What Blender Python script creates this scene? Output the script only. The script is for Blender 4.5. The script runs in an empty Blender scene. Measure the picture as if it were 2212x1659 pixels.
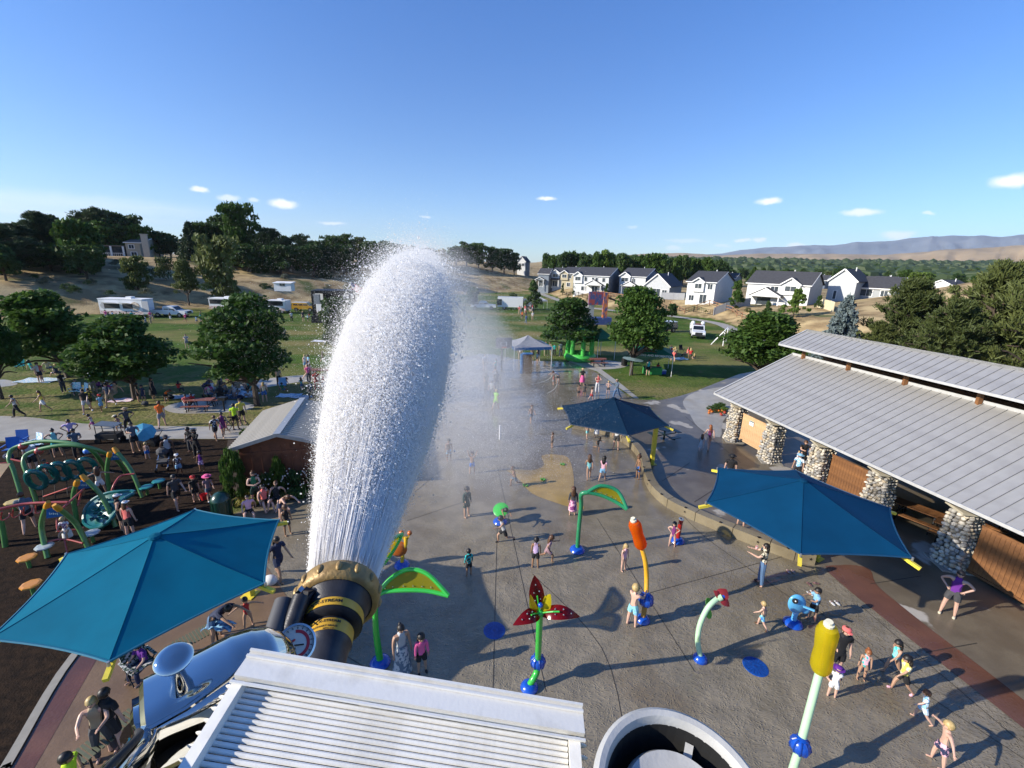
import bpy, bmesh, math, random
from mathutils import Vector, Matrix, Euler, noise as mnoise
import numpy as np
R = random.Random(11)
rad = math.radians
sc = bpy.context.scene
col = sc.collection
# ---------------------------------------------------------------- camera
CAM_H, FOC, PITCH, ROLL = 11.0, 950.0, rad(15.56), rad(1.5)
F_ = Vector((0, math.cos(PITCH), -math.sin(PITCH)))
R0 = Vector((1, 0, 0)); U0 = Vector((0, math.sin(PITCH), math.cos(PITCH)))
RX = R0 * math.cos(ROLL) + U0 * math.sin(ROLL)
UX = U0 * math.cos(ROLL) - R0 * math.sin(ROLL)
cam = bpy.data.objects.new('camera', bpy.data.cameras.new('camera'))
col.objects.link(cam)
m3 = Matrix((RX, UX, -F_)).transposed()
cam.matrix_world = Matrix.Translation((0, 0, CAM_H)) @ m3.to_4x4()
cam.data.sensor_width = 36.0
cam.data.lens = FOC / 2212 * 36
cam.data.clip_start = 0.02
cam.data.clip_end = 60000
sc.camera = cam
# ---------------------------------------------------------------- world, sun, exposure
SUN_AZ, SUN_EL = rad(254), rad(25)          # compass azimuth, clockwise from +Y
w = bpy.data.worlds.new('World'); sc.world = w; w.use_nodes = True
nt = w.node_tree; nt.nodes.clear()
def nn(nt, t, **k):
 n = nt.nodes.new(t)
 for a, b in k.items():
  if a.startswith('i_'):
   n.inputs[int(a[2:]) if a[2:].isdigit() else a[2:]].default_value = b
  else: setattr(n, a, b)
 return n
sky = nn(nt, 'ShaderNodeTexSky', sky_type='NISHITA', sun_disc=False, sun_elevation=SUN_EL, sun_rotation=SUN_AZ,
   altitude=900, air_density=1.0, dust_density=0.25, ozone_density=2.2)
bg = nn(nt, 'ShaderNodeBackground'); bg.inputs[1].default_value = 0.108
out = nn(nt, 'ShaderNodeOutputWorld')
SKYNODES = (nt, sky, bg, out)
sun = bpy.data.objects.new('sun', bpy.data.lights.new('sun', 'SUN'))
sun.data.energy = 5.0; sun.data.angle = rad(0.5); sun.data.color = (1.0, 0.92, 0.79)
sd = Vector((math.sin(SUN_AZ) * math.cos(SUN_EL), math.cos(SUN_AZ) * math.cos(SUN_EL), math.sin(SUN_EL)))
sun.matrix_world = Matrix.Translation((0, 0, 60)) @ sd.to_track_quat('Z', 'Y').to_matrix().to_4x4()
col.objects.link(sun)
sc.view_settings.view_transform = 'Standard'; sc.view_settings.look = 'None'
sc.view_settings.exposure = 0.7; sc.view_settings.gamma = 1.0
sc.view_settings.use_curve_mapping = False
sc.render.engine = 'CYCLES'
cy = sc.cycles
cy.max_bounces = 6; cy.diffuse_bounces = 2; cy.glossy_bounces = 3; cy.transmission_bounces = 4
cy.transparent_max_bounces = 12; cy.volume_bounces = 0
cy.caustics_reflective = False; cy.caustics_refractive = False
cy.sample_clamp_indirect = 4.0; cy.use_denoising = True
try: cy.denoiser = 'OPENIMAGEDENOISE'
except Exception: pass
# ---------------------------------------------------------------- survey: a sight line from the camera meets height z
def ray(x, y): return F_ + RX * ((x - 1106) / FOC) - UX * ((y - 829.5) / FOC)
def at(x, y, z=0.0):
 d = ray(x, y); return Vector((0, 0, CAM_H)) + d * ((z - CAM_H) / d.z)
def atd(x, y, s):
 return Vector((0, 0, CAM_H)) + ray(x, y) * s          # point at depth s along the view axis
def proj(p):
 v = Vector(p) - Vector((0, 0, CAM_H)); z = v.dot(F_)
 return 1106 + FOC * v.dot(RX) / z, 829.5 - FOC * v.dot(UX) / z
# sky with its few small clouds, by direction
def clouds():
 nt, sky, bg, out = SKYNODES
 L = nt.links
 geo = nn(nt, 'ShaderNodeTexCoord')
 nz = nn(nt, 'ShaderNodeTexNoise', i_Scale=38.0, i_Detail=5.0, i_Roughness=0.6)
 L.new(geo.outputs['Generated'], nz.inputs['Vector'])
 nsub = nn(nt, 'ShaderNodeVectorMath', operation='SUBTRACT'); nsub.inputs[1].default_value = (.5, .5, .5)
 L.new(nz.outputs['Color'], nsub.inputs[0])
 nsc = nn(nt, 'ShaderNodeVectorMath', operation='MULTIPLY_ADD'); nsc.inputs[1].default_value = (.02, .02, .014)
 L.new(nsub.outputs[0], nsc.inputs[0]); L.new(geo.outputs['Generated'], nsc.inputs[2])
 acc = None
 #          x,   y, half width, half height, strength
 for (x, y, a, b, s) in ((430, 411, 20, 7, .8), (612, 440, 38, 11, .95), (492, 427, 26, 9, .55), (548, 432, 15, 6, .5), (718, 482, 38, 5, .6),
       (1181, 429, 30, 6, .85), (1365, 490, 14, 4, .3), (1662, 434, 30, 9, .9), (1862, 459, 42, 9, .75), (2005, 460, 12, 4, .5),
       (2185, 391, 34, 13, .98), (1605, 519, 24, 6, .6), (1640, 518, 18, 7, .65), (1940, 508, 32, 10, .6), (1720, 531, 24, 7, .6),
       (1480, 520, 60, 6, .3), (1455, 536, 24, 7, .35), (1560, 531, 24, 5, .3), (920, 468, 18, 4, .4),
       (130, 436, 340, 22, .28), (300, 447, 200, 8, .25), (-150, 428, 300, 26, .3), (60, 458, 300, 10, .25), (220, 430, 160, 5, .2)):
  c = ray(x, y).normalized(); h = Vector((c.y, -c.x, 0)).normalized(); v = h.cross(c)
  # tilt with the horizon is inherent: h is level, v is up
  sx, sy = a / FOC * .68, b / FOC * .72
  sub = nn(nt, 'ShaderNodeVectorMath', operation='SUBTRACT'); sub.inputs[1].default_value = c
  L.new(nsc.outputs[0], sub.inputs[0])
  dh = nn(nt, 'ShaderNodeVectorMath', operation='DOT_PRODUCT'); dh.inputs[1].default_value = h / sx
  dv = nn(nt, 'ShaderNodeVectorMath', operation='DOT_PRODUCT'); dv.inputs[1].default_value = v / sy
  dc = nn(nt, 'ShaderNodeVectorMath', operation='DOT_PRODUCT'); dc.inputs[1].default_value = c * 2
  for q in (dh, dv, dc): L.new(sub.outputs[0], q.inputs[0])
  cb = nn(nt, 'ShaderNodeCombineXYZ')
  for i, q in enumerate((dh, dv, dc)): L.new(q.outputs['Value'], cb.inputs[i])
  ln = nn(nt, 'ShaderNodeVectorMath', operation='LENGTH'); L.new(cb.outputs[0], ln.inputs[0])
  mr = nn(nt, 'ShaderNodeMapRange', interpolation_type='SMOOTHSTEP')
  mr.inputs[1].default_value = 1.25; mr.inputs[2].default_value = 0.35 if a < 100 else 0.0
  mr.inputs[3].default_value = 0; mr.inputs[4].default_value = s
  L.new(ln.outputs['Value'], mr.inputs[0])
  if acc is None: acc = mr.outputs[0]
  else:
   mx = nn(nt, 'ShaderNodeMath', operation='MAXIMUM'); L.new(acc, mx.inputs[0]); L.new(mr.outputs[0], mx.inputs[1]); acc = mx.outputs[0]
 # a summer evening sky: paler towards the horizon
 sep = nn(nt, 'ShaderNodeSeparateXYZ'); L.new(geo.outputs['Generated'], sep.inputs[0])
 hz = nn(nt, 'ShaderNodeMapRange', interpolation_type='SMOOTHSTEP'); hz.inputs[1].default_value = -0.02; hz.inputs[2].default_value = 0.62
 L.new(sep.outputs['Z'], hz.inputs[0])
 tint = nn(nt, 'ShaderNodeMix', data_type='RGBA'); L.new(hz.outputs[0], tint.inputs[0])
 tint.inputs[6].default_value = (.62, .80, 1.02, 1); tint.inputs[7].default_value = (.38, .80, 1.36, 1)
 mu = nn(nt, 'ShaderNodeMix', data_type='RGBA', blend_type='MULTIPLY'); mu.inputs[0].default_value = 1
 L.new(sky.outputs[0], mu.inputs[6]); L.new(tint.outputs[2], mu.inputs[7])
 mix = nn(nt, 'ShaderNodeMix', data_type='RGBA'); mix.inputs[7].default_value = (7.6, 7.6, 7.8, 1)
 L.new(acc, mix.inputs[0]); L.new(mu.outputs[2], mix.inputs[6])
 L.new(mix.outputs[2], bg.inputs[0]); L.new(bg.outputs[0], out.inputs[0])
clouds()
# ---------------------------------------------------------------- materials
MATS = {}
def mat(name, c, rough=.6, metal=0., var=.12, vscale=6., c2=None, bump=0., bscale=40., trans=0., spec=.5, coat=0., obj=True, detail=4., vr=(.35, .65)):
 """plain surface with a little grain: base colour c drifts towards c2 in noise"""
 if name in MATS: return MATS[name]
 m = bpy.data.materials.new(name); m.use_nodes = True; t = m.node_tree; L = t.links
 b = t.nodes['Principled BSDF']
 c = tuple(c) + (1,); d = tuple(c2) + (1,) if c2 else tuple(max(0, x * (1 - var)) for x in c[:3]) + (1,)
 b.inputs['Roughness'].default_value = rough; b.inputs['Metallic'].default_value = metal
 b.inputs['Specular IOR Level'].default_value = spec
 if coat: b.inputs['Coat Weight'].default_value = coat; b.inputs['Coat Roughness'].default_value = .08
 tc = nn(t, 'ShaderNodeTexCoord') if obj else nn(t, 'ShaderNodeNewGeometry')
 src = tc.outputs['Object'] if obj else tc.outputs['Position']
 nz = nn(t, 'ShaderNodeTexNoise', i_Scale=vscale, i_Detail=detail); L.new(src, nz.inputs['Vector'])
 mr = nn(t, 'ShaderNodeMapRange'); mr.inputs[1].default_value = vr[0]; mr.inputs[2].default_value = vr[1]
 L.new(nz.outputs[0], mr.inputs[0])
 mx = nn(t, 'ShaderNodeMix', data_type='RGBA'); mx.inputs[6].default_value = c; mx.inputs[7].default_value = d
 L.new(mr.outputs[0], mx.inputs[0]); L.new(mx.outputs[2], b.inputs['Base Color'])
 if bump:
  n2 = nn(t, 'ShaderNodeTexNoise', i_Scale=bscale, i_Detail=3.0); L.new(src, n2.inputs['Vector'])
  bp = nn(t, 'ShaderNodeBump', i_Strength=bump, i_Distance=0.02); L.new(n2.outputs[0], bp.inputs['Height']); L.new(bp.outputs[0], b.inputs['Normal'])
 if trans:   # thin cloth or leaf: part of the light goes through
  tr = nn(t, 'ShaderNodeBsdfTranslucent'); L.new(mx.outputs[2], tr.inputs[0])
  ms = nn(t, 'ShaderNodeMixShader'); ms.inputs[0].default_value = trans
  L.new(b.outputs[0], ms.inputs[1]); L.new(tr.outputs[0], ms.inputs[2]); L.new(ms.outputs[0], t.nodes['Material Output'].inputs[0])
 MATS[name] = m; return m
def tinted(name, c, alpha=.5, rough=.12):
 """coloured clear plastic: transparent colour plus a glossy skin"""
 if name in MATS: return MATS[name]
 m = bpy.data.materials.new(name); m.use_nodes = True; t = m.node_tree; L = t.links
 b = t.nodes['Principled BSDF']; b.inputs['Base Color'].default_value = (*c, 1); b.inputs['Roughness'].default_value = rough
 tr = nn(t, 'ShaderNodeBsdfTransparent'); tr.inputs[0].default_value = (*[min(1, x * 1.25) for x in c], 1)
 tl = nn(t, 'ShaderNodeBsdfTranslucent'); tl.inputs[0].default_value = (*c, 1)
 m1 = nn(t, 'ShaderNodeMixShader'); m1.inputs[0].default_value = .45; L.new(b.outputs[0], m1.inputs[1]); L.new(tl.outputs[0], m1.inputs[2])
 ms = nn(t, 'ShaderNodeMixShader'); ms.inputs[0].default_value = alpha
 L.new(m1.outputs[0], ms.inputs[1]); L.new(tr.outputs[0], ms.inputs[2]); L.new(ms.outputs[0], t.nodes['Material Output'].inputs[0])
 MATS[name] = m; return m
# ---------------------------------------------------------------- mesh builder
class MB:
 def __init__(s): s.v = []; s.f = []
 def add(s, vs, fs):
  o = len(s.v); s.v += [tuple(v) for v in vs]; s.f += [tuple(i + o for i in f) for f in fs]; return s
 def box(s, c, d, rz=0., rx=0., ry=0., M=None):
  a, b, e = d[0] / 2, d[1] / 2, d[2] / 2
  m = M or Euler((rx, ry, rz)).to_matrix(); c = Vector(c)
  vs = [c + m @ Vector((x, y, z)) for x, y, z in ((-a, -b, -e), (a, -b, -e), (a, b, -e), (-a, b, -e), (-a, -b, e), (a, -b, e), (a, b, e), (-a, b, e))]
  return s.add(vs, ((3, 2, 1, 0), (4, 5, 6, 7), (0, 1, 5, 4), (1, 2, 6, 5), (2, 3, 7, 6), (3, 0, 4, 7)))
 def bar(s, p, q, wd, ht=None):
  p, q = Vector(p), Vector(q); d = q - p
  if d.length < 1e-6: return s
  return s.box((p + q) / 2, (wd, ht or wd, d.length), M=d.to_track_quat('Z', 'Y').to_matrix())
 def tube(s, pts, r, n=8, caps=True, radii=None):
  pts = [Vector(p) for p in pts]; N = len(pts); vs = []; fs = []; x = None
  for i, p in enumerate(pts):
   d = (pts[min(i + 1, N - 1)] - pts[max(i - 1, 0)]).normalized()
   if x is None: x = d.orthogonal().normalized()
   else:
    x = (x - d * x.dot(d)); x = x.normalized() if x.length > 1e-6 else d.orthogonal().normalized()
   y = d.cross(x); rr = radii[i] if radii else r
   for k in range(n):
    a = 2 * math.pi * k / n; vs.append(p + (x * math.cos(a) + y * math.sin(a)) * rr)
  for i in range(N - 1):
   for k in range(n):
    a, b = i * n + k, i * n + (k + 1) % n; fs.append((a, b, b + n, a + n))
  if caps: fs.append(tuple(range(n))[::-1]); fs.append(tuple((N - 1) * n + k for k in range(n)))
  return s.add(vs, fs)
 def cyl(s, p, q, r, r2=None, n=12): return s.tube([p, q], r, n, True, [r, r if r2 is None else r2])
 def lathe(s, prof, n=16, o=(0, 0, 0), axis=None, caps=False):
  """prof: (radius, height) pairs"""
  m = Vector(axis).normalized().to_track_quat('Z', 'Y').to_matrix() if axis else Matrix.Identity(3)
  o = Vector(o); vs = []; fs = []
  for r, z in prof:
   for k in range(n):
    a = 2 * math.pi * k / n; vs.append(o + m @ Vector((r * math.cos(a), r * math.sin(a), z)))
  for i in range(len(prof) - 1):
   for k in range(n):
    a, b = i * n + k, i * n + (k + 1) % n; fs.append((a, b, b + n, a + n))
  if caps: fs.append(tuple(range(n))[::-1]); fs.append(tuple((len(prof) - 1) * n + k for k in range(n)))
  return s.add(vs, fs)
 def ball(s, c, r, n=10, m=6, sc=(1, 1, 1), rot=None):
  c = Vector(c); vs = []; fs = []; M = rot or Matrix.Identity(3)
  for i in range(1, m):
   t = math.pi * i / m
   for k in range(n):
    a = 2 * math.pi * k / n
    vs.append(c + M @ Vector((r * sc[0] * math.sin(t) * math.cos(a), r * sc[1] * math.sin(t) * math.sin(a), r * sc[2] * math.cos(t))))
  for i in range(m - 2):
   for k in range(n):
    a, b = i * n + k, i * n + (k + 1) % n; fs.append((a, a + n, b + n, b))
  vs += [c + M @ Vector((0, 0, r * sc[2])), c - M @ Vector((0, 0, r * sc[2]))]; T, B = len(vs) - 2, len(vs) - 1
  for k in range(n):
   fs.append((T, k, (k + 1) % n)); fs.append((B, (m - 2) * n + (k + 1) % n, (m - 2) * n + k))
  return s.add(vs, fs)
 def prism(s, poly, z0, z1):
  n = len(poly); z0 = z0 if hasattr(z0, '__len__') else [z0] * n; z1 = z1 if hasattr(z1, '__len__') else [z1] * n
  vs = [(p[0], p[1], z) for p, z in zip(poly, z0)] + [(p[0], p[1], z) for p, z in zip(poly, z1)]
  A = sum(poly[i][0] * poly[(i + 1) % n][1] - poly[(i + 1) % n][0] * poly[i][1] for i in range(n))
  fs = [tuple(range(n))[::-1], tuple(range(n, 2 * n))] + [(i, (i + 1) % n, n + (i + 1) % n, n + i) for i in range(n)]
  if A < 0: fs = [f[::-1] for f in fs]
  return s.add(vs, fs)
 def mesh(s, name, m=None, smooth=False):
  me = bpy.data.meshes.new(name); me.from_pydata(s.v, [], s.f)
  if m: me.materials.append(m)
  if smooth:
   me.polygons.foreach_set('use_smooth', [True] * len(me.polygons))
   try: me.set_sharp_from_angle(angle=rad(38))
   except Exception: pass
  me.update(); return me
 def build(s, name, m, parent=None, smooth=False, loc=None, **tags):
  o = bpy.data.objects.new(name, s.mesh(name, m, smooth)); col.objects.link(o)
  if parent: o.parent = parent
  if loc is not None: o.location = loc
  for k, v in tags.items(): o[k] = v
  return o
def link(name, me, parent=None, loc=(0, 0, 0), rz=0., scale=1., m=None, rot=None):
 o = bpy.data.objects.new(name, me); col.objects.link(o); o.parent = parent; o.location = loc
 o.rotation_euler = rot or (0, 0, rz); o.scale = (scale,) * 3 if not hasattr(scale, '__len__') else scale
 if m: setm(o, m)
 return o
def setm(o, m, i=0):
 s = o.material_slots[i]; s.link = 'OBJECT'; s.material = m
def thing(name, label, cat, loc=(0, 0, 0), rz=0., group=None):
 o = bpy.data.objects.new(name, None); col.objects.link(o); o.location = loc; o.rotation_euler = (0, 0, rz)
 o.empty_display_size = .2; o['label'] = label; o['category'] = cat
 if group: o['group'] = group
 return o
def tag(o, label, cat, group=None):
 o['label'] = label; o['category'] = cat
 if group: o['group'] = group
 return o
def struct(o): o['kind'] = 'structure'; return o
def stuff(o): o['kind'] = 'stuff'; return o
def clone(root, loc, rz=None, label=None, scale=None):
 def cp(o, par):
  c = o.copy(); col.objects.link(c); c.parent = par
  for ch in o.children: cp(ch, c)
  return c
 c = cp(root, None); c.location = loc
 if rz is not None: c.rotation_euler = (0, 0, rz)
 if scale is not None: c.scale = (scale,) * 3
 if label: c['label'] = label
 return c
def smooth_poly(pts, k=6, closed=True):
 """Catmull-Rom through the points"""
 P = [Vector(p) for p in pts]; n = len(P); o = []
 for i in range(n if closed else n - 1):
  a, b, c, d = (P[(i - 1) % n], P[i], P[(i + 1) % n], P[(i + 2) % n]) if closed else (P[max(i - 1, 0)], P[i], P[i + 1], P[min(i + 2, n - 1)])
  for j in range(k):
   t = j / k; o.append(.5 * ((2 * b) + (c - a) * t + (2 * a - 5 * b + 4 * c - d) * t * t + (3 * b - a - 3 * c + d) * t ** 3))
 if not closed: o.append(P[-1])
 return o
def text_mesh(s, size=1., extrude=.0, font_bold=False):
 cu = bpy.data.curves.new('t', 'FONT'); cu.body = s; cu.size = size; cu.extrude = extrude; cu.align_x = 'CENTER'; cu.align_y = 'CENTER'
 if font_bold: cu.offset = size * .025
 o = bpy.data.objects.new('t', cu); col.objects.link(o)
 dg = bpy.context.evaluated_depsgraph_get(); me = bpy.data.meshes.new_from_object(o.evaluated_get(dg))
 bpy.data.objects.remove(o); bpy.data.curves.remove(cu); return me
# ================================================================ TERRAIN
TOE = [(-190, -60), (-110, 30), (-82, 68), (-66, 91), (-52, 106), (-16, 150), (12, 182), (30, 230), (40, 400)]
def seg_d(x, y, L):
 best = 1e9; sg = 1
 for (ax, ay), (bx, by) in zip(L, L[1:]):
  dx, dy = bx - ax, by - ay; t = max(0, min(1, ((x - ax) * dx + (y - ay) * dy) / (dx * dx + dy * dy)))
  px, py = x - ax - dx * t, y - ay - dy * t; d = math.hypot(px, py)
  if d < best: best = d; sg = 1 if dx * py - dy * px > 0 else -1
 return best * sg
BEN = [(8, 230), (12, 160)] + [tuple(at(*p)[:2]) for p in ((1220, 650), (1300, 663), (1440, 677), (1500, 685), (1555, 694), (1600, 711))] + [(50, 60), (44, 44), (38, 20), (60, -40)]
def sst(a, b, x): t = max(0., min(1., (x - a) / (b - a))); return t * t * (3 - 2 * t)
def hz(x, y):
 if x * x + y * y > 16e6: return 2.
 h = 0.
 d = seg_d(x, y, TOE)
 if d > 0:
  H = 9.5 if x < -40 else 9.5 - 2.5 * sst(-40, 20, x)
  h = H * (.55 * sst(0, 20, d) + .45 * sst(20, 46, d)) + .5 * mnoise.noise((x * .06, y * .06, 0)) * sst(4, 20, d)
  far = sst(150, 420, d); h += (3. - h) * far
 e = seg_d(x, y, BEN)
 if e > 0 or True:
  if e > 0:
   b = 2.5 * sst(0, 8, e) + .25 * mnoise.noise((x * .1, y * .1, 3)) * sst(3, 10, e)
   # the dry mound behind the pines
   b += 7.5 * math.exp(-(((x - 92) / 22) ** 2 + ((y - 74) / 26) ** 2)) * sst(0, 12, e)
   b += 3.0 * math.exp(-(((x - 120) / 40) ** 2 + ((y - 60) / 60) ** 2)) * sst(0, 12, e)
   b -= 1.2 * sst(190, 420, y)
   h = max(h, b)
 r = math.hypot(x, y)
 if r > 450: h += 24 * sst(450, 1700, r) * (1 - sst(2500, 3600, r)) * sst(40, 260, x)
 return h
def terrain():
 na = 230; rs = [0.0]; r = 3.0
 while r < 4200: rs.append(r); r *= 1.028 if r < 500 else 1.09
 vs = []; fs = []; dry = []
 for i, r in enumerate(rs):
  for k in range(na):
   a = -math.pi * .5 + math.pi * 2 * k / na if False else rad(-75) + rad(150) * k / (na - 1)
   x, y = r * math.sin(a), r * math.cos(a) - 8
   d = seg_d(x, y, TOE); e = seg_d(x, y, BEN)
   vs.append((x, y, hz(x, y))); dry.append(max(sst(-2, 3, d), sst(-1.5, 3, e)))
 for i in range(len(rs) - 1):
  for k in range(na - 1):
   a = i * na + k; fs.append((a, a + na, a + na + 1, a + 1))
 m = MB(); m.v = vs; m.f = fs
 me = m.mesh('ground', None, True)
 ca = me.color_attributes.new('dry', 'FLOAT_COLOR', 'POINT')
 ca.data.foreach_set('color', np.repeat(np.array(dry, dtype=np.float32), 4))
 o = bpy.data.objects.new('ground', me); col.objects.link(o); struct(o)
 mt = bpy.data.materials.new('park_ground'); mt.use_nodes = True; t = mt.node_tree; L = t.links; b = t.nodes['Principled BSDF']
 b.inputs['Roughness'].default_value = .95; b.inputs['Specular IOR Level'].default_value = .1
 g = nn(t, 'ShaderNodeNewGeometry'); P = g.outputs['Position']
 def noise(scale, det=4., lo=.4, hi=.6, vec=None):
  z = nn(t, 'ShaderNodeTexNoise', i_Scale=scale, i_Detail=det); L.new(vec or P, z.inputs['Vector'])
  r_ = nn(t, 'ShaderNodeMapRange'); r_.inputs[1].default_value = lo; r_.inputs[2].default_value = hi; L.new(z.outputs[0], r_.inputs[0]); return r_.outputs[0]
 def mix(f, a, c):
  x = nn(t, 'ShaderNodeMix', data_type='RGBA'); x.clamp_factor = True
  if isinstance(f, (int, float)): x.inputs[0].default_value = f
  else: L.new(f, x.inputs[0])
  for s_, q in ((6, a), (7, c)):
   if isinstance(q, tuple): x.inputs[s_].default_value = (*q, 1)
   else: L.new(q, x.inputs[s_])
  return x.outputs[2]
 lawn = mix(noise(.35, 5, .42, .6), (.050, .102, .014), (.082, .142, .022))
 st = nn(t, 'ShaderNodeMapping'); st.inputs['Scale'].default_value = (.05, .12, 1); st.inputs['Rotation'].default_value = (0, 0, .2); L.new(P, st.inputs[0])
 lawn = mix(noise(1., 5, .46, .66, st.outputs[0]), lawn, (.27, .215, .088))            # straw-coloured patches
 lawn = mix(noise(.9, 3, .58, .75), lawn, (.19, .15, .075))
 lawn = mix(noise(9, 3, .25, .8), lawn, mix(.5, lawn, (.03, .045, .01)))
 # worn turf in front, near the path on the left
 sx = nn(t, 'ShaderNodeSeparateXYZ'); L.new(P, sx.inputs[0])
 wy = nn(t, 'ShaderNodeMapRange', interpolation_type='SMOOTHSTEP'); wy.inputs[1].default_value = 47; wy.inputs[2].default_value = 33; L.new(sx.outputs['Y'], wy.inputs[0])
 ad = nn(t, 'ShaderNodeMath', operation='MULTIPLY'); L.new(wy.outputs[0], ad.inputs[0]); L.new(noise(.55, 4, .35, .6), ad.inputs[1])
 lawn = mix(ad.outputs[0], lawn, mix(noise(3, 3, .4, .6), (.215, .175, .082), (.125, .125, .042)))
 drygrass = mix(noise(.22, 5, .4, .62), (.46, .35, .185), (.27, .19, .10))
 s2 = nn(t, 'ShaderNodeMapping'); s2.inputs['Scale'].default_value = (.35, .35, .9); L.new(P, s2.inputs[0])
 drygrass = mix(noise(1., 6, .5, .72, s2.outputs[0]), drygrass, (.14, .105, .055))
 drygrass = mix(noise(.12, 3, .58, .7), drygrass, (.105, .12, .045))
 at_ = nn(t, 'ShaderNodeVertexColor', layer_name='dry')
 dn = nn(t, 'ShaderNodeMath', operation='ADD'); L.new(at_.outputs[0], dn.inputs[0])
 n3 = noise(.8, 4, 0, 1.); n3m = nn(t, 'ShaderNodeMath', operation='MULTIPLY_ADD'); n3m.inputs[1].default_value = .6; n3m.inputs[2].default_value = -.3; L.new(n3, n3m.inputs[0]); L.new(n3m.outputs[0], dn.inputs[1])
 st2 = nn(t, 'ShaderNodeMapRange'); st2.inputs[1].default_value = .4; st2.inputs[2].default_value = .6; L.new(dn.outputs[0], st2.inputs[0])
 c = mix(st2.outputs[0], lawn, drygrass)
 L.new(c, b.inputs['Base Color'])
 bn = nn(t, 'ShaderNodeTexNoise', i_Scale=4., i_Detail=8.); L.new(P, bn.inputs['Vector'])
 bp = nn(t, 'ShaderNodeBump', i_Strength=.9, i_Distance=.12); L.new(bn.outputs[0], bp.inputs['Height']); L.new(bp.outputs[0], b.inputs['Normal'])
 me.materials.append(mt)
 # beyond: plain out to the horizon
 q = MB(); q.lathe([(3000, 1.2), (3000.1, 1.2), (6000, 1.), (11000, .5)], 96)
 struct(q.build('plain', mat('far_plain', (.13, .13, .06), .9, c2=(.26, .21, .11), vscale=.002, obj=False)))
terrain()
def ridge(name, prof, dist, depth, m, seed, rough, step=6):
 """a range of hills: prof = (px x, px y) of its crest, standing at dist metres"""
 pr = []
 for i in range(len(prof) - 1):
  (x0, y0), (x1, y1) = prof[i], prof[i + 1]; n = max(1, int((x1 - x0) / step))
  for j in range(n): s = j / n; pr.append((x0 + (x1 - x0) * s, y0 + (y1 - y0) * s))
 pr.append(prof[-1]); q = MB(); n = 26
 for i, (x, y) in enumerate(pr):
  d = ray(x, y); d = d / math.hypot(d.x, d.y); hc = max(12., CAM_H + d.z * dist)
  for k in range(n):
   s = k / (n - 1); rr = dist + (s - .62) * depth; f = math.sin(min(1, s / .62) * math.pi / 2) ** 1.3 if s < .62 else math.cos((s - .62) / .38 * math.pi / 2)
   nz = mnoise.fractal((i * .16 + seed, k * .22, seed), 1., 2., 5) * rough
   hh = max(-20, hc * f * (1 + nz * (1 - abs(f)) * 1.0 + nz * .05))
   q.v.append((d.x * rr, d.y * rr, hh))
 for i in range(len(pr) - 1):
  for k in range(n - 1): a = i * n + k; q.f.append((a, a + n, a + n + 1, a + 1))
 return struct(q.build(name, m, smooth=True))
ridge('dry_hills', [(1290, 556), (1400, 548), (1480, 547), (1560, 552), (1640, 548), (1720, 549), (1800, 549), (1900, 551), (1960, 548), (2010, 544), (2070, 538), (2140, 536), (2230, 528), (2400, 520)],
  3900, 2000, mat('dry_hill', (.36, .265, .15), .95, c2=(.25, .18, .10), vscale=.004, obj=False, detail=8), 1.3, .4)
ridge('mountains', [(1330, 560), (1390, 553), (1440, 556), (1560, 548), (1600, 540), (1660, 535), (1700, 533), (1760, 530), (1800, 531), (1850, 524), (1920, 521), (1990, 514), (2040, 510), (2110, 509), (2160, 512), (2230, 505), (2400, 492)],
  9300, 3000, mat('mountain', (.155, .18, .215), 1., c2=(.095, .125, .165), vscale=.002, obj=False, detail=10), 5.1, .5)  # bluish base paints distance haze into the mountains themselves
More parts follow.
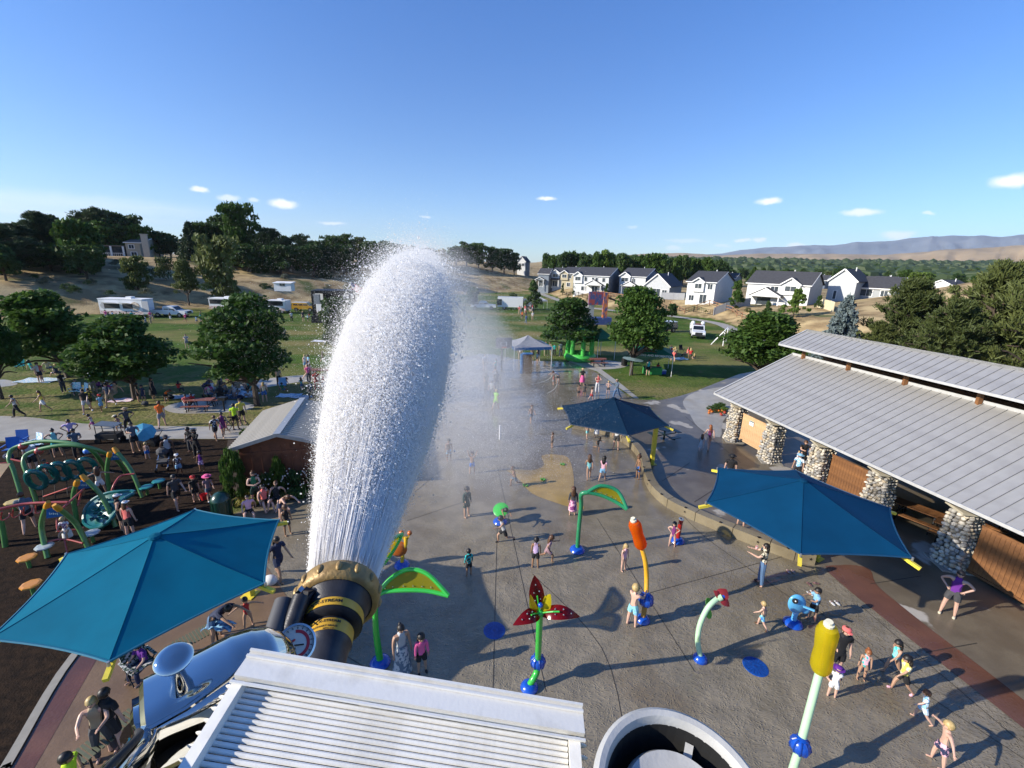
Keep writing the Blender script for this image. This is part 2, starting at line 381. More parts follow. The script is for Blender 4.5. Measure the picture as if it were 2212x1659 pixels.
# ================================================================ SHEETS ON THE GROUND
def sheet(name, px, z, m, k=4, smooth=True, world=False, th=None):
 pts = [Vector((*p, 0)) if world else at(*p) for p in px]
 if smooth: pts = smooth_poly(pts, k)
 bm = bmesh.new(); vs = [bm.verts.new((p.x, p.y, z)) for p in pts]; f = bm.faces.new(vs)
 bmesh.ops.triangulate(bm, faces=[f])
 me = bpy.data.meshes.new(name); bm.to_mesh(me); bm.free()
 for p in me.polygons:
  if p.normal.z < 0: p.flip()
 me.materials.append(m); o = bpy.data.objects.new(name, me); col.objects.link(o); return struct(o)
def concrete(name, ca, cb, wet=.5, ripples=0., stain=(.10, .08, .055), dryc=None):
 m = bpy.data.materials.new(name); m.use_nodes = True; t = m.node_tree; L = t.links; b = t.nodes['Principled BSDF']
 g = nn(t, 'ShaderNodeNewGeometry'); P = g.outputs['Position']
 def N(s, d, lo, hi, v=None):
  z = nn(t, 'ShaderNodeTexNoise', i_Scale=s, i_Detail=d); L.new(v or P, z.inputs['Vector'])
  r_ = nn(t, 'ShaderNodeMapRange', interpolation_type='SMOOTHSTEP'); r_.inputs[1].default_value = lo; r_.inputs[2].default_value = hi; L.new(z.outputs[0], r_.inputs[0]); return r_.outputs[0]
 def X(f, a, c):
  x = nn(t, 'ShaderNodeMix', data_type='RGBA'); L.new(f, x.inputs[0])
  for s_, q in ((6, a), (7, c)):
   if isinstance(q, tuple): x.inputs[s_].default_value = (*q, 1)
   else: L.new(q, x.inputs[s_])
  return x.outputs[2]
 c = X(N(1.3, 6, .35, .65), ca, cb); c = X(N(.35, 4, .5, .7), c, stain); c = X(N(28, 3, .3, .75), c, X(N(60, 2, .3, .7), c, tuple(q * .72 for q in ca)))
 wm = N(.42, 5, .60, .64) if dryc else N(.42, 5, .46 + wet * .1, .60 + wet * .1)       # 1 = dry
 if wet >= 1: rr = None
 if dryc: c = X(wm, c, dryc)
 L.new(c, b.inputs['Base Color'])
 rm = nn(t, 'ShaderNodeMapRange'); rm.inputs[3].default_value = (.34 if dryc else .10) if wet > .3 else .55; rm.inputs[4].default_value = .42 if not dryc else .8
 L.new(wm, rm.inputs[0]); L.new(rm.outputs[0], b.inputs['Roughness'])
 n1 = nn(t, 'ShaderNodeTexNoise', i_Scale=14., i_Detail=5.); L.new(P, n1.inputs['Vector'])
 h = n1.outputs[0]
 if ripples:
  # thin sheets of running water: creased waves that fade up the pad
  mp = nn(t, 'ShaderNodeMapping'); mp.inputs['Scale'].default_value = (2.4, 3.6, 1); mp.inputs['Rotation'].default_value = (0, 0, -.6); L.new(P, mp.inputs[0])
  dn = nn(t, 'ShaderNodeTexNoise', i_Scale=1.1, i_Detail=3.); L.new(P, dn.inputs['Vector'])
  ad = nn(t, 'ShaderNodeVectorMath', operation='MULTIPLY_ADD'); ad.inputs[1].default_value = (1.6, 1.6, 0); L.new(dn.outputs['Color'], ad.inputs[0]); L.new(mp.outputs[0], ad.inputs[2])
  w1 = nn(t, 'ShaderNodeTexVoronoi', feature='SMOOTH_F1', i_Scale=2.2); w1.inputs['Smoothness'].default_value = .35; L.new(ad.outputs[0], w1.inputs['Vector'])
  w2 = nn(t, 'ShaderNodeTexNoise', i_Scale=5.5, i_Detail=4., i_Roughness=.55); w2.noise_type = 'RIDGED_MULTIFRACTAL' if hasattr(w2, 'noise_type') else w2.noise_type; L.new(ad.outputs[0], w2.inputs['Vector'])
  sm = nn(t, 'ShaderNodeMath', operation='MULTIPLY_ADD'); sm.inputs[1].default_value = .5; L.new(w1.outputs['Distance'], sm.inputs[0]); L.new(w2.outputs[0], sm.inputs[2])
  sy = nn(t, 'ShaderNodeSeparateXYZ'); L.new(P, sy.inputs[0])
  fy = nn(t, 'ShaderNodeMapRange', interpolation_type='SMOOTHSTEP'); fy.inputs[1].default_value = 20; fy.inputs[2].default_value = 12; fy.inputs[3].default_value = .12; L.new(sy.outputs['Y'], fy.inputs[0])
  mm = nn(t, 'ShaderNodeMath', operation='MULTIPLY'); L.new(sm.outputs[0], mm.inputs[0]); L.new(fy.outputs[0], mm.inputs[1])
  m2 = nn(t, 'ShaderNodeMath', operation='MULTIPLY_ADD'); m2.inputs[1].default_value = ripples; L.new(mm.outputs[0], m2.inputs[0])
  m3_ = nn(t, 'ShaderNodeMath', operation='MULTIPLY'); m3_.inputs[1].default_value = .10; L.new(h, m3_.inputs[0]); L.new(m3_.outputs[0], m2.inputs[2]); h = m2.outputs[0]
 bp = nn(t, 'ShaderNodeBump', i_Strength=.5, i_Distance=.035 if ripples else .012); L.new(h, bp.inputs['Height']); L.new(bp.outputs[0], b.inputs['Normal'])
 MATS[name] = m; return m
WETC = concrete('wet_pad_concrete', (.245, .208, .148), (.178, .152, .108), .6, 1.8, (.15, .118, .075))
DRYC = concrete('light_concrete', (.40, .375, .325), (.33, .31, .27), 0., 0., (.30, .27, .22))
PLAZA = concrete('plaza_concrete', (.17, .14, .098), (.125, .10, .07), .75, 0, (.11, .082, .05), dryc=(.40, .37, .32))
BROWNC = concrete('brown_stamped_concrete', (.20, .125, .07), (.15, .093, .052), .3, 0, (.115, .075, .045))
REDC = concrete('red_brown_concrete', (.155, .068, .042), (.12, .054, .035), .4, 0, (.10, .048, .032))
BASKET = concrete('court_concrete', (.125, .12, .105), (.095, .09, .08), .4, 0, (.09, .075, .055))
MULCH = mat('rubber_mulch', (.016, .012, .0095), .95, spec=.05, c2=(.036, .023, .015), vscale=5, bump=1., bscale=22, obj=False, detail=8)
sheet('splash_pad', [(700, 930), (860, 870), (960, 800), (1035, 764), (1130, 778), (1230, 783), (1290, 805), (1335, 838), (1368, 862), (1435, 868), (1470, 930), (1560, 960), (1700, 1030), (1900, 1120), (2120, 1290), (2600, 1600),
 (2500, 2100), (1100, 2400), (-200, 2300), (20, 1659), (150, 1440), (330, 1260), (500, 1112), (640, 1068), (700, 1010)], .004, WETC, 3)
sheet('plaza', [(1238, 918), (1300, 900), (1400, 868), (1440, 862), (1500, 846), (1640, 800), (1800, 840), (2300, 1100), (2700, 1500), (2500, 1750), (2212, 1575), (1790, 1235), (1720, 1205), (1600, 1160), (1500, 1118), (1440, 1090), (1400, 1058), (1385, 1020), (1350, 960), (1300, 935)], .008, PLAZA, 3)
sheet('dry_walk', [(1475, 868), (1500, 848), (1560, 836), (1600, 835), (1640, 840), (1580, 890), (1560, 915), (1555, 945), (1510, 925), (1490, 895)], .012, DRYC, 3)
sheet('playground_mulch', [(-500, 1000), (-60, 960), (60, 952), (200, 950), (350, 949), (496, 949), (520, 1000), (505, 1060), (490, 1100), (470, 1130), (330, 1250), (160, 1418), (25, 1640), (-60, 1800), (-900, 1700)], .012, MULCH, 2, False)
sheet('brown_paving', [(28, 1640), (163, 1420), (335, 1255), (430, 1185), (560, 1200), (620, 1290), (600, 1380), (480, 1480), (400, 1700), (100, 2000), (-50, 1800)], .012, BROWNC, 2, False)
sheet('red_border', [(28, 1640), (163, 1420), (212, 1420), (75, 1659), (20, 1760), (-40, 1760)], .016, REDC, 2, False)
sheet('red_band', [(1790, 1238), (1812, 1222), (1850, 1222), (1880, 1232), (1892, 1262), (1935, 1300), (2030, 1375), (2130, 1450), (2300, 1590), (2300, 1660), (2212, 1575), (2000, 1408)], .016, REDC, 3)
sheet('garden_soil', [(492, 950), (560, 940), (700, 965), (690, 1062), (600, 1074), (505, 1095), (478, 1092)], .02, mat('garden_soil', (.05, .032, .02), .95, c2=(.03, .02, .013), vscale=8, bump=.8), 2, False)
sheet('park_path', [(-400, 905), (-40, 899), (60, 901), (130, 910), (214, 917), (385, 921), (502, 921), (640, 915), (740, 905), (800, 890), (800, 930), (700, 945), (496, 948), (335, 948), (150, 952), (0, 953), (-400, 980)], .008, DRYC, 3)
sheet('picnic_pad', [(355, 880), (395, 868), (460, 862), (525, 868), (550, 878), (520, 888), (440, 893), (375, 892)], .006, DRYC, 3)
sheet('table_pad', [(1250, 787), (1262, 781), (1300, 778), (1340, 782), (1356, 789), (1340, 795), (1300, 798), (1264, 794)], .006, DRYC, 3)
sheet('table_pad', [(500, 835), (560, 820), (660, 810), (720, 812), (715, 822), (640, 826), (540, 842)], .006, DRYC, 3)
sheet('table_pad', [(-40, 824), (10, 820), (38, 828), (20, 834), (-40, 838)], .006, DRYC, 3)
sheet('court_curb', [(1228, 782), (1290, 803), (1336, 837), (1370, 861), (1380, 861), (1345, 832), (1297, 797), (1240, 777)], .02, DRYC, 2, False)
sheet('sand_coloured_patch', [(1078, 1019), (1095, 1017), (1125, 1040), (1149, 1066), (1200, 1086), (1238, 1098), (1252, 1103), (1262, 1098), (1255, 1088), (1240, 1080), (1240, 1040), (1236, 1010), (1226, 988), (1200, 982), (1170, 985), (1175, 1005), (1150, 1016), (1115, 1014)], .012, concrete('ochre_concrete', (.44, .30, .11), (.36, .245, .09), .5, .3, (.19, .14, .06)), 3)
# court lines, joints
def strip(name, px, wd, z, m, world=False, parent=None, k=5):
 P = [at(*p) if not world else Vector((*p, 0)) for p in px]
 if len(P) > 2: P = smooth_poly(P, k, False)
 q = MB()
 for i in range(len(P)):
  d = (P[min(i + 1, len(P) - 1)] - P[max(i - 1, 0)]); n = Vector((-d.y, d.x, 0)).normalized() * wd / 2
  q.v += [(P[i].x + n.x, P[i].y + n.y, z), (P[i].x - n.x, P[i].y - n.y, z)]
 q.f = [(2 * i, 2 * i + 1, 2 * i + 3, 2 * i + 2) for i in range(len(P) - 1)]
 q.f = [f for f in q.f]; o = q.build(name, m, parent); return struct(o) if parent is None else o
JOINT = mat('joint_shadow', (.035, .03, .024), .7)
PAINT = mat('court_paint', (.5, .48, .4), .6, c2=(.3, .28, .22), vscale=3)
for px in ([(1065, 1490), (1075, 1100)], [(1180, 1495), (1075, 1010)], [(1290, 1120), (1500, 1450)], [(720, 1400), (1110, 1640)], [(760, 1230), (870, 1020), (905, 985)], [(900, 1060), (960, 1010)],
   [(1860, 1310), (2200, 1600)], [(1705, 1270), (1960, 1470), (2212, 1640)], [(1150, 1240), (1300, 1400), (1360, 1659)], [(1370, 1290), (1700, 1200)], [(1395, 1010), (1490, 1130), (1620, 1230), (1750, 1320)], [(880, 1125), (1000, 1085)], [(950, 980), (880, 1060), (800, 1170)]):
 strip('joint', px, .022, .0085, JOINT)
for px in ([(1560, 1130), (1640, 1180)], [(1430, 1040), (1490, 1000)], [(1500, 1085), (1570, 1040)], [(1880, 1262), (1990, 1245)], [(2000, 1410), (2110, 1390)], [(1600, 1010), (1700, 1100)], [(1480, 900), (1600, 1000)]):
 strip('joint', px, .022, .0205, JOINT)
for px in ([(1140, 792), (1165, 792), (1185, 800), (1192, 812), (1180, 822), (1160, 828)], [(1165, 800), (1200, 812), (1204, 825), (1198, 840), (1182, 850)], [(1060, 835), (1100, 842)]):
 strip('court_line', px, .1, .0095, PAINT)
strip('field_path', [(960, 612), (1060, 610), (1130, 622), (1230, 656), (1300, 668), (1440, 682), (1500, 690), (1555, 700), (1590, 715), (1700, 760)], 2.6, .03, DRYC, k=8)
for px in ([(15, 1659), (30, 1630), (160, 1418), (300, 1285)],):
 strip('curb', px, .2, .05, mat('curb_concrete', (.3, .28, .24), .8))
# drain discs
for i, (x, y) in enumerate(((1068, 1362), (1632, 1440))):
 p = at(x, y); t = thing('spray_disc', ('round blue spray disc in the shade beside the red flower', 'round blue spray disc under running water beside the pale green flower pole')[i], 'spray disc', (p.x, p.y, 0), group='blue spray discs set in the pad')
 MB().lathe([(0, .014), (.30, .014), (.33, .012), (.34, .004)], 32).build('disc', mat('disc_blue', (.01, .075, .33), .3, c2=(.008, .05, .22), vscale=9), t)
 q = MB()
 for k in range(20):
  a = k * math.pi / 10; q.box((math.cos(a) * .2, math.sin(a) * .2, .016), (.17, .012, .006), rz=a)
 q.lathe([(.05, .014), (.05, .02), (.0, .02)], 16); q.build('spoke', mat('disc_groove', (.008, .04, .2), .4), t)
# curved seat wall
def seat_wall():
 P = smooth_poly([at(*p) for p in ((1235, 926), (1270, 931), (1310, 941), (1345, 957), (1370, 978), (1384, 1005), (1390, 1035), (1405, 1065), (1440, 1096), (1500, 1126), (1580, 1160), (1660, 1192), (1715, 1212), (1760, 1222))], 3, False)
 t = thing('seat_wall', 'low curved concrete seat wall between the splash pad and the terrace', 'wall', (0, 0, 0))
 CW = concrete('wall_concrete', (.26, .215, .135), (.20, .16, .10), .2, 0, (.15, .12, .07)); CT = concrete('wall_top', (.24, .225, .19), (.19, .18, .15), .3, 0, (.15, .13, .1))
 n = 3
 for i in range(0, len(P) - 1, n):
  S = P[i:i + n + 1]; q = MB(); L_ = []
  for j, p in enumerate(S):
   k = i + j; d = P[min(k + 1, len(P) - 1)] - P[max(k - 1, 0)]; nv = Vector((-d.y, d.x, 0)).normalized()
   s = .012 if j == 0 else (-.012 if j == len(S) - 1 else 0)
   p = p + d.normalized() * s; L_.append((p, nv))
  for p, nv in L_:
   for o_, z in ((0, 0), (0, .44), (.42, .44), (.42, 0)): q.v.append((p.x + nv.x * o_, p.y + nv.y * o_, z))
  m_ = len(L_)
  for a in range(m_ - 1):
   for b_ in range(4): q.f.append((a * 4 + b_, a * 4 + (b_ + 1) % 4, a * 4 + 4 + (b_ + 1) % 4, a * 4 + 4 + b_))
  q.f += [(0, 3, 2, 1), (m_ * 4 - 4, m_ * 4 - 3, m_ * 4 - 2, m_ * 4 - 1)]
  q.build('wall_block', CW, t)
  e = MB(); pm, nm = L_[m_ // 2]; c = pm + nm * .03
  e.box((c.x, c.y, .455), (.09, .09, .03), rz=R.random()); e.build('skate_stop', mat('dark_bronze', (.03, .025, .02), .5, .6), t)
  if i % 6 == 0:
   s_ = MB(); f = nm * -.012; ang = nm.to_track_quat('Z', 'Y').to_matrix()
   vs = [Vector((0, 0, 0))] + [Vector((math.cos(a) * r_, math.sin(a) * r_, 0)) for a, r_ in ((k * math.pi / 5 + .3, .075 if k % 2 == 0 else .028) for k in range(10))]
   s_.add([pm + f + Vector((0, 0, .25)) + ang @ v for v in vs], [(0, 1 + k, 1 + (k + 1) % 10) for k in range(10)]); s_.build('starfish_inlay', mat('dark_bronze', (.03, .025, .02), .5, .6), t)
seat_wall()
# ================================================================ PAVILION
def pavilion():
 az = rad(12); T = Vector((math.sin(az), -math.cos(az), 0)); N = Vector((math.cos(az), math.sin(az), 0))
 E0 = Vector((13.38, 27.75, 0))
 t = thing('picnic_pavilion', 'open picnic pavilion with two tier grey metal roof on river stone columns', 'pavilion', E0)
 def W(a, b, z): return T * a + N * b + Vector((0, 0, z))
 LEN = 25.
 roofm = mat('grey_metal_roof', (.40, .39, .37), .45, .3, c2=(.34, .33, .315), vscale=1.5, bump=.03, bscale=120)
 seam = mat('roof_seam', (.2, .205, .21), .5, .4)
 trim = mat('roof_trim', (.46, .46, .45), .5, .1)
 wood = mat('stained_wood', (.24, .105, .035), .6, c2=(.13, .055, .02), vscale=3)
 pale = mat('pale_cedar', (.62, .40, .21), .65, c2=(.5, .31, .155), vscale=2.5)
 def slope(b0, z0, b1, z1, a0, nm):
  # separate standing seam panels, then their ribs
  pw = .42; n = int((LEN - a0) / pw); th = Vector((0, 0, .03))
  u = (N * (b1 - b0) + Vector((0, 0, z1 - z0))); ln = u.length; u = u / ln; nv = T.cross(u); nv = nv if nv.z > 0 else -nv
  M = Matrix((T if T.cross(u).dot(nv) > 0 else -T, u, nv)).transposed()
  p = MB().box((0, 0, 0), (pw - .012, ln, .03)).mesh('roof_panel', roofm)
  rb = MB().box((0, 0, 0), (.016, ln, .05)).mesh('roof_rib', seam)
  for k in range(n):
   c = W(a0 + (k + .5) * pw, (b0 + b1) / 2, (z0 + z1) / 2)
   link('roof_panel', p, t, c, rot=M.to_euler())
   link('roof_rib', rb, t, c + T * (pw / 2) + nv * .012, rot=M.to_euler())
  a1 = a0 + n * pw
  for a in (a0 - .05,):
   MB().bar(W(a, b0 - .03, z0 + .02), W(a, b1, z1 + .02), .09, .12).build('gable_trim', trim, t)
  MB().bar(W(a0 - .08, b0 - .04, z0 - .03), W(a1, b0 - .04, z0 - .03), .09, .12).build('gutter', trim, t)
  MB().bar(W(a0 - .05, b1 - .05, z1 + .045), W(a1, b1 - .05, z1 + .045), .05, .16).build('ridge_cap', trim, t)
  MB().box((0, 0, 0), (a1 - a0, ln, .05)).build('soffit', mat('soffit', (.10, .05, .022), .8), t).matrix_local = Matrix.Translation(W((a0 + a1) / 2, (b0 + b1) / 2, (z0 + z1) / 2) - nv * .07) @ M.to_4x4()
 slope(0, 3.0, 5.45, 5.5, 0, 'lower')
 slope(4.6, 6.16, 6.5, 7.02, -.35, 'upper')
 slope(8.4, 6.16, 6.5, 7.02, -.35, 'upper')
 slope(13, 3.0, 7.55, 5.5, 0, 'lower')
 for k in range(8):       # clerestory posts
  a = .9 + 3.15 * k
  for b in (5.3, 7.7):
   MB().box(W(a, b, 5.75), (.16, .18, 1.0), rz=-az - 0).build('clerestory_post', wood, t)
  MB().bar(W(a, 4.75, 6.1), W(a, 8.3, 6.1), .14, .16).build('tie_beam', wood, t)
  MB().bar(W(a, .7, 3.1), W(a, 5.3, 5.3), .14, .2).build('rafter', wood, t)
  MB().bar(W(a, 12.3, 3.1), W(a, 7.7, 5.3), .14, .2).build('rafter', wood, t)
 for b in (1.1, 11.9): MB().bar(W(.3, b, 2.78), W(LEN, b, 2.78), .16, .3).build('header_beam', wood, t)
 for b in (5.3, 7.7): MB().bar(W(.3, b, 5.2), W(LEN, b, 5.2), .14, .24).build('clerestory_beam', wood, t)
 # stone columns
 stones = [mat('river_stone_%s' % n, c, .8, c2=tuple(q * .75 for q in c), vscale=12) for n, c in
    (('cream', (.62, .55, .42)), ('grey', (.42, .40, .36)), ('tan', (.52, .43, .30)), ('pale', (.68, .62, .52)), ('dark', (.30, .285, .26)))]
 bases = []
 for i in range(4):
  bm = bmesh.new(); bmesh.ops.create_icosphere(bm, subdivisions=1, radius=1)
  for v in bm.verts: v.co *= 1 + .16 * mnoise.noise(v.co * 1.7 + Vector((i * 7, 0, 0)))
  me = bpy.data.meshes.new('stone'); bm.to_mesh(me); bm.free(); me.materials.append(stones[0])
  me.polygons.foreach_set('use_smooth', [True] * len(me.polygons)); bases.append(me)
 NST = [0]; REST = MB(); RM = []
 def column(a, b, n_label, small=False):
  c = W(a, b, 0) + E0
  ct = MB().lathe([(.52, 0), (.5, .5), (.43, 1.3), (.36, 2.38)], 4, (0, 0, 0), caps=True).build('column_core', mat('mortar', (.24, .21, .165), .9), t, loc=W(a, b, 0)); ct.rotation_euler = (0, 0, -az + math.pi / 4)
  hgt = .07;
  while hgt < 2.34:
   hw = .40 - .105 * (hgt / 2.4); sz = R.uniform(.12, .18)
   for side in range(4):
    if side == 1 and small: continue
    s = -hw
    while s < hw:
     wd = R.uniform(.13, .25); s2 = s + wd / 2
     d, e = ((1, 0), (0, 1), (-1, 0), (0, -1))[side]
     x, y = (d * (hw + .01) + (-e) * s2, e * (hw + .01) + d * s2)
     p = W(a, b, 0) + T * x + N * y + Vector((0, 0, hgt + R.uniform(-.02, .02)))
     rt = (R.uniform(-.3, .3), R.uniform(-.3, .3), -az + side * math.pi / 2 + R.uniform(-.3, .3)); ss = (.095, wd * .60, sz * R.uniform(.5, .68)); bi = R.randrange(4); mi = R.randrange(5)
     if side in (2, 3) and not small and n_label >= 0 and NST[0] < 300:
      NST[0] += 1; link('stone', bases[bi], t, p, rot=rt, scale=ss, m=stones[mi])
     else:
      M_ = Matrix.LocRotScale(p, Euler(rt), Vector(ss)); REST.add([M_ @ v.co for v in bases[bi].vertices], [tuple(f.vertices) for f in bases[bi].polygons]); RM.extend([mi] * len(bases[bi].polygons))
     #(R.uniform(-.3, .3), R.uniform(-.3, .3), -az + side * math.pi / 2 + R.uniform(-.3, .3)), scale=(.075, wd * .62, sz * R.uniform(.5, .68)), m=R.choice(stones))
     s += wd
   hgt += sz * 1.02
  capm = mat('cap_stone', (.42, .38, .29), .8)
  MB().box(W(a, b, 2.44), (.92, .92, .09), rz=-az).box(W(a, b, 2.5), (.5, .5, .05), rz=-az).build('column_cap', capm, t)
  MB().box(W(a, b, 2.62), (.2, .2, .24), rz=-az).build('bearing_post', wood, t)
  MB().box(W(a, b, .03), (1.15, 1.15, .07), rz=-az).build('column_footing', mat('footing', (.3, .28, .24), .8), t)
 for k in (4, 1, 2, 0, 3): column(.95 + 3.13 * k, 1.15, k)
 for k in (0, 2, 4): column(.95 + 3.13 * k, 11.9, k, True)
 ro = REST.build('stones', stones[0], t, True); stuff(ro)
 for m_ in stones[1:]: ro.data.materials.append(m_)
 ro.data.polygons.foreach_set('material_index', RM)
 # cedar screens between columns, board by board
 def screen(a0, a1, b, z0, z1, m, along=True, nm='board'):
  n = max(1, int((a1 - a0) / .14)); me = MB().box((0, 0, 0), ((a1 - a0) / n - .008, .03, z1 - z0)).mesh(nm, m)
  for k in range(n):
   s = a0 + (k + .5) * (a1 - a0) / n
   link(nm, me, t, W(s, b, (z0 + z1) / 2) if along else W(b, s, (z0 + z1) / 2), rz=(-math.pi / 2 + az) if along else az)
  if along: [MB().bar(W(a0, b - .03, z), W(a1, b - .03, z), .05, .09).build('screen_rail', m, t) for z in (z0 + .05, z1 - .03)]
 az_ = az
 screen(1.5, 3.55, 1.1, .32, 2.1, pale)
 screen(7.75, 10.0, 1.25, .15, 2.1, wood)
 screen(14.0, 16.4, 1.2, .12, 2.1, wood)
 MB().box(W(2.35, 1.045, 1.72), (.36, .02, .3), rz=-math.pi / 2 + az).build('notice', mat('notice_white', (.75, .77, .78), .5), t)
 MB().box(W(2.35, 1.032, 1.83), (.34, .01, .06), rz=-math.pi / 2 + az).box(W(2.38, 1.032, 1.7), (.2, .01, .03), rz=-math.pi / 2 + az).build('notice_print', mat('notice_ink', (.05, .12, .11), .5), t)
 # far side wall closes the view under the roof
 MB().box(W(16, 8.5, 1.5), (12, .15, 3.0), rz=-math.pi / 2 + az).build('rear_wall', wood, t)
 MB().box(W(6.6, 3.0, .55), (2.3, .7, 1.1), rz=-math.pi / 2 + az).build('serving_counter', mat('black_counter', (.012, .012, .014), .5), t)
 return E0, T, N, W, az
PAV = pavilion()
def picnic_bench(loc, rz, label, topm, legm, metal=False):
 t = thing('picnic_table', label, 'picnic table', loc, rz, 'picnic tables')
 pl = MB().box((0, 0, 0), (1.85, .135, .04)).mesh('plank', topm)
 for k in range(5): link('plank', pl, t, (0, -.3 + .15 * k, .75))
 for s in (-1, 1):
  for k in (0, 1): link('plank', pl, t, (0, s * (.66 + .15 * k), .45))
 for s in (-1, 1):
  x = s * .62; q = MB().bar((x, -.78, .4), (x, .78, .4), .05).bar((x, -.32, .71), (x, .32, .71), .05)
  q.bar((x, -.25, .7), (x, -.5, 0), .05).bar((x, .25, .7), (x, .5, 0), .05).bar((x, -.72, .4), (x, -.72, 0), .05).bar((x, .72, .4), (x, .72, 0), .05)
  q.build('leg', legm, t)
 return t
E0, PT, PN, PW, paz = PAV
brn = mat('table_wood', (.28, .125, .045), .55, c2=(.2, .085, .03), vscale=5); blk = mat('black_metal', (.015, .015, .016), .5, .4)
for i, (a, b, lb) in enumerate(((10.9, 2.9, 'brown slatted picnic table under the pavilion eave, nearest the white post'), (12.6, 3.0, 'brown slatted picnic table under the pavilion eave, left of the nearest stone column'), (11.6, 5.6, 'brown picnic table deep in the shade of the pavilion'))):
 p = E0 + PT * a + PN * b; picnic_bench((p.x, p.y, .02), -math.pi / 2 + paz + .35, lb, brn, blk)
# ================================================================ SHED
def shed():
 az = rad(-13.7); T = Vector((math.sin(az), math.cos(az), 0)); N = Vector((math.cos(az), -math.sin(az), 0))
 o = at(490, 974, 2.45); o.z = 0
 t = thing('garden_shed', 'brown wooden shed with ribbed beige grey gable roof beside the water jet', 'shed', o)
 def W(a, b, z): return T * a + N * b + Vector((0, 0, z))
 rm = mat('ribbed_metal', (.46, .42, .345), .55, .1, c2=(.40, .365, .30), vscale=2); wm = mat('shed_brown', (.19, .062, .027), .75, c2=(.13, .045, .022), vscale=3)
 hw, L_, zr, ze = 2.12, 5.5, 3.08, 2.45
 for s in (0, 1):
  b0, b1 = (0, hw) if s == 0 else (2 * hw, hw)
  u = (N * (b1 - b0) + Vector((0, 0, zr - ze))); ln = u.length; u.normalize(); nv = T.cross(u); nv = nv if nv.z > 0 else -nv
  M = Matrix((T if T.cross(u).dot(nv) > 0 else -T, u, nv)).transposed(); n = 24; pw = L_ / n
  me = MB().add([(-pw / 2, -ln / 2, 0), (-pw * .28, -ln / 2, 0), (-pw * .16, -ln / 2, .07), (pw * .16, -ln / 2, .07), (pw * .28, -ln / 2, 0), (pw / 2, -ln / 2, 0),
      (-pw / 2, ln / 2, 0), (-pw * .28, ln / 2, 0), (-pw * .16, ln / 2, .07), (pw * .16, ln / 2, .07), (pw * .28, ln / 2, 0), (pw / 2, ln / 2, 0)],
      [(i, i + 1, i + 7, i + 6) for i in range(5)]).mesh('roof_panel', rm)
  rb = MB().box((0, 0, 0), (.035, ln, .02)).mesh('roof_rib', mat('rib_shadow', (.15, .14, .12), .6))  # dark strips between panels paint the shade lines of the ribbing
  for k in range(n): link('roof_panel', me, t, W((k + .5) * pw, (b0 + b1) / 2, (ze + zr) / 2), rot=M.to_euler()); link('roof_rib', rb, t, W((k + 1) * pw, (b0 + b1) / 2, (ze + zr) / 2), rot=M.to_euler())
  MB().box((0, 0, 0), (L_, ln, .05)).build('roof_deck', wm, t).matrix_local = Matrix.Translation(W(L_ / 2, (b0 + b1) / 2, (ze + zr) / 2) - nv * .04) @ M.to_4x4()
  MB().bar(W(-.03, b0, ze + .0), W(-.03, b1, zr + .0), .05, .16).build('gable_trim', mat('shed_trim', (.3, .31, .32), .45, .3), t)
 MB().bar(W(-.05, hw, zr + .05), W(L_ + .05, hw, zr + .05), .3, .05).build('ridge_cap', mat('shed_ridge', (.42, .44, .45), .4, .3), t)
 P = lambda a, b: (lambda v: (v.x, v.y))(W(a, b, 0))
 # walls with boards
 MB().prism([P(.35, .35), P(.35, 2 * hw - .35), P(L_ - .3, 2 * hw - .35), P(L_ - .3, .35)], 0, 2.42).build('wall', wm, t)
 MB().add([W(.35, .35, 2.42), W(.35, 2 * hw - .35, 2.42), W(.35, hw, 3.0), W(.37, .35, 2.42), W(.37, 2 * hw - .35, 2.42), W(.37, hw, 3.0)], [(0, 1, 2), (3, 5, 4)]).build('gable_wall', wm, t)
 bt = MB().box((0, 0, 0), (.05, .03, 2.4)).mesh('batten', wm)
 for k in range(9): link('batten', bt, t, W(.335, .4 + k * .43, 1.2), rz=-az)
 MB().bar(W(.33, .35, 2.1), W(.33, 2 * hw - .35, 2.1), .04, .12).build('band_board', wm, t)
shed()
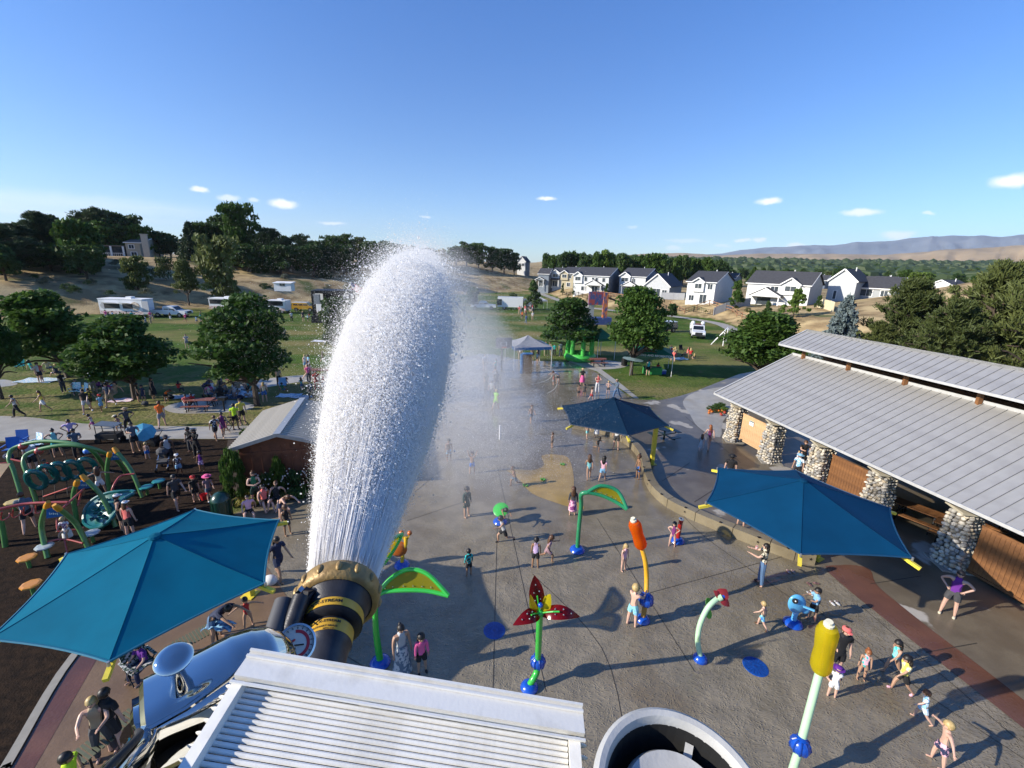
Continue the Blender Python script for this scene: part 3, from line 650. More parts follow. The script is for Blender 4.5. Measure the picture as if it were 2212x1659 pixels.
# ================================================================ SHADE CANOPIES
YEL = mat('yellow_steel', (.72, .58, .06), .4, var=.1)
def canopy(c, ang, rad_, col_, post, label, name='shade_canopy', ze=3.0, za=3.98, sag=.5):
 t = thing(name, label, 'shade canopy', (c[0], c[1], 0), group='hexagonal shade canopies')
 fm = mat('shade_cloth_' + label.split()[0], col_, .8, var=.14, vscale=1.2, bump=.15, bscale=260, trans=.28, detail=8, spec=.12)
 n = 12; q = MB()
 for s in range(6):
  A = Vector((math.cos(ang + s * math.pi / 3), math.sin(ang + s * math.pi / 3), 0)) * rad_
  B = Vector((math.cos(ang + (s + 1) * math.pi / 3), math.sin(ang + (s + 1) * math.pi / 3), 0)) * rad_
  base = len(q.v)
  for i in range(n + 1):
   r_ = i / n
   for j in range(n + 1):
    u = j / n; p = (A * (1 - u) + B * u) * r_
    bow = 4 * u * (1 - u)
    p *= 1 - .035 * bow * r_                       # hem curves inwards between the arms
    z = za + (ze - za) * r_ - .05 * bow * r_ * (1 - .6 * r_) - .03 * math.sin(r_ * math.pi)
    q.v.append((p.x, p.y, z))
  for i in range(n):
   for j in range(n):
    a = base + i * (n + 1) + j; q.f.append((a, a + n + 1, a + n + 2, a + 1) if i else (a, a + n + 1, a + n + 2))
 me = q.mesh('canopy_cloth', fm, True)
 for e in me.polygons: pass
 o = bpy.data.objects.new('canopy_cloth', me); col.objects.link(o); o.parent = t
 h = MB()
 for s in range(6):
  A = Vector((math.cos(ang + s * math.pi / 3), math.sin(ang + s * math.pi / 3), 0)); B = Vector((math.cos(ang + (s + 1) * math.pi / 3), math.sin(ang + (s + 1) * math.pi / 3), 0))
  pts = []
  for j in range(9):
   u = j / 8; bow = 4 * u * (1 - u); p = (A * (1 - u) + B * u) * rad_ * (1 - .035 * bow); pts.append((p.x, p.y, ze - .05 * bow * .4))
  h.tube(pts, .028, 5)
 for s in range(6):
  A = Vector((math.cos(ang + s * math.pi / 3), math.sin(ang + s * math.pi / 3), 0)) * rad_; sm = []
  for i in range(13): r_ = i / 12; p = A * r_; sm.append((p.x, p.y, za + (ze - za) * r_ - .03 * math.sin(r_ * math.pi) + .006))
  MB().tube(sm, .008, 5).build('seam', mat('seam_' + label.split()[0], tuple(q * .55 for q in col_), .9, spec=.1), t)
 MB().lathe([(.16, -.03), (.12, .02), (0, .05)], 12, (0, 0, za)).build('peak_patch', mat('seam_' + label.split()[0], col_), t)
 h.build('hem_cable', mat('hem_' + label.split()[0], tuple(q * .8 for q in col_), .6), t)
 for s in range(6):
  A = Vector((math.cos(ang + s * math.pi / 3), math.sin(ang + s * math.pi / 3), 0))
  MB().bar(Vector((0, 0, za - .22)), A * (rad_ + .0) + Vector((0, 0, ze - .14)), .09).bar(A * (rad_ - .06) + Vector((0, 0, ze - .13)), A * (rad_ + .25) + Vector((0, 0, ze - .21)), .095).build('arm', YEL, t)
  MB().cyl(A * (rad_ + .03) + Vector((0, 0, ze - .08)), A * (rad_ + .03) + Vector((0, 0, ze + .03)), .03, n=6).build('arm_bolt', mat('galvanised', (.5, .5, .48), .4, .8), t)
 pp = Vector((post[0] - c[0], post[1] - c[1], 0));
 dn = -pp.normalized()
 MB().box((pp.x, pp.y, 1.45), (.2, .2, 2.9), rz=math.atan2(pp.y, pp.x)).build('post', YEL, t)
 MB().bar((pp.x, pp.y, 2.86), (0, 0, za - .45), .13).build('cantilever_beam', YEL, t)
 MB().box((pp.x, pp.y, .02), (.42, .42, .04), rz=math.atan2(pp.y, pp.x)).build('base_plate', YEL, t)
 return t
def hexang(c, p): return math.atan2(p[1] - c[1], p[0] - c[0])
canopy((-9.08, 9.78), hexang((-9.08, 9.78), (-8.0, 7.0)), 2.98, (.0, .165, .275), (-8.59, 12.26), 'teal hexagonal shade canopy on a yellow post beside the playground')
canopy((5.57, 22.9), hexang((5.57, 22.9), (5.7, 20.05)), 2.98, (.010, .040, .085), (8.15, 23.18), 'navy blue hexagonal shade canopy on a yellow post at the far end of the curved wall')
canopy((10.17, 13.83), hexang((10.17, 13.83), (8.5, 11.0)), 3.2, (.003, .07, .165), (12.2, 15.0), 'deep blue hexagonal shade canopy beside the pavilion columns')
# ================================================================ TREES
def leafmat(name, c, c2, tr=.3):
 m = bpy.data.materials.new(name); m.use_nodes = True; t = m.node_tree; L = t.links; b = t.nodes['Principled BSDF']
 tc = nn(t, 'ShaderNodeTexCoord'); oi = nn(t, 'ShaderNodeObjectInfo')
 nz = nn(t, 'ShaderNodeTexNoise', i_Scale=5., i_Detail=3.); L.new(tc.outputs['Object'], nz.inputs['Vector'])
 ad = nn(t, 'ShaderNodeMath', operation='MULTIPLY_ADD'); ad.inputs[1].default_value = .4; L.new(oi.outputs['Random'], ad.inputs[0]); L.new(nz.outputs[0], ad.inputs[2])
 mr = nn(t, 'ShaderNodeMapRange'); mr.inputs[1].default_value = .4; mr.inputs[2].default_value = .95; L.new(ad.outputs[0], mr.inputs[0])
 mx = nn(t, 'ShaderNodeMix', data_type='RGBA'); mx.inputs[6].default_value = (*c, 1); mx.inputs[7].default_value = (*c2, 1); L.new(mr.outputs[0], mx.inputs[0])
 L.new(mx.outputs[2], b.inputs['Base Color']); b.inputs['Roughness'].default_value = .6; b.inputs['Specular IOR Level'].default_value = .25
 tl = nn(t, 'ShaderNodeBsdfTranslucent'); L.new(mx.outputs[2], tl.inputs[0]); ms = nn(t, 'ShaderNodeMixShader'); ms.inputs[0].default_value = tr
 L.new(b.outputs[0], ms.inputs[1]); L.new(tl.outputs[0], ms.inputs[2]); L.new(ms.outputs[0], t.nodes['Material Output'].inputs[0]); return m
LG = {'green': leafmat('leaf_green', (.035, .085, .014), (.075, .13, .022)), 'bright': leafmat('leaf_bright', (.085, .15, .022), (.13, .19, .035)),
  'dark': leafmat('leaf_dark', (.036, .076, .022), (.068, .115, .03)), 'olive': leafmat('leaf_olive', (.085, .115, .03), (.13, .155, .045)),
  'pine': leafmat('needle_pine', (.055, .075, .022), (.10, .12, .034), .12), 'blue': leafmat('needle_blue', (.11, .15, .155), (.17, .21, .205), .12),
  'fir': leafmat('needle_dark', (.034, .062, .028), (.06, .09, .036), .2), 'sage': leafmat('leaf_sage', (.13, .145, .085), (.18, .19, .12), .15),
  'yellow': leafmat('leaf_yellow', (.26, .25, .05), (.33, .27, .05)), 'locust': leafmat('leaf_locust', (.036, .085, .016), (.078, .145, .026), .35), 'wood': leafmat('leaf_wood', (.035, .058, .022), (.065, .085, .032), .1)}
BARK = mat('bark', (.095, .07, .05), .9, c2=(.05, .038, .028), vscale=14, bump=.6, bscale=30)
def leaves(q, c, r, n, sz, rng, flat=1., asp=1.5, droop=0):
 for _ in range(n):
  while True:
   v = Vector((rng.uniform(-1, 1), rng.uniform(-1, 1), rng.uniform(-1, 1)))
   if v.length < 1: break
  p = Vector(c) + Vector((v.x * r[0], v.y * r[1], v.z * r[2]))
  d = Vector((rng.gauss(0, 1), rng.gauss(0, 1), rng.gauss(0, .6) * flat - droop)).normalized(); e = d.cross(Vector((rng.gauss(0, .5), rng.gauss(0, .5), 1))).normalized()
  s = sz * rng.uniform(.6, 1.25); o = len(q.v)
  q.v += [tuple(p - d * s * asp * .5), tuple(p + e * s * .5), tuple(p + d * s * asp * .5), tuple(p - e * s * .5)]; q.f.append((o, o + 1, o + 2, o + 3))
def limb(q, a, b, r0, r1, rng, k=4):
 a, b = Vector(a), Vector(b); pts = []
 for i in range(k + 1):
  s = i / k; p = a.lerp(b, s) + Vector((rng.gauss(0, .012), rng.gauss(0, .012), .05 * math.sin(s * math.pi) - .0))
  pts.append(p)
 pts[0] = a; q.tube(pts, r0, 5, False, [r0 + (r1 - r0) * i / k for i in range(k + 1)])
def proto(kind, seed):
 """unit tree: height 1, crown radius 1 at scale (w, w, h) -> crown mesh, trunk mesh"""
 g = random.Random(seed); q = MB(); tk = MB()
 if kind in ('locust', 'round', 'tall', 'young'):
  h0 = {'locust': .20, 'round': .16, 'tall': .10, 'young': .14}[kind]
  n = {'locust': 175, 'round': 95, 'tall': 90, 'young': 55}[kind]
  per = {'locust': 90, 'round': 62, 'tall': 56, 'young': 60}[kind]; sz = {'locust': .052, 'round': .085, 'tall': .075, 'young': .085}[kind]
  tk.tube([(0, 0, -.02), (.01, 0, h0), (.0, .02, .45), (.02, 0, .75)], .03, 7, False, [.055, .04, .028, .01])
  lobes = [(g.uniform(0, 6.28), g.uniform(.75, 1.08), g.uniform(.35, .9)) for _ in range(7)]
  for i in range(n):
   z = g.random() ** .8; a = g.uniform(0, 6.28)
   if kind == 'tall': rr = .55 + .45 * math.sin(min(1, z * 1.25) * math.pi * .8)
   elif kind == 'young': rr = 1 - .75 * z + .1
   elif kind == 'locust': rr = math.sin(math.pi * (.17 + .80 * z)) ** .72
   else: rr = math.sqrt(max(0, 1 - (abs(z - .42) / .60) ** 2.2))
   lf = 1 + sum(.22 * math.cos(min(math.pi, abs((a - la + math.pi) % 6.283 - math.pi) * 2.2)) * (1 if abs(z - lz) < .3 else .2) for la, lr, lz in lobes) * .6 - .08
   d = (g.random() ** .45) * rr * lf
   c = (math.cos(a) * d, math.sin(a) * d, h0 + .06 + z * (1 - h0 - .1) - (.06 * d if kind == 'locust' else 0))
   cr = {'locust': (.22, .22, .058), 'round': (.19, .19, .075), 'tall': (.24, .24, .06), 'young': (.2, .2, .06)}[kind]
   f = g.uniform(.6, 1.25)
   leaves(q, c, (cr[0] * f, cr[1] * f, cr[2] * f), int(per * f), sz, g, .5 if kind == 'locust' else 1.)
   if i % 5 == 0 and d > .25: limb(tk, (0, 0, max(h0, c[2] - .28)), c, .016, .004, g)
 elif kind == 'spruce':
  tk.tube([(0, 0, -.02), (0, 0, .95)], .03, 6, False, [.05, .008])
  for i in range(26):
   z = .06 + .92 * (i / 26); rr = (1 - z) ** .85 * 1.0 + .03; m_ = max(4, int(13 * rr) + 3)
   for k in range(m_):
    a = k / m_ * 6.283 + g.uniform(-.3, .3); L_ = rr * g.uniform(.72, 1.12)
    for s in (.25, .45, .62, .78, .92, 1.):
     p = (math.cos(a) * L_ * s, math.sin(a) * L_ * s, z - .05 * s * rr + .015 * s * s)
     leaves(q, p, (.10 * rr + .03, .10 * rr + .03, .016), 7, .062, g, .4, 2., .1)
 elif kind == 'pine':
  tk.tube([(0, 0, -.02), (.01, 0, .4), (0, .01, .93)], .03, 6, False, [.05, .035, .01])
  for i in range(135):
   z = .08 + .88 * g.random() ** .85; a = g.uniform(0, 6.283)
   rr = (math.sin(math.pi * min(1, .22 + .80 * z)) ** .75) * (1.0 if z < .6 else .95)
   L_ = rr * g.uniform(.35, 1.05); e = (math.cos(a) * L_, math.sin(a) * L_, z + .06 * L_)
   limb(tk, (0, 0, max(.03, z - .10)), e, .012, .003, g, 3)
   for s in (.35, .55, .72, .86, 1.):
    f = .5 + .5 * s
    c = Vector((0, 0, z - .10)).lerp(Vector(e), s)
    for _ in range(2):
     cc = c + Vector((g.gauss(0, .07), g.gauss(0, .07), g.gauss(0, .012)))
     # needle tufts point up and out
     for _k in range(15):
      d = Vector((math.cos(a) * .5 + g.gauss(0, .55), math.sin(a) * .5 + g.gauss(0, .55), .9 + g.gauss(0, .4))).normalized(); d.z *= .42
      w_ = d.cross(Vector((g.gauss(0, 1), g.gauss(0, 1), g.gauss(0, 1)))).normalized() * .011
      w_.z *= .5; p0 = cc + Vector((g.gauss(0, .02), g.gauss(0, .02), g.gauss(0, .008))); p1 = p0 + d * g.uniform(.09, .15); o = len(q.v)
      q.v += [tuple(p0 - w_), tuple(p0 + w_), tuple(p1 + w_ * .7), tuple(p1 - w_ * .7)]; q.f.append((o, o + 1, o + 2, o + 3))
 elif kind == 'shrub':
  for i in range(34):
   a = g.uniform(0, 6.283); z = g.random(); rr = math.sqrt(max(0, 1 - z * z * .95)) * g.random() ** .5
   leaves(q, (math.cos(a) * rr * .85, math.sin(a) * rr * .85, z * .82), (.24, .24, .15), 44, .085, g)
  tk.tube([(0, 0, 0), (0, 0, .4)], .03, 5, False)
 elif kind == 'column':      # arborvitae
  for i in range(100):
   z = g.random(); a = g.uniform(0, 6.283); rr = (math.sin(math.pi * (.25 + .72 * z)) ** .55) * g.uniform(.6, 1.)
   leaves(q, (math.cos(a) * rr, math.sin(a) * rr, z * .95 + .02), (.26, .26, .05), 42, .075, g, 2.5, 2.2)
  tk.tube([(0, 0, 0), (0, 0, .5)], .06, 5, False)
 return q.mesh('crown', LG['green']), tk.mesh('trunk', BARK, True)
PROTO = {k: [proto(k, s + i * 17) for i in range(n)] for s, (k, n) in enumerate((('locust', 3), ('round', 3), ('tall', 2), ('young', 2), ('spruce', 2), ('pine', 3), ('shrub', 3), ('column', 2)))}
TREES = []
def gz(x, y): return hz(x, y)
def tree_at(p, kind, leaf, h, w, label=None, cat='tree', group=None, name=None, lean=None, v=None):
 nm = name or {'locust': 'shade_tree', 'round': 'broadleaf_tree', 'tall': 'tall_tree', 'young': 'young_tree', 'spruce': 'spruce_tree', 'pine': 'pine_tree', 'shrub': 'shrub', 'column': 'columnar_evergreen'}[kind]
 t = thing(nm, label or '', cat, (p[0], p[1], p[2] - .03), R.uniform(0, 6.28), group)
 cm, tm = PROTO[kind][R.randrange(len(PROTO[kind])) if v is None else v % len(PROTO[kind])]
 rot = lean or (0, 0, 0)
 lf_ = kind == 'locust'; link('crown', cm, t, (0, 0, .14 * h if lf_ else 0), scale=(w, w, h * (.87 if lf_ else 1)), m=LG[leaf], rot=rot)
 if kind not in ('shrub', 'column'): link('trunk', tm, t, scale=(max(w, h * .32), max(w, h * .32), h), rot=rot)
 TREES.append((t, p)); return t
def ground_at(x, y):
 z = 0.
 for _ in range(25):
  p = at(x, y, z); z = z * .5 + gz(p.x, p.y) * .5
 return Vector((p.x, p.y, z))
def tree_px(x, yb, yt, wpx, kind, leaf, label, **k):
 p = ground_at(x, yb); d = (p - Vector((0, 0, CAM_H))).dot(F_); dr = ray(x, yt); s = math.hypot(p.x, p.y) / math.hypot(dr.x, dr.y)
 h = CAM_H + dr.z * s - p.z; return tree_at(p, kind, leaf, h, wpx / 2 * d / FOC, label, **k)
def tree_dist(x, D, yt, wpx, kind, leaf, label, **k):
 dr = ray(x, yt); hh = math.hypot(dr.x, dr.y); px_, py_ = dr.x / hh * D, dr.y / hh * D; z = gz(px_, py_)
 h = CAM_H + dr.z / hh * D - z; d = Vector((px_, py_, 0)).dot(F_) - (z - CAM_H) * 0
 return tree_at(Vector((px_, py_, z)), kind, leaf, max(2.5, h), wpx / 2 * d / FOC, label, **k)
T_ = tree_px
T_(150, 815, 628, 250, 'locust', 'locust', 'leaning dark shade tree at far left, bending over the lawn', lean=(0, -.22, .3), v=0).rotation_euler = (0, 0, .2)
T_(4, 862, 650, 150, 'locust', 'locust', 'shade tree cut by the left edge of the photo')
T_(293, 862, 678, 235, 'locust', 'locust', 'bright green shade tree in front of the food trailer', v=1)
T_(556, 876, 634, 245, 'locust', 'locust', 'round shade tree just behind the brown shed', v=2)
T_(738, 780, 640, 90, 'round', 'dark', 'dark tree at the left edge of the water jet beside the stage')
T_(1228, 775, 645, 165, 'locust', 'locust', 'dark round shade tree behind the green bounce house', v=0)
T_(1363, 810, 618, 165, 'locust', 'locust', 'dark round shade tree beside the green parks tent', v=1)
T_(1640, 838, 672, 230, 'locust', 'green', 'feathery green tree behind the corner of the pavilion roof', v=1)
T_(1500, 800, 730, 30, 'young', 'green', 'small green sapling on the lawn behind the utility truck') if False else None
T_(1805, 780, 632, 95, 'spruce', 'blue', 'blue spruce standing behind the pavilion roof')
for x, yb, yt, w_, lb, v in ((1935, 790, 598, 150, 'yellow green pine right beside the blue spruce', 0), (2020, 840, 640, 150, 'low pine between two taller pines above the roof', 1), (2110, 800, 560, 190, 'tall broad pine above the right part of the pavilion roof', 2), (2215, 840, 538, 190, 'tallest pine, cut by the right edge of the photo', 0), (1885, 800, 690, 90, 'small pine against the trunk side of the blue spruce', 1)):
 T_(x, yb, yt, w_, 'pine', 'pine', lb, v=v)
for x, yb, yt, w_, k, lf, lb in ((1152, 673, 607, 48, 'young', 'green', 'full young tree beside the white canopy on the field'), (1107, 656, 632, 30, 'round', 'dark', 'small dark tree out on the far lawn'), (1022, 668, 620, 34, 'round', 'green', 'pale misted tree right of the water jet'),
 (1588, 668, 606, 44, 'young', 'green', 'young tree between two white houses'), (1712, 690, 624, 60, 'young', 'bright', 'light green young tree in front of the house with the red parasol'), (1655, 690, 650, 26, 'young', 'dark', 'little tree under the white house gable'),
 (1766, 668, 638, 22, 'young', 'dark', 'thin dark tree beside the cream fence'), (1498, 650, 622, 16, 'young', 'dark', 'bare little tree against the white house wall'), (1450, 688, 655, 30, 'round', 'dark', 'low bush above the end of the rail fence'),
 (1215, 638, 612, 12, 'young', 'dark', 'small tree behind the back fence, farthest left'), (1240, 640, 615, 14, 'young', 'dark', 'small tree behind the back fence, near the beige house'), (1308, 650, 612, 16, 'young', 'green', 'slim tree in front of the pink house')):
 T_(x, yb, yt, w_, k, lf, lb)
# the dry slope and the hilltop on the left
for x, yb, yt, w_, k, lf, lb in ((70, 622, 556, 95, 'locust', 'olive', 'loose olive tree on the dry slope at far left'), (168, 632, 565, 55, 'young', 'bright', 'thin light green tree on the dry slope'), (302, 650, 552, 66, 'tall', 'olive', 'narrow yellow green tree below the hilltop house'),
 (408, 655, 562, 62, 'locust', 'olive', 'small tree with a visible pale trunk on the slope'), (488, 660, 508, 120, 'tall', 'olive', 'big yellow green tree on the slope above the pickup'), (566, 620, 540, 50, 'spruce', 'green', 'green conifer at the top of the dry slope'),
 (702, 625, 556, 46, 'spruce', 'fir', 'dark conifer on the slope left of the jet'), (350, 560, 520, 60, 'shrub', 'sage', 'grey green bush right of the hilltop house'), (360, 590, 548, 64, 'shrub', 'olive', 'large olive shrub on the slope')):
 T_(x, yb, yt, w_, k, lf, lb)
DESC = {'fir': 'dark conifer', 'dark': 'dark broadleaf tree', 'green': 'green broadleaf tree', 'bright': 'bright green tree', 'olive': 'olive green tree', 'pine': 'pine', 'yellow': 'yellow leaved tree'}
SKY = [(-30, 110, 482, 110, 'pine', 'fir'), (20, 118, 482, 90, 'pine', 'fir'), (75, 122, 456, 70, 'pine', 'fir'), (110, 126, 462, 60, 'spruce', 'fir'), (150, 112, 474, 90, 'round', 'green'), (196, 130, 447, 80, 'pine', 'fir'), (225, 124, 478, 60, 'tall', 'green'),
  (252, 132, 456, 84, 'tall', 'dark'), (292, 128, 486, 60, 'round', 'bright'), (335, 134, 500, 66, 'round', 'dark'), (362, 130, 512, 44, 'round', 'dark'), (405, 132, 476, 44, 'spruce', 'fir'), (440, 136, 479, 60, 'tall', 'dark'), (468, 140, 484, 40, 'pine', 'fir'),
  (506, 130, 437, 66, 'tall', 'green'), (540, 138, 505, 50, 'round', 'dark'), (578, 128, 492, 66, 'pine', 'fir'), (612, 136, 510, 50, 'round', 'dark'), (650, 130, 506, 44, 'tall', 'olive'), (680, 136, 520, 50, 'round', 'dark'), (715, 134, 508, 54, 'tall', 'dark'),
  (742, 142, 505, 44, 'tall', 'green'), (775, 148, 512, 46, 'tall', 'olive'), (800, 160, 520, 44, 'round', 'green'), (830, 166, 522, 60, 'round', 'dark'), (870, 176, 528, 54, 'round', 'dark'), (925, 190, 536, 50, 'round', 'dark'), (955, 196, 538, 40, 'round', 'yellow'),
  (985, 204, 532, 46, 'round', 'green'), (1008, 208, 522, 40, 'tall', 'green'), (1034, 212, 524, 50, 'tall', 'green'), (1064, 214, 534, 40, 'round', 'dark'), (1090, 218, 536, 40, 'round', 'dark'), (1112, 222, 545, 30, 'round', 'dark')]
for i, (x, D, yt, w_, k, lf) in enumerate(SKY):
 where = ('behind the hilltop house' if 180 < x < 380 else 'left of the hilltop house' if x <= 180 else 'on the hilltop left of the tallest tree' if x < 480 else 'on the hilltop between the tallest tree and the jet' if x < 760 else 'half hidden by the spray of the jet' if x < 960 else 'on the far bluff right of the jet')
 D += (54 if 180 < x < 400 else 24) if x < 790 else 0
 t = tree_dist(x, D, yt, w_ * 1.45, k, lf, DESC[lf] + ' ' + where)
 if i == 14: t['label'] = 'tallest tree on the left skyline, standing clear above its neighbours'
 # undergrowth fills the wood
 if i % 2 == 0 and x < 900 and not 190 < x < 390:
  tree_dist(x + 22, D - 8, 528, 95, 'round', 'dark', 'low dark tree at the edge of the wood ' + where)
  tree_dist(x - 14, D + 10, yt + 22, 90, 'round', 'dark', 'dark tree deep in the wood ' + where)
# a row of trees behind the houses and the far wood of the plain
row = [(1182, 215, 548, 26, 'dark'), (1196, 212, 550, 22, 'green'), (1222, 205, 545, 30, 'dark'), (1240, 208, 543, 24, 'green'), (1262, 200, 546, 30, 'dark'), (1290, 196, 545, 26, 'green'), (1312, 206, 541, 34, 'bright'), (1345, 196, 546, 36, 'dark'), (1372, 204, 549, 26, 'dark'), (1388, 200, 551, 22, 'green'),
  (1418, 194, 546, 40, 'green'), (1450, 210, 556, 24, 'dark'), (1466, 204, 553, 26, 'green'), (1482, 212, 550, 22, 'dark'), (1505, 220, 558, 24, 'green'), (1528, 216, 556, 26, 'green'), (1556, 225, 560, 20, 'dark')]
for i, (x, D, yt, w_, lf) in enumerate(row):
 tree_dist(x, D, yt, w_ * 1.7, 'round', lf, DESC[lf] + ' in the row behind the grey roofed houses', group='trees in the row behind the houses')
 tree_dist(x + 11, D + 22, yt + 6, w_ * 1.5, 'round', ('dark', 'green')[i % 2], ('deep', 'soft')[i % 2] + ' green tree in the second row behind the houses', group='trees in the second row behind the houses')
g2 = random.Random(5)
for i in range(130):
 x = 1400 + 720 * g2.random(); D = g2.choice([300, 380, 480, 620, 800]) * g2.uniform(.9, 1.15); yt = 0
 h = g2.uniform(6, 10.5) * (1 + .3 * (D > 600)); dr = ray(x, 565); hh = math.hypot(dr.x, dr.y); X, Y = dr.x / hh * D, dr.y / hh * D
 k = g2.choice(['round', 'round', 'tall', 'round', 'spruce']); lf = g2.choice(['green', 'dark', 'green', 'bright', 'olive', 'dark']);
 tree_at(Vector((X, Y, gz(X, Y))), k, lf, h, h * g2.uniform(.42, .7), 'small distant tree in the wooded plain below the dry hills', group='distant trees of the wooded plain', name='distant_tree')
q = MB()
for i in range(2600):
 x = 1180 + 1150 * g2.random(); D = g2.uniform(420, 1900); dr = ray(x, 565); hh = math.hypot(dr.x, dr.y); c = (dr.x / hh * D, dr.y / hh * D, gz(dr.x / hh * D, dr.y / hh * D)); r = g2.uniform(3, 6.5) * (1 + D / 2500)
 q.ball((c[0], c[1], c[2] + r * .7), r, 6, 4, (1.15, 1.15, g2.uniform(.7, 1.25)))
for i, v in enumerate(q.v): q.v[i] = (v[0] + g2.gauss(0, .7), v[1] + g2.gauss(0, .7), v[2] + g2.gauss(0, .7))
o = q.build('far_wood', LG['wood']); stuff(tag(o, 'far wood covering the plain below the dry hills', 'wood'))
# shrubs and brush on the slopes
for i in range(46):
 x = g2.uniform(10, 780); y = g2.uniform(562, 632) - x * .0
 p = ground_at(x, y)
 if p.y > 400 or p.z < 1.5: continue
 s = g2.uniform(.6, 1.5); lf = g2.choice(['sage', 'sage', 'olive', 'dark'])
 tree_at(p, 'shrub', lf, s, s * 1.1, {'sage': 'grey sagebrush on the dry slope at left', 'olive': 'low olive shrub on the dry slope at left', 'dark': 'dark low bush on the dry slope at left'}[lf], 'shrub', 'brush on the dry slope', 'brush_shrub')
for i in range(16):
 x = g2.uniform(1180, 1750); y = g2.uniform(650, 678) if x > 1400 else g2.uniform(632, 656)
 p = ground_at(x, y); s = g2.uniform(.5, 1.1)
 tree_at(p, 'shrub', 'olive', s, s, 'low green bush along the bank below the houses', 'shrub', 'bushes below the houses', 'bank_shrub')
# planting round the shed
for x, yb, yt, w_, k, lf, lb in ((512, 1086, 968, 48, 'column', 'green', 'tall columnar evergreen at the front left corner of the shed'), (606, 1070, 985, 30, 'column', 'green', 'narrow columnar evergreen in front of the shed wall'),
 (540, 1005, 925, 34, 'column', 'green', 'columnar evergreen beside the left eave of the shed'), (572, 968, 898, 30, 'column', 'dark', 'columnar evergreen behind the left eave of the shed'), (575, 1078, 1012, 56, 'shrub', 'dark', 'dark rose bush with white blooms below the shed wall'), (640, 1072, 1008, 60, 'shrub', 'dark', 'dark rose bush beside the water jet'),
 (680, 1058, 1000, 60, 'shrub', 'dark', 'dark leafy bush hidden partly by the water')):
 t = T_(x, yb, yt, w_, k, lf, lb, cat='shrub')
 if 'rose' in lb:
  q = MB(); sc_ = t.children[0].scale
  for _ in range(26):
   a = R.uniform(0, 6.28); z = R.uniform(.5, .95); rr = math.sqrt(1 - z * z * .9) * 1.02
   q.ball((math.cos(a) * rr * sc_[0], math.sin(a) * rr * sc_[1], z * sc_[2]), .035, 5, 4)
  stuff(q.build('blossoms', mat('blossom', (.62, .55, .5), .7), t))
def tuft(p, h, w_, m, label, name='ornamental_grass', n=90, cat='plant'):
 q = MB(); g = random.Random(int(p[0] * 100))
 for _ in range(n):
  a = g.uniform(0, 6.283); b = Vector((math.cos(a), math.sin(a), 0)); r0 = g.uniform(0, .25) * w_; L_ = h * g.uniform(.6, 1.1); s = b.cross(Vector((0, 0, 1))) * .018
  p0 = b * r0; p1 = b * (r0 + w_ * .45) + Vector((0, 0, L_ * .8)); p2 = b * (r0 + w_ * g.uniform(.6, 1.)) + Vector((0, 0, L_ * .55)); o = len(q.v)
  q.v += [tuple(p0 - s), tuple(p0 + s), tuple(p1 + s), tuple(p1 - s), tuple(p2)]; q.f += [(o, o + 1, o + 2, o + 3), (o + 3, o + 2, o + 4)]
 o = q.build(name, m, loc=p); return tag(o, label, cat)
for x, y, lf, lb in ((536, 1092, 'yellow', 'yellow flowered grass clump nearest the green litter bin'), (560, 1086, 'olive', 'green grass clump behind the woman in the swimsuit'), (612, 1078, 'olive', 'arching grass clump at the foot of the shed'), (650, 1075, 'bright', 'arching grass clump nearest the water jet')):
 tuft(at(x, y), .6, .6, LG[lf], lb)
# flower bed by the pavilion
for i, (x, y) in enumerate(((1538, 888), (1550, 884), (1562, 890), (1556, 880))):
 tree_at(at(x, y), 'shrub', ('dark', 'green', 'bright', 'green')[i], .5, .6, ('purple grey shrub at the left end of the flower bed', 'leafy green plant in the flower bed', 'low bright plant at the edge of the flower bed', 'green plant against the stone column')[i], 'plant')
for i in range(14):
 p = at(R.uniform(1530, 1568), R.uniform(888, 899)); q = MB().ball((0, 0, .12), .11, 6, 4, (1, 1, .8)); o = q.build('marigold', mat(('flower_orange', 'flower_red')[i % 2], ((.5, .13, .01), (.35, .03, .015))[i % 2], .7), loc=p)
 tag(o, ('orange', 'red')[i % 2] + ' bedding flower in the bed beside the first stone column', 'flower', 'bedding flowers by the pavilion')
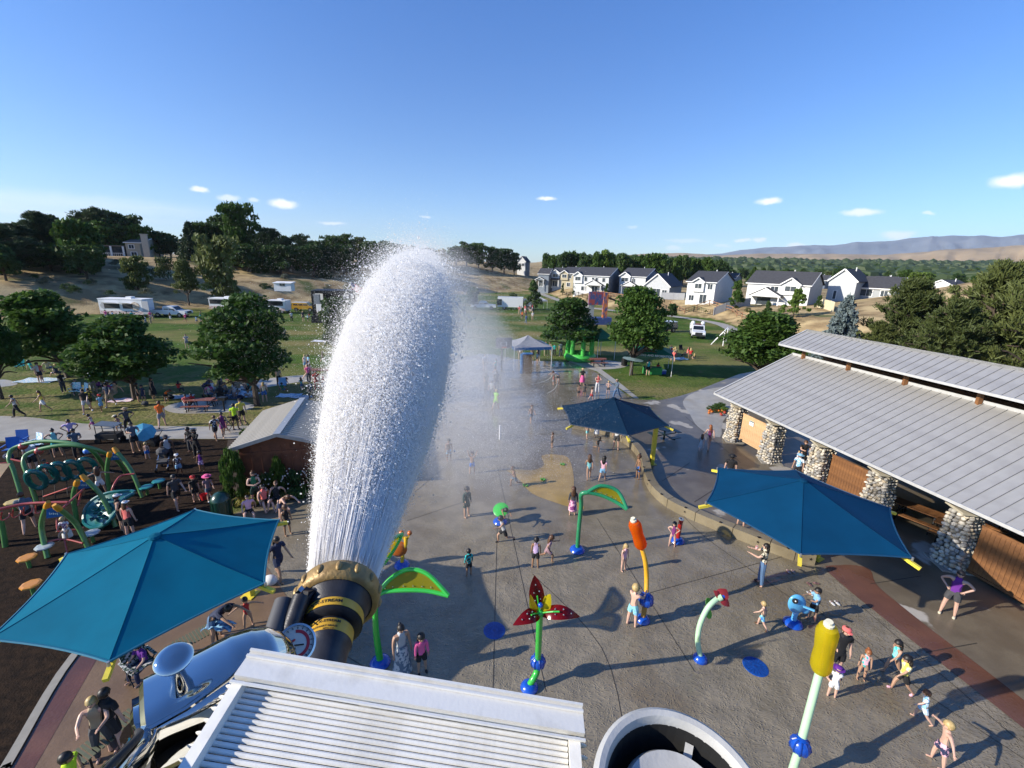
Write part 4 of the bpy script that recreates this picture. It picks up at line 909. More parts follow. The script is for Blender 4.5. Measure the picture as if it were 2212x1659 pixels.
# ================================================================ HOUSES
ROOFD = mat('dark_shingle', (.055, .056, .062), .9, c2=(.04, .04, .046), vscale=3, bump=.3, bscale=30)
TRIMW = mat('white_trim', (.78, .78, .76), .6); GLASSD = mat('window_glass', (.03, .04, .05), .12, spec=.8, c2=(.06, .075, .09), vscale=1)
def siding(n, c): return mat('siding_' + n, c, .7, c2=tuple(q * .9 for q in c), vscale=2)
def house(xl, xm, xr, yb, zb, hw, rise, label, front, side, gable_front=False, roof=ROOFD, wins=(), dormer=None, porch=None, back=None, depth=None, name='house'):
 """xl..xm: the lit front along the picture, xm..xr: the side wall, shade often put into its siding colour"""
 A = at(xl, yb + (xl - xm) * .0, zb);
 # the front stands square on to the low sun, turned a little from the camera
 B = at(xm, yb, zb); A = at(xl, yb, zb)
 th = -(math.atan2(B.x, B.y) + rad(15)); u = Vector((math.cos(th), math.sin(th), 0)); v = Vector((-u.y, u.x, 0)); Wd = 1.
 while Wd < 26 and proj(A + u * Wd)[0] < xm: Wd += .1
 if depth is None:
  depth = 5.
  for _ in range(60):
   c = A + u * Wd + v * depth
   if proj(c)[0] >= xr: break
   depth += .25
   if depth > 16: break
 t = thing(name, label, 'house', (A.x, A.y, zb)); rz = math.atan2(u.y, u.x); t.rotation_euler = (0, 0, rz)
 z0 = -3
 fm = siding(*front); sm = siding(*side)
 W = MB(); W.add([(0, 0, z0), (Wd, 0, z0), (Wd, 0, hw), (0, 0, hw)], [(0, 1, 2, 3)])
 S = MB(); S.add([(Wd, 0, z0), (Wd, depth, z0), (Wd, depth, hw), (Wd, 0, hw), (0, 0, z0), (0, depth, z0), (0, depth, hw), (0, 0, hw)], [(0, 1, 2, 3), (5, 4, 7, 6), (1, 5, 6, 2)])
 o = .35
 Rf = MB()
 if gable_front:
  W.add([(0, 0, hw), (Wd, 0, hw), (Wd / 2, 0, hw + rise)], [(0, 1, 2)])
  for s in (0, 1):
   xa, xb = (-o, Wd / 2) if s == 0 else (Wd + o, Wd / 2); za = hw - rise * o / (Wd / 2)
   vs = [(xa, -o, za), (xb, -o, hw + rise), (xb, depth + o, hw + rise), (xa, depth + o, za)]; vs += [(a, b, c + .16) for a, b, c in vs]
   Rf.add(vs, [(0, 1, 2, 3), (7, 6, 5, 4), (0, 4, 5, 1), (3, 2, 6, 7), (0, 3, 7, 4)])
  MB().bar((-o, -o - .02, hw - rise * o / (Wd / 2) + .05), (Wd / 2, -o - .02, hw + rise + .05), .06, .28).build('gable_trim', TRIMW, t)
  MB().bar((Wd + o, -o - .02, hw - rise * o / (Wd / 2) + .05), (Wd / 2, -o - .02, hw + rise + .05), .06, .28).build('gable_trim', TRIMW, t)
 else:
  S.add([(Wd, 0, hw), (Wd, depth, hw), (Wd, depth / 2, hw + rise), (0, 0, hw), (0, depth, hw), (0, depth / 2, hw + rise)], [(0, 1, 2), (4, 3, 5)])
  for s in (0, 1):
   ya = -o if s == 0 else depth + o; za = hw - rise * o / (depth / 2)
   vs = [(-o, ya, za), (Wd + o, ya, za), (Wd + o, depth / 2, hw + rise), (-o, depth / 2, hw + rise)]; vs += [(a, b, c + .16) for a, b, c in vs]
   fs = [(3, 2, 1, 0), (4, 5, 6, 7), (0, 1, 5, 4), (1, 2, 6, 5), (3, 0, 4, 7)]; Rf.add(vs, fs if s == 0 else [f[::-1] for f in fs])
  MB().bar((-o, -o - .03, hw - rise * o / (depth / 2) + .04), (Wd + o, -o - .03, hw - rise * o / (depth / 2) + .04), .08, .2).build('fascia', TRIMW, t)
  MB().bar((Wd + o + .02, -o, hw - rise * o / (depth / 2) + .02), (Wd + o + .02, depth / 2, hw + rise + .02), .06, .22).build('gable_trim', TRIMW, t)
 W.build('front_wall', fm, t); S.build('side_wall', sm, t); rf = Rf.build('roof', roof, t)
 MB().cyl((Wd * .6, depth / 2 + 1, hw + rise - .6), (Wd * .6, depth / 2 + 1, hw + rise + .5), .12, n=6).build('vent_pipe', TRIMW, rf)
 for (fx, z, w_, h_) in wins:
  x = fx * Wd; wf = MB().box((x, -.03, z), (w_ + .24, .08, h_ + .24)).build('window', TRIMW, t)
  nP = 2 if w_ > .9 else 1
  for k in range(nP): MB().box((x - w_ / 2 + (k + .5) * w_ / nP, -.075, z), (w_ / nP - .08, .03, h_)).build('pane', GLASSD, wf)
 if dormer:
  fx, w_ = dormer; x = fx * Wd
  D = MB().prism([(x - w_ / 2, -.45), (x + w_ / 2, -.45), (x + w_ / 2, 1.5), (x - w_ / 2, 1.5)], hw - 2.3, hw + .1).add([(x - w_ / 2, -.45, hw), (x + w_ / 2, -.45, hw), (x, -.45, hw + w_ * .32)], [(0, 1, 2)]); D.build('bay', fm, t)
  r_ = MB()
  for s in (-1, 1):
   vs = [(x + s * (w_ / 2 + .3), -.8, hw - .15), (x, -.8, hw + w_ * .36), (x, 2.6, hw + w_ * .36), (x + s * (w_ / 2 + .3), 2.6, hw - .15)]; vs += [(a, b, c + .14) for a, b, c in vs]
   r_.add(vs, [(0, 1, 2, 3), (7, 6, 5, 4), (0, 4, 5, 1), (0, 3, 7, 4)])
   MB().bar((x + s * (w_ / 2 + .3), -.84, hw - .1), (x, -.84, hw + w_ * .36 + .06), .05, .24).build('bay_trim', TRIMW, t)
  r_.build('bay_roof', roof, t)
  wf = MB().box((x, -.48, hw - .95), (w_ * .62 + .2, .08, 1.25)).build('window', TRIMW, t)
  for s in (-1, 1): MB().box((x + s * w_ * .155, -.53, hw - .95), (w_ * .31 - .08, .03, 1.05)).build('pane', GLASSD, wf)
 if porch:
  fx, w_, gab = porch; x = fx * Wd
  P = MB()
  if gab:
   r_ = MB()
   for s in (-1, 1):
    vs = [(x + s * (w_ / 2 + .3), -2.4, 2.45), (x, -2.4, 2.45 + w_ * .3), (x, 0, 2.45 + w_ * .3), (x + s * (w_ / 2 + .3), 0, 2.45)]; vs += [(a, b, c + .12) for a, b, c in vs]
    r_.add(vs, [(0, 1, 2, 3), (7, 6, 5, 4), (0, 4, 5, 1), (0, 3, 7, 4)])
    MB().bar((x + s * (w_ / 2 + .3), -2.43, 2.5), (x, -2.43, 2.5 + w_ * .3), .05, .2).build('porch_trim', TRIMW, t)
   r_.build('porch_roof', roof, t)
   MB().add([(x - w_ / 2, -2.2, 2.4), (x + w_ / 2, -2.2, 2.4), (x, -2.2, 2.4 + w_ * .28)], [(0, 1, 2)]).build('porch_gable', fm, t)
  else:
   MB().add([(x - w_ / 2, -2.3, 2.5), (x + w_ / 2, -2.3, 2.5), (x + w_ / 2, 0, 3.1), (x - w_ / 2, 0, 3.1), (x - w_ / 2, -2.3, 2.62), (x + w_ / 2, -2.3, 2.62), (x + w_ / 2, 0, 3.22), (x - w_ / 2, 0, 3.22)], [(3, 2, 1, 0), (4, 5, 6, 7), (0, 1, 5, 4), (1, 2, 6, 5), (3, 0, 4, 7)]).build('porch_roof', roof, t)
  for s in (-1, 1): MB().box((x + s * (w_ / 2 - .15), -2.1, 1.2), (.22, .22, 2.4)).build('porch_post', TRIMW, t)
  wf = MB().box((x, -.04, 1.15), (min(w_ - 1, 1.9), .08, 2.1)).build('patio_door', TRIMW, t);
  for s in (-1, 1): MB().box((x + s * .45, -.09, 1.15), (.75, .03, 1.85)).build('pane', GLASSD, wf)
 return t
W2 = ((.25, 1.35, 1.1, 1.1), (.75, 4.0, 1.0, 1.1))
wh = ('white', (.70, .71, .70)); gy = ('grey', (.33, .35, .36)); lg = ('light_grey', (.50, .52, .53)); bl = ('slate_blue', (.20, .235, .275)); bg_ = ('beige', (.48, .42, .28)); dk = ('charcoal', (.16, .17, .18)); pk = ('pinkish', (.62, .54, .50)); nv = ('navy', (.09, .12, .17))  # grey, charcoal and navy also paint shade onto side walls of lit fronts
house(1162, 1184, 1196, 619, 2.4, 4.6, 1.8, 'small slate blue house, farthest left of the grey roofed row', bl, bl, wins=((.5, 1.3, 1.2, 1.1),), porch=(.3, 3, True))
house(1192, 1213, 1226, 619, 2.4, 5.0, 1.7, 'narrow white two storey house with a front bay, second from left in the row', wh, wh, dormer=(.35, 3.), wins=((.75, 3.8, .9, 1.1),), porch=(.3, 4, False))
house(1212, 1237, 1266, 622, 2.4, 5.1, 2.0, 'beige two storey house with a shade-coloured side wall, between two white houses', bg_, dk, dormer=(.25, 2.6), wins=((.7, 4, .9, 1.1), (.6, 1.3, 1.2, 1.2)))
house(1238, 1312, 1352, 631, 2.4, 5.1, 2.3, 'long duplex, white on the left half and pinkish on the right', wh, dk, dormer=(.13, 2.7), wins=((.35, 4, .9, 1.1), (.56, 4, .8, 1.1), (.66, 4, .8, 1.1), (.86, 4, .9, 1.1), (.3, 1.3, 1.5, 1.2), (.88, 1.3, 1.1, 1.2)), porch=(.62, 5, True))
house(1336, 1391, 1432, 634, 2.4, 5.2, 2.3, 'white two storey house with a shade-coloured side wall and gabled porch', wh, nv, dormer=(.22, 3.2), wins=((.55, 4, 1., 1.1),), porch=(.45, 4.4, True))
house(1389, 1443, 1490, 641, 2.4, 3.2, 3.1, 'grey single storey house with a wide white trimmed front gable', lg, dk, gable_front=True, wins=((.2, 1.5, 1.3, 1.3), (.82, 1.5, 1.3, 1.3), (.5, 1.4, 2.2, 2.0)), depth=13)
house(1480, 1539, 1592, 654, 2.4, 5.1, 2.3, 'bright white two storey house with a shade-coloured gable end', wh, lg, dormer=(.42, 2.5), wins=((.82, 4.1, 1.1, 1.2), (.2, 1.3, 1.2, 1.2), (.62, 1.2, 1.6, 2.0)))
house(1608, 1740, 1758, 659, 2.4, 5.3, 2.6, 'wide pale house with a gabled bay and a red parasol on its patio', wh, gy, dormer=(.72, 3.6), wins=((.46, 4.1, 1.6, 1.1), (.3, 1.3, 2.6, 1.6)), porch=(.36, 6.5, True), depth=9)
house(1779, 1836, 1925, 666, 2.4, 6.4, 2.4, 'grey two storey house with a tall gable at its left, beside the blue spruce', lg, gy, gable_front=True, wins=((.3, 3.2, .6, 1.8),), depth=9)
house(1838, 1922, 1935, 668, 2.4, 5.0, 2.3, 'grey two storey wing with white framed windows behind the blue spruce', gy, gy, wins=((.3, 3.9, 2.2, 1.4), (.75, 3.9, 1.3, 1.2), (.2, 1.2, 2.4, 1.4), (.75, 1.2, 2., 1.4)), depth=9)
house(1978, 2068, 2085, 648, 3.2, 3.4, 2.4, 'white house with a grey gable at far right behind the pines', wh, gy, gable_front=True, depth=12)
# second street behind
for i, (a, b, c, y, lb) in enumerate(((1432, 1462, 1478, 612, 'grey roofed house in the second street behind the white house with gabled porch'), (1545, 1585, 1604, 618, 'grey roofed house in the second street behind the bright white house'), (1745, 1780, 1800, 622, 'grey roofed house seen between the pale house and the grey house'), (1880, 1925, 1950, 622, 'grey roofed house in the second street, above the blue spruce'), (1500, 1520, 1540, 605, 'small roof peeping over the bright white house'))):
 house(a, b, c, y, 2.4, 3.8, 2.2, lb, (gy, dk, nv, lg, gy)[i], dk, wins=((.5, 2, 1.2, 1.1),), depth=10)
for i, (a, b, c, y, zz, lb, f) in enumerate(((1117, 1134, 1146, 583, 7, 'white gabled farmhouse among the trees on the bluff', wh), (1262, 1290, 1305, 583, 3.4, 'dark house under the row of trees', dk), (1325, 1345, 1352, 583, 3.4, 'cream house with a small porch among the row of trees', ('cream', (.66, .58, .38))), (1348, 1375, 1385, 583, 3.4, 'dark roofed house half hidden by the row of trees', gy), (1497, 1510, 1522, 582, 3, 'white house at the edge of the wooded plain', wh), (1225, 1240, 1250, 582, 3.4, 'low grey house behind the row of trees', lg))):
 house(a, b, c, y, zz, 4.2, 2.4, lb, f, dk, gable_front=(i in (0,)), wins=((.3, 2.6, 1.4, 1.2), (.7, 2.6, 1.4, 1.2)), depth=9)
for i in range(12):
 x = 1560 + i * 42 + g2.uniform(-15, 15); house(x, x + 9, x + 12, 584 + g2.uniform(-3, 3), 1.8, 2.6, 1.4, 'tiny pale house in the wooded plain', (wh, bg_, lg)[i % 3], lg, wins=((.5, 1.4, 2, 1),), depth=7)['group'] = 'tiny pale houses in the wooded plain'
# hilltop house with deck and chimney
def hill_house():
 z = 9.35; t = house(276, 306, 356, 556, z, 4.1, 1.5, 'tan hilltop house with tall chimney, deck and white framed sunroom', ('tan', (.38, .33, .25)), ('tan', (.38, .33, .25)), roof=mat('brown_shingle', (.14, .115, .09), .9), wins=((.4, 3, 1.2, 1.0), (.5, .9, 1.3, 1.2)), depth=22)
 MB().box((4.8, -.45, 2.4), (1.5, .9, 8.0)).build('chimney', mat('chimney_tan', (.46, .41, .33), .7), t)
 MB().box((4.8, -.45, 6.5), (1.8, 1.2, .2)).build('chimney_cap', mat('chimney_tan', (.46, .41, .33)), t)
 MB().box((-5.8, 1.5, 0), (11, 6, .3)).build('deck', TRIMW, t)
 MB().box((-5., 3., 3.1), (9.5, 5, .35)).build('sunroom_roof', mat('brown_shingle', (.1, .1, .1)), t)
 for k in range(4): MB().box((-9.2 + k * 2.8, .5, 1.5), (.4, .4, 3.)).build('porch_post', TRIMW, t)
 MB().box((-5., 3., 1.5), (9, 3.6, 2.8)).build('sunroom', GLASSD, t)
 q = MB().bar((-11.2, -1.5, 1.1), (-.5, -1.5, 1.1), .1)
 q.build('deck_rail', TRIMW, t); q = MB()
 for k in range(24): q.bar((-11.2 + k * .46, -1.5, .1), (-11.2 + k * .46, -1.5, 1.1), .05)
 stuff(q.build('balusters', TRIMW, t))
hill_house()
house(28, 58, 70, 549, 9.4, 3, 1.2, 'low pale house half hidden under the pines at far left', ('tan', (.38, .33, .25)), gy, depth=8, wins=((.5, 1.4, 2, 1.2),))
for xa, xb, y, lb in ((415, 430, 553, 'small white trailer on the hilltop'), (588, 618, 588, 'low white shed at the edge of the hilltop wood')):
 p = ground_at(xa, y); e = ground_at(xb, y); L_ = (e - p).length
 L_ = 3.4; t = thing('hilltop_shed', lb, 'shed', p, .1); MB().box((L_ / 2, 1., .8), (L_, 2, 1.6)).build('wall', siding(*wh), t); MB().prism([(-.2, -.2), (L_ + .2, -.2), (L_ + .2, 2.2), (-.2, 2.2)], 1.6, [1.7, 1.7, 1.9, 1.9]).build('roof', TRIMW, t)
 MB().box((L_ / 2, -.03, 1.4), (L_ * .3, .05, .7)).build('window', GLASSD, t)
# fences
def fence_px(pts, h, kind, label, name, m, spacing=2.4, z=None):
 P = [ground_at(*p) for p in pts]; t = thing(name, label, 'fence', P[0]); o = P[0]
 pm = MB().box((0, 0, h / 2 - .1), (.14, .14, h + .3)).mesh('post', m); n = 0
 for a, b in zip(P, P[1:]):
  L_ = (b - a).length; k = max(1, int(L_ / spacing)); an = math.atan2(b.y - a.y, b.x - a.x)
  for i in range(k):
   s = a.lerp(b, i / k); e = a.lerp(b, (i + 1) / k); s.z = gz(s.x, s.y); e.z = gz(e.x, e.y)
   link('post', pm, t, s - o, an)
   if kind == 'rail':
    for hh in (.45, .95): MB().bar(s - o + Vector((0, 0, hh * h)), e - o + Vector((0, 0, hh * h + R.uniform(-.05, .05))), .09, .12).build('rail', m, t)
   elif kind == 'solid':
    q = MB(); A, B = s - o, e - o; d = (B - A).normalized(); nv_ = Vector((-d.y, d.x, 0)) * .03
    q.add([A - nv_, B - nv_, B - nv_ + Vector((0, 0, h)), A - nv_ + Vector((0, 0, h)), A + nv_, B + nv_, B + nv_ + Vector((0, 0, h)), A + nv_ + Vector((0, 0, h))], [(0, 1, 2, 3), (7, 6, 5, 4), (3, 2, 6, 7)]); q.build('panel', m, t)
   else:
    q = MB()
    for hh in (.15, .95): q.bar(s - o + Vector((0, 0, hh * h)), e - o + Vector((0, 0, hh * h)), .05)
    nb = 9
    for j in range(nb): c = (s - o).lerp(e - o, (j + .5) / nb); q.bar(c + Vector((0, 0, .1)), c + Vector((0, 0, h)), .03)
    stuff(q.build('pickets', m, t))
 return t
fence_px([(1448, 656), (1480, 663), (1530, 674), (1580, 683), (1640, 700)], 1.2, 'rail', 'brown wooden split rail fence along the dry bank above the path', 'rail_fence', mat('rail_wood', (.30, .16, .085), .85))
fence_px([(1290, 648), (1330, 655), (1390, 662)], 1.2, 'rail', 'low wooden rail fence end below the duplex', 'rail_fence', mat('rail_wood', (.30, .16, .085), .85))
fence_px([(1215, 638), (1290, 644), (1380, 650), (1440, 656)], 1.2, 'picket', 'black picket fence behind the gardens, left stretch', 'picket_fence', blk, 3)
fence_px([(1440, 656), (1500, 662), (1543, 668)], 1.2, 'picket', 'black picket fence round the lawn of the bright white house', 'picket_fence', blk, 3)
fence_px([(1428, 646), (1478, 648)], 1.7, 'solid', 'pale grey solid fence between the grey gabled house and the white house', 'panel_fence', siding('fence', (.42, .43, .44)))
fence_px([(1543, 668), (1590, 664), (1620, 660)], 1.7, 'solid', 'grey solid fence right of the bright white house', 'panel_fence', siding('fence2', (.3, .31, .32)))
fence_px([(1766, 664), (1782, 668), (1800, 674)], 1.8, 'solid', 'cream board fence beside the blue spruce', 'panel_fence', siding('cream', (.66, .58, .38)))
# red parasol on a patio
def parasol(p, r, h, m, label, tilt=(0, 0, 0), name='parasol', n=8, drop=.3):
 t = thing(name, label, 'parasol', p); c = MB(); vs = [(0, 0, h)] + [(math.cos(k * 6.2832 / n) * r, math.sin(k * 6.2832 / n) * r, h - drop * r) for k in range(n)]
 c.add(vs, [(0, 1 + k, 1 + (k + 1) % n) for k in range(n)]); cn = c.build('canopy', m, t); MB().cyl((0, 0, 0), (0, 0, h), .03, n=6).build('pole', mat('galvanised', (.5, .5, .48), .4, .8), t); t.rotation_euler = tilt; return t
p = at(1680, 656, 2.6); parasol(p, 2.2, 2.6, mat('red_cloth', (.55, .02, .02), .7, trans=.3), 'red tilted parasol on the patio of the wide pale house', (.3, -.3, 0))
# ================================================================ VEHICLES
def wheel(t, x, y, r=.38, w_=.26):
 o = MB().lathe([(r * .55, -w_ / 2), (r * .95, -w_ / 2), (r, -w_ * .3), (r, w_ * .3), (r * .95, w_ / 2), (r * .55, w_ / 2)], 16, (0, 0, 0), (0, 1, 0)).build('wheel', mat('tyre', (.02, .02, .02), .9), t, True, (x, y, r))
 MB().lathe([(0, -w_ * .4), (r * .56, -w_ * .42), (r * .56, w_ * .42), (0, w_ * .4)], 12, (0, 0, 0), (0, 1, 0)).build('rim', mat('rim_metal', (.35, .35, .36), .35, .8), o)
def carbody(t, prof, w_, m, name='body', inset=0.):
 """profile in x,z extruded across y with rounded shoulders"""
 n = len(prof); q = MB(); ys = [(-w_ / 2, .0), (-w_ / 2 + .06, .05), (w_ / 2 - .06, .05), (w_ / 2, .0)]
 cx = sum(p[0] for p in prof) / n; cz = sum(p[1] for p in prof) / n
 for y, g_ in ys:
  for x, z in prof: q.v.append((x + (x - cx) * g_ * .3, y, z + (z - cz) * g_ * .4))
 for k in range(3):
  for i in range(n): a, b = k * n + i, k * n + (i + 1) % n; q.f.append((a, b, b + n, a + n))
 q.f += [tuple(range(n)), tuple(range(3 * n, 4 * n))[::-1]]
 return q.build(name, m, t, True)
WP = mat('white_car_paint', (.72, .73, .74), .3, coat=.4, var=.04); DG = mat('car_glass', (.012, .015, .018), .08, spec=.8)
def pickup(p, rz, label, paint=WP, name='pickup_truck', utility=False, cat='pickup truck'):
 t = thing(name, label, cat, p, rz); L_ = 5.9; w_ = 2.0; T0 = mat('black_plastic', (.02, .02, .02), .6)
 carbody(t, [(-2.95, .55), (2.9, .5), (2.95, .85), (2.85, 1.12), (1.55, 1.22), (.9, 1.24), (-.95, 1.24), (-.95, 1.24), (-2.95, 1.24)], w_, paint)
 carbody(t, [(-.98, 1.24), (1.35, 1.24), (.72, 1.84), (.5, 1.92), (-.8, 1.92), (-.95, 1.8)], w_ - .2, paint, 'cab')
 for s in (-1, 1):
  MB().add([(-.78, s * .925, 1.3), (-.02, s * .925, 1.3), (-.02, s * .87, 1.78), (-.75, s * .87, 1.78)], [(0, 1, 2, 3) if s < 0 else (3, 2, 1, 0)]).build('side_window', DG, t)
  MB().add([(.08, s * .925, 1.3), (1.1, s * .925, 1.3), (.6, s * .87, 1.78), (.08, s * .87, 1.78)], [(0, 1, 2, 3) if s < 0 else (3, 2, 1, 0)]).build('side_window', DG, t)
  MB().box((1.05, s * 1.08, 1.3), (.12, .22, .2)).build('wing_mirror', T0, t)
  MB().box((2.93, s * .75, .92), (.08, .36, .2)).build('headlight', mat('lamp_glass', (.8, .8, .75), .1), t)
  MB().box((-2.97, s * .88, .98), (.05, .18, .36)).build('tail_light', mat('tail_red', (.4, .01, .01), .2), t)
 MB().add([(1.33, -.8, 1.28), (1.33, .8, 1.28), (.76, .74, 1.83), (.76, -.74, 1.83)], [(0, 1, 2, 3)]).build('windscreen', DG, t)
 MB().box((2.98, 0, .9), (.06, 1.05, .34)).build('grille', T0, t); MB().box((3.02, 0, .6), (.14, 1.9, .24)).build('bumper', T0 if utility else mat('chrome_trim', (.6, .6, .6), .2, .9), t)
 if utility:
  for s in (-1, 1): MB().box((-1.98, s * .9, 1.45), (1.9, .36, .75)).build('tool_box', paint, t)
  MB().bar((-1., -.9, 1.95), (-1., .9, 1.95), .08).bar((.4, -.9, 2.02), (.4, .9, 2.02), .08).build('roof_rack', T0, t)
  for s in (-1, 1): MB().ball((-.9, s * .75, 2.1), .33, 10, 7).build('work_lamp', WP, t)
  MB().box((0, 0, 2.0), (.3, .9, .12)).build('light_bar', mat('tail_red', (.4, .01, .01)), t)
 else: MB().box((-1.95, 0, 1.25), (1.85, 1.7, .03)).build('bed', T0, t)
 for x in (1.85, -1.9):
  for s in (-1, 1): wheel(t, x, s * .9, .41)
 return t
gp = ground_at
def on(x, y): return ground_at(x, y)
pickup(on(374, 684), rad(2), 'white crew cab pickup truck parked beside the food trailer')
pickup(on(1044, 668), rad(4), 'pale pickup truck seen through the mist on the far field')
pickup(on(1505, 727), rad(252), 'white utility truck with roof lamps facing the camera on the lawn', name='utility_truck', utility=True, cat='utility truck')
def suv(p, rz, paint, label):
 t = thing('suv', label, 'car', p, rz)
 carbody(t, [(-2.2, .5), (2.25, .5), (2.3, .95), (2.15, 1.12), (1.3, 1.18), (-2.25, 1.18)], 1.9, paint); carbody(t, [(-2.2, 1.18), (1.25, 1.18), (.75, 1.72), (-2.1, 1.76)], 1.75, paint, 'cabin')
 MB().prism([(-2.15, -.86), (.8, -.86), (.8, .86), (-2.15, .86)], 1.74, 1.85).build('roof', WP if paint != WP else DG, t)
 for s in (-1, 1):
  for a, b in ((-1.9, -1.0), (-.85, .0), (.1, .95)): MB().add([(a, s * .9, 1.24), (b, s * .9, 1.24), (b - .12, s * .86, 1.64), (a, s * .86, 1.64)], [(0, 1, 2, 3) if s < 0 else (3, 2, 1, 0)]).build('side_window', DG, t)
 MB().add([(1.24, -.78, 1.22), (1.24, .78, 1.22), (.8, .74, 1.68), (.8, -.74, 1.68)], [(0, 1, 2, 3)]).build('windscreen', DG, t)
 for x in (1.4, -1.4):
  for s in (-1, 1): wheel(t, x, s * .86, .4)
suv(on(659, 672), rad(3), mat('yellow_paint', (.55, .30, .02), .3, coat=.4), 'yellow off road car with white roof parked near the stage')
suv(on(1432, 717), rad(200), mat('dark_paint', (.02, .035, .035), .2, coat=.4), 'dark green car on the lawn, half hidden by a shade tree')
def trailer(p, rz, L_, H, label, deco, door=True, name='food_trailer'):
 t = thing(name, label, 'trailer', p, rz)
 MB().box((0, 0, .55 + H / 2), (L_, 2.5, H)).build('body', WP, t); MB().box((0, 0, .58 + H), (L_ + .15, 2.6, .1)).build('roof', TRIMW, t)
 MB().box((L_ * .12, 0, .75 + H), (.9, .9, .4)).build('roof_vent', TRIMW, t)
 for a, w_ in ((-.2, 2.6), (.16, 1.7)):
  wn = MB().box((a * L_, -1.27, 1.95), (w_, .06, .8)).build('serving_window', mat('dark_opening', (.015, .015, .018), .5), t)
  MB().add([(a * L_ - w_ / 2, -1.3, 2.4), (a * L_ + w_ / 2, -1.3, 2.4), (a * L_ + w_ / 2, -2.2, 2.6), (a * L_ - w_ / 2, -2.2, 2.6)], [(0, 1, 2, 3)]).build('awning_flap', WP, wn)
 MB().box((0, -1.27, .85), (L_ * .98, .04, .55)).build('skirt', mat('red_check', (.35, .16, .15), .6, c2=(.6, .58, .55), vscale=12, vr=(.48, .52)), t)
 for k, (a, r, m) in enumerate(deco): MB().lathe([(0, 0), (r, 0), (r, .03), (0, .03)], 20, (a * L_, -1.26, 1.95), (0, -1, 0)).build('logo_disc', m, t)
 if door: MB().box((L_ / 2 + .5, -1.3, 1.8), (1.1, .06, 2.2)).build('door', mat('door_grey', (.42, .43, .45), .5), t)
 for s in (-1, 1):
  for x in (-.5, .5): wheel(t, x + .6, s * 1.15, .36)
 MB().bar((-L_ / 2, 0, .6), (-L_ / 2 - 1.2, 0, .5), .12).build('drawbar', blk, t)
trailer(on(279, 684), rad(1), 7.4, 2.55, 'long white food trailer with serving windows parked on the lawn edge', ((-.4, .5, mat('logo_grey', (.4, .4, .42))), (.33, .75, mat('logo_brown', (.4, .25, .15), c2=(.65, .6, .5), vscale=4))))
trailer(on(490, 672), rad(1), 5, 2.0, 'red and white food trailer half hidden behind the shade tree', (), False)
trailer(on(604, 676), rad(2), 3.6, 1.9, 'teal and white food trailer near the yellow car', (), False)
t = thing('camper_trailer', 'white boxy generator truck body on the far field behind the queue', 'truck', on(1108, 668), rad(-3))
MB().box((-.6, 0, 1.75), (6, 2.4, 2.3)).build('box_body', WP, t); MB().box((-3.2, -1.22, 1.7), (1.2, .04, 1.4)).build('side_panel', GLASSD, t)
carbody(t, [(2.5, .6), (4.6, .6), (4.7, 1.3), (4.1, 2.4), (2.5, 2.5)], 2.2, mat('slate_paint', (.12, .15, .2), .4), 'cab'); MB().add([(4.68, -.9, 1.45), (4.68, .9, 1.45), (4.2, .85, 2.3), (4.2, -.85, 2.3)], [(0, 1, 2, 3)]).build('windscreen', DG, t)
for x in (-2, 3.6):
 for s in (-1, 1): wheel(t, x, s * 1.05, .48)
# silver covered things behind the left trees
t = thing('stage', 'black stage with speaker towers left of the water jet', 'stage', on(727, 694), rad(8))
MB().box((0, 0, .6), (7, 5, 1.2)).build('platform', blk, t); MB().box((0, .5, 5.2), (6.6, 4.2, .5)).build('roof', blk, t); MB().box((.3, 2.4, 3.), (6, .12, 4.4)).build('backdrop', blk, t)
for s in (-1, 1): MB().box((s * 3.1, -1.6, 2.8), (.5, .5, 5.2)).build('truss_tower', blk, t); MB().box((s * 2.4, -1.9, 4.0), (.9, .7, 1.6)).build('speaker', mat('speaker_grey', (.3, .3, .3), .6), t)
t = thing('banner_sign', 'tall white banner standing left of the stage', 'banner', on(692, 690), 0)
MB().box((0, 0, 2.4), (1.7, .08, 4.4)).build('cloth', WP, t); MB().box((0, 0, .1), (1.0, .6, .2)).build('base', blk, t)
t = thing('flagpole', 'angled pole with a small striped flag above the stage', 'flag', at(742, 640, 5.8), 0)
MB().cyl((0, 0, 0), (1.2, 0, 2.0), .04, n=6).build('pole', TRIMW, t)
fl = MB()
for k in range(7):
 pass
for k in range(7):
 s = MB();
 for j in range(8):
  a = j / 8; b = (j + 1) / 8; z = 1.9 - k * .13
  f = lambda u: (1.15 + u * 1.5, .12 * math.sin(u * 7), z - u * .7)
  p0, p1 = f(a), f(b); s.add([p0, p1, (p1[0], p1[1], p1[2] - .13), (p0[0], p0[1], p0[2] - .13)], [(0, 1, 2, 3)])
 s.build('stripe', mat(('flag_red', 'flag_white')[k % 2], ((.5, .03, .04), (.75, .75, .75))[k % 2], .8), t)
s = MB().add([(1.14, -.03, 1.93), (1.75, .1, 1.65), (1.75, .1, 1.2), (1.14, -.03, 1.45)], [(0, 1, 2, 3)]); s.build('canton', mat('flag_blue', (.03, .05, .2), .8), t)
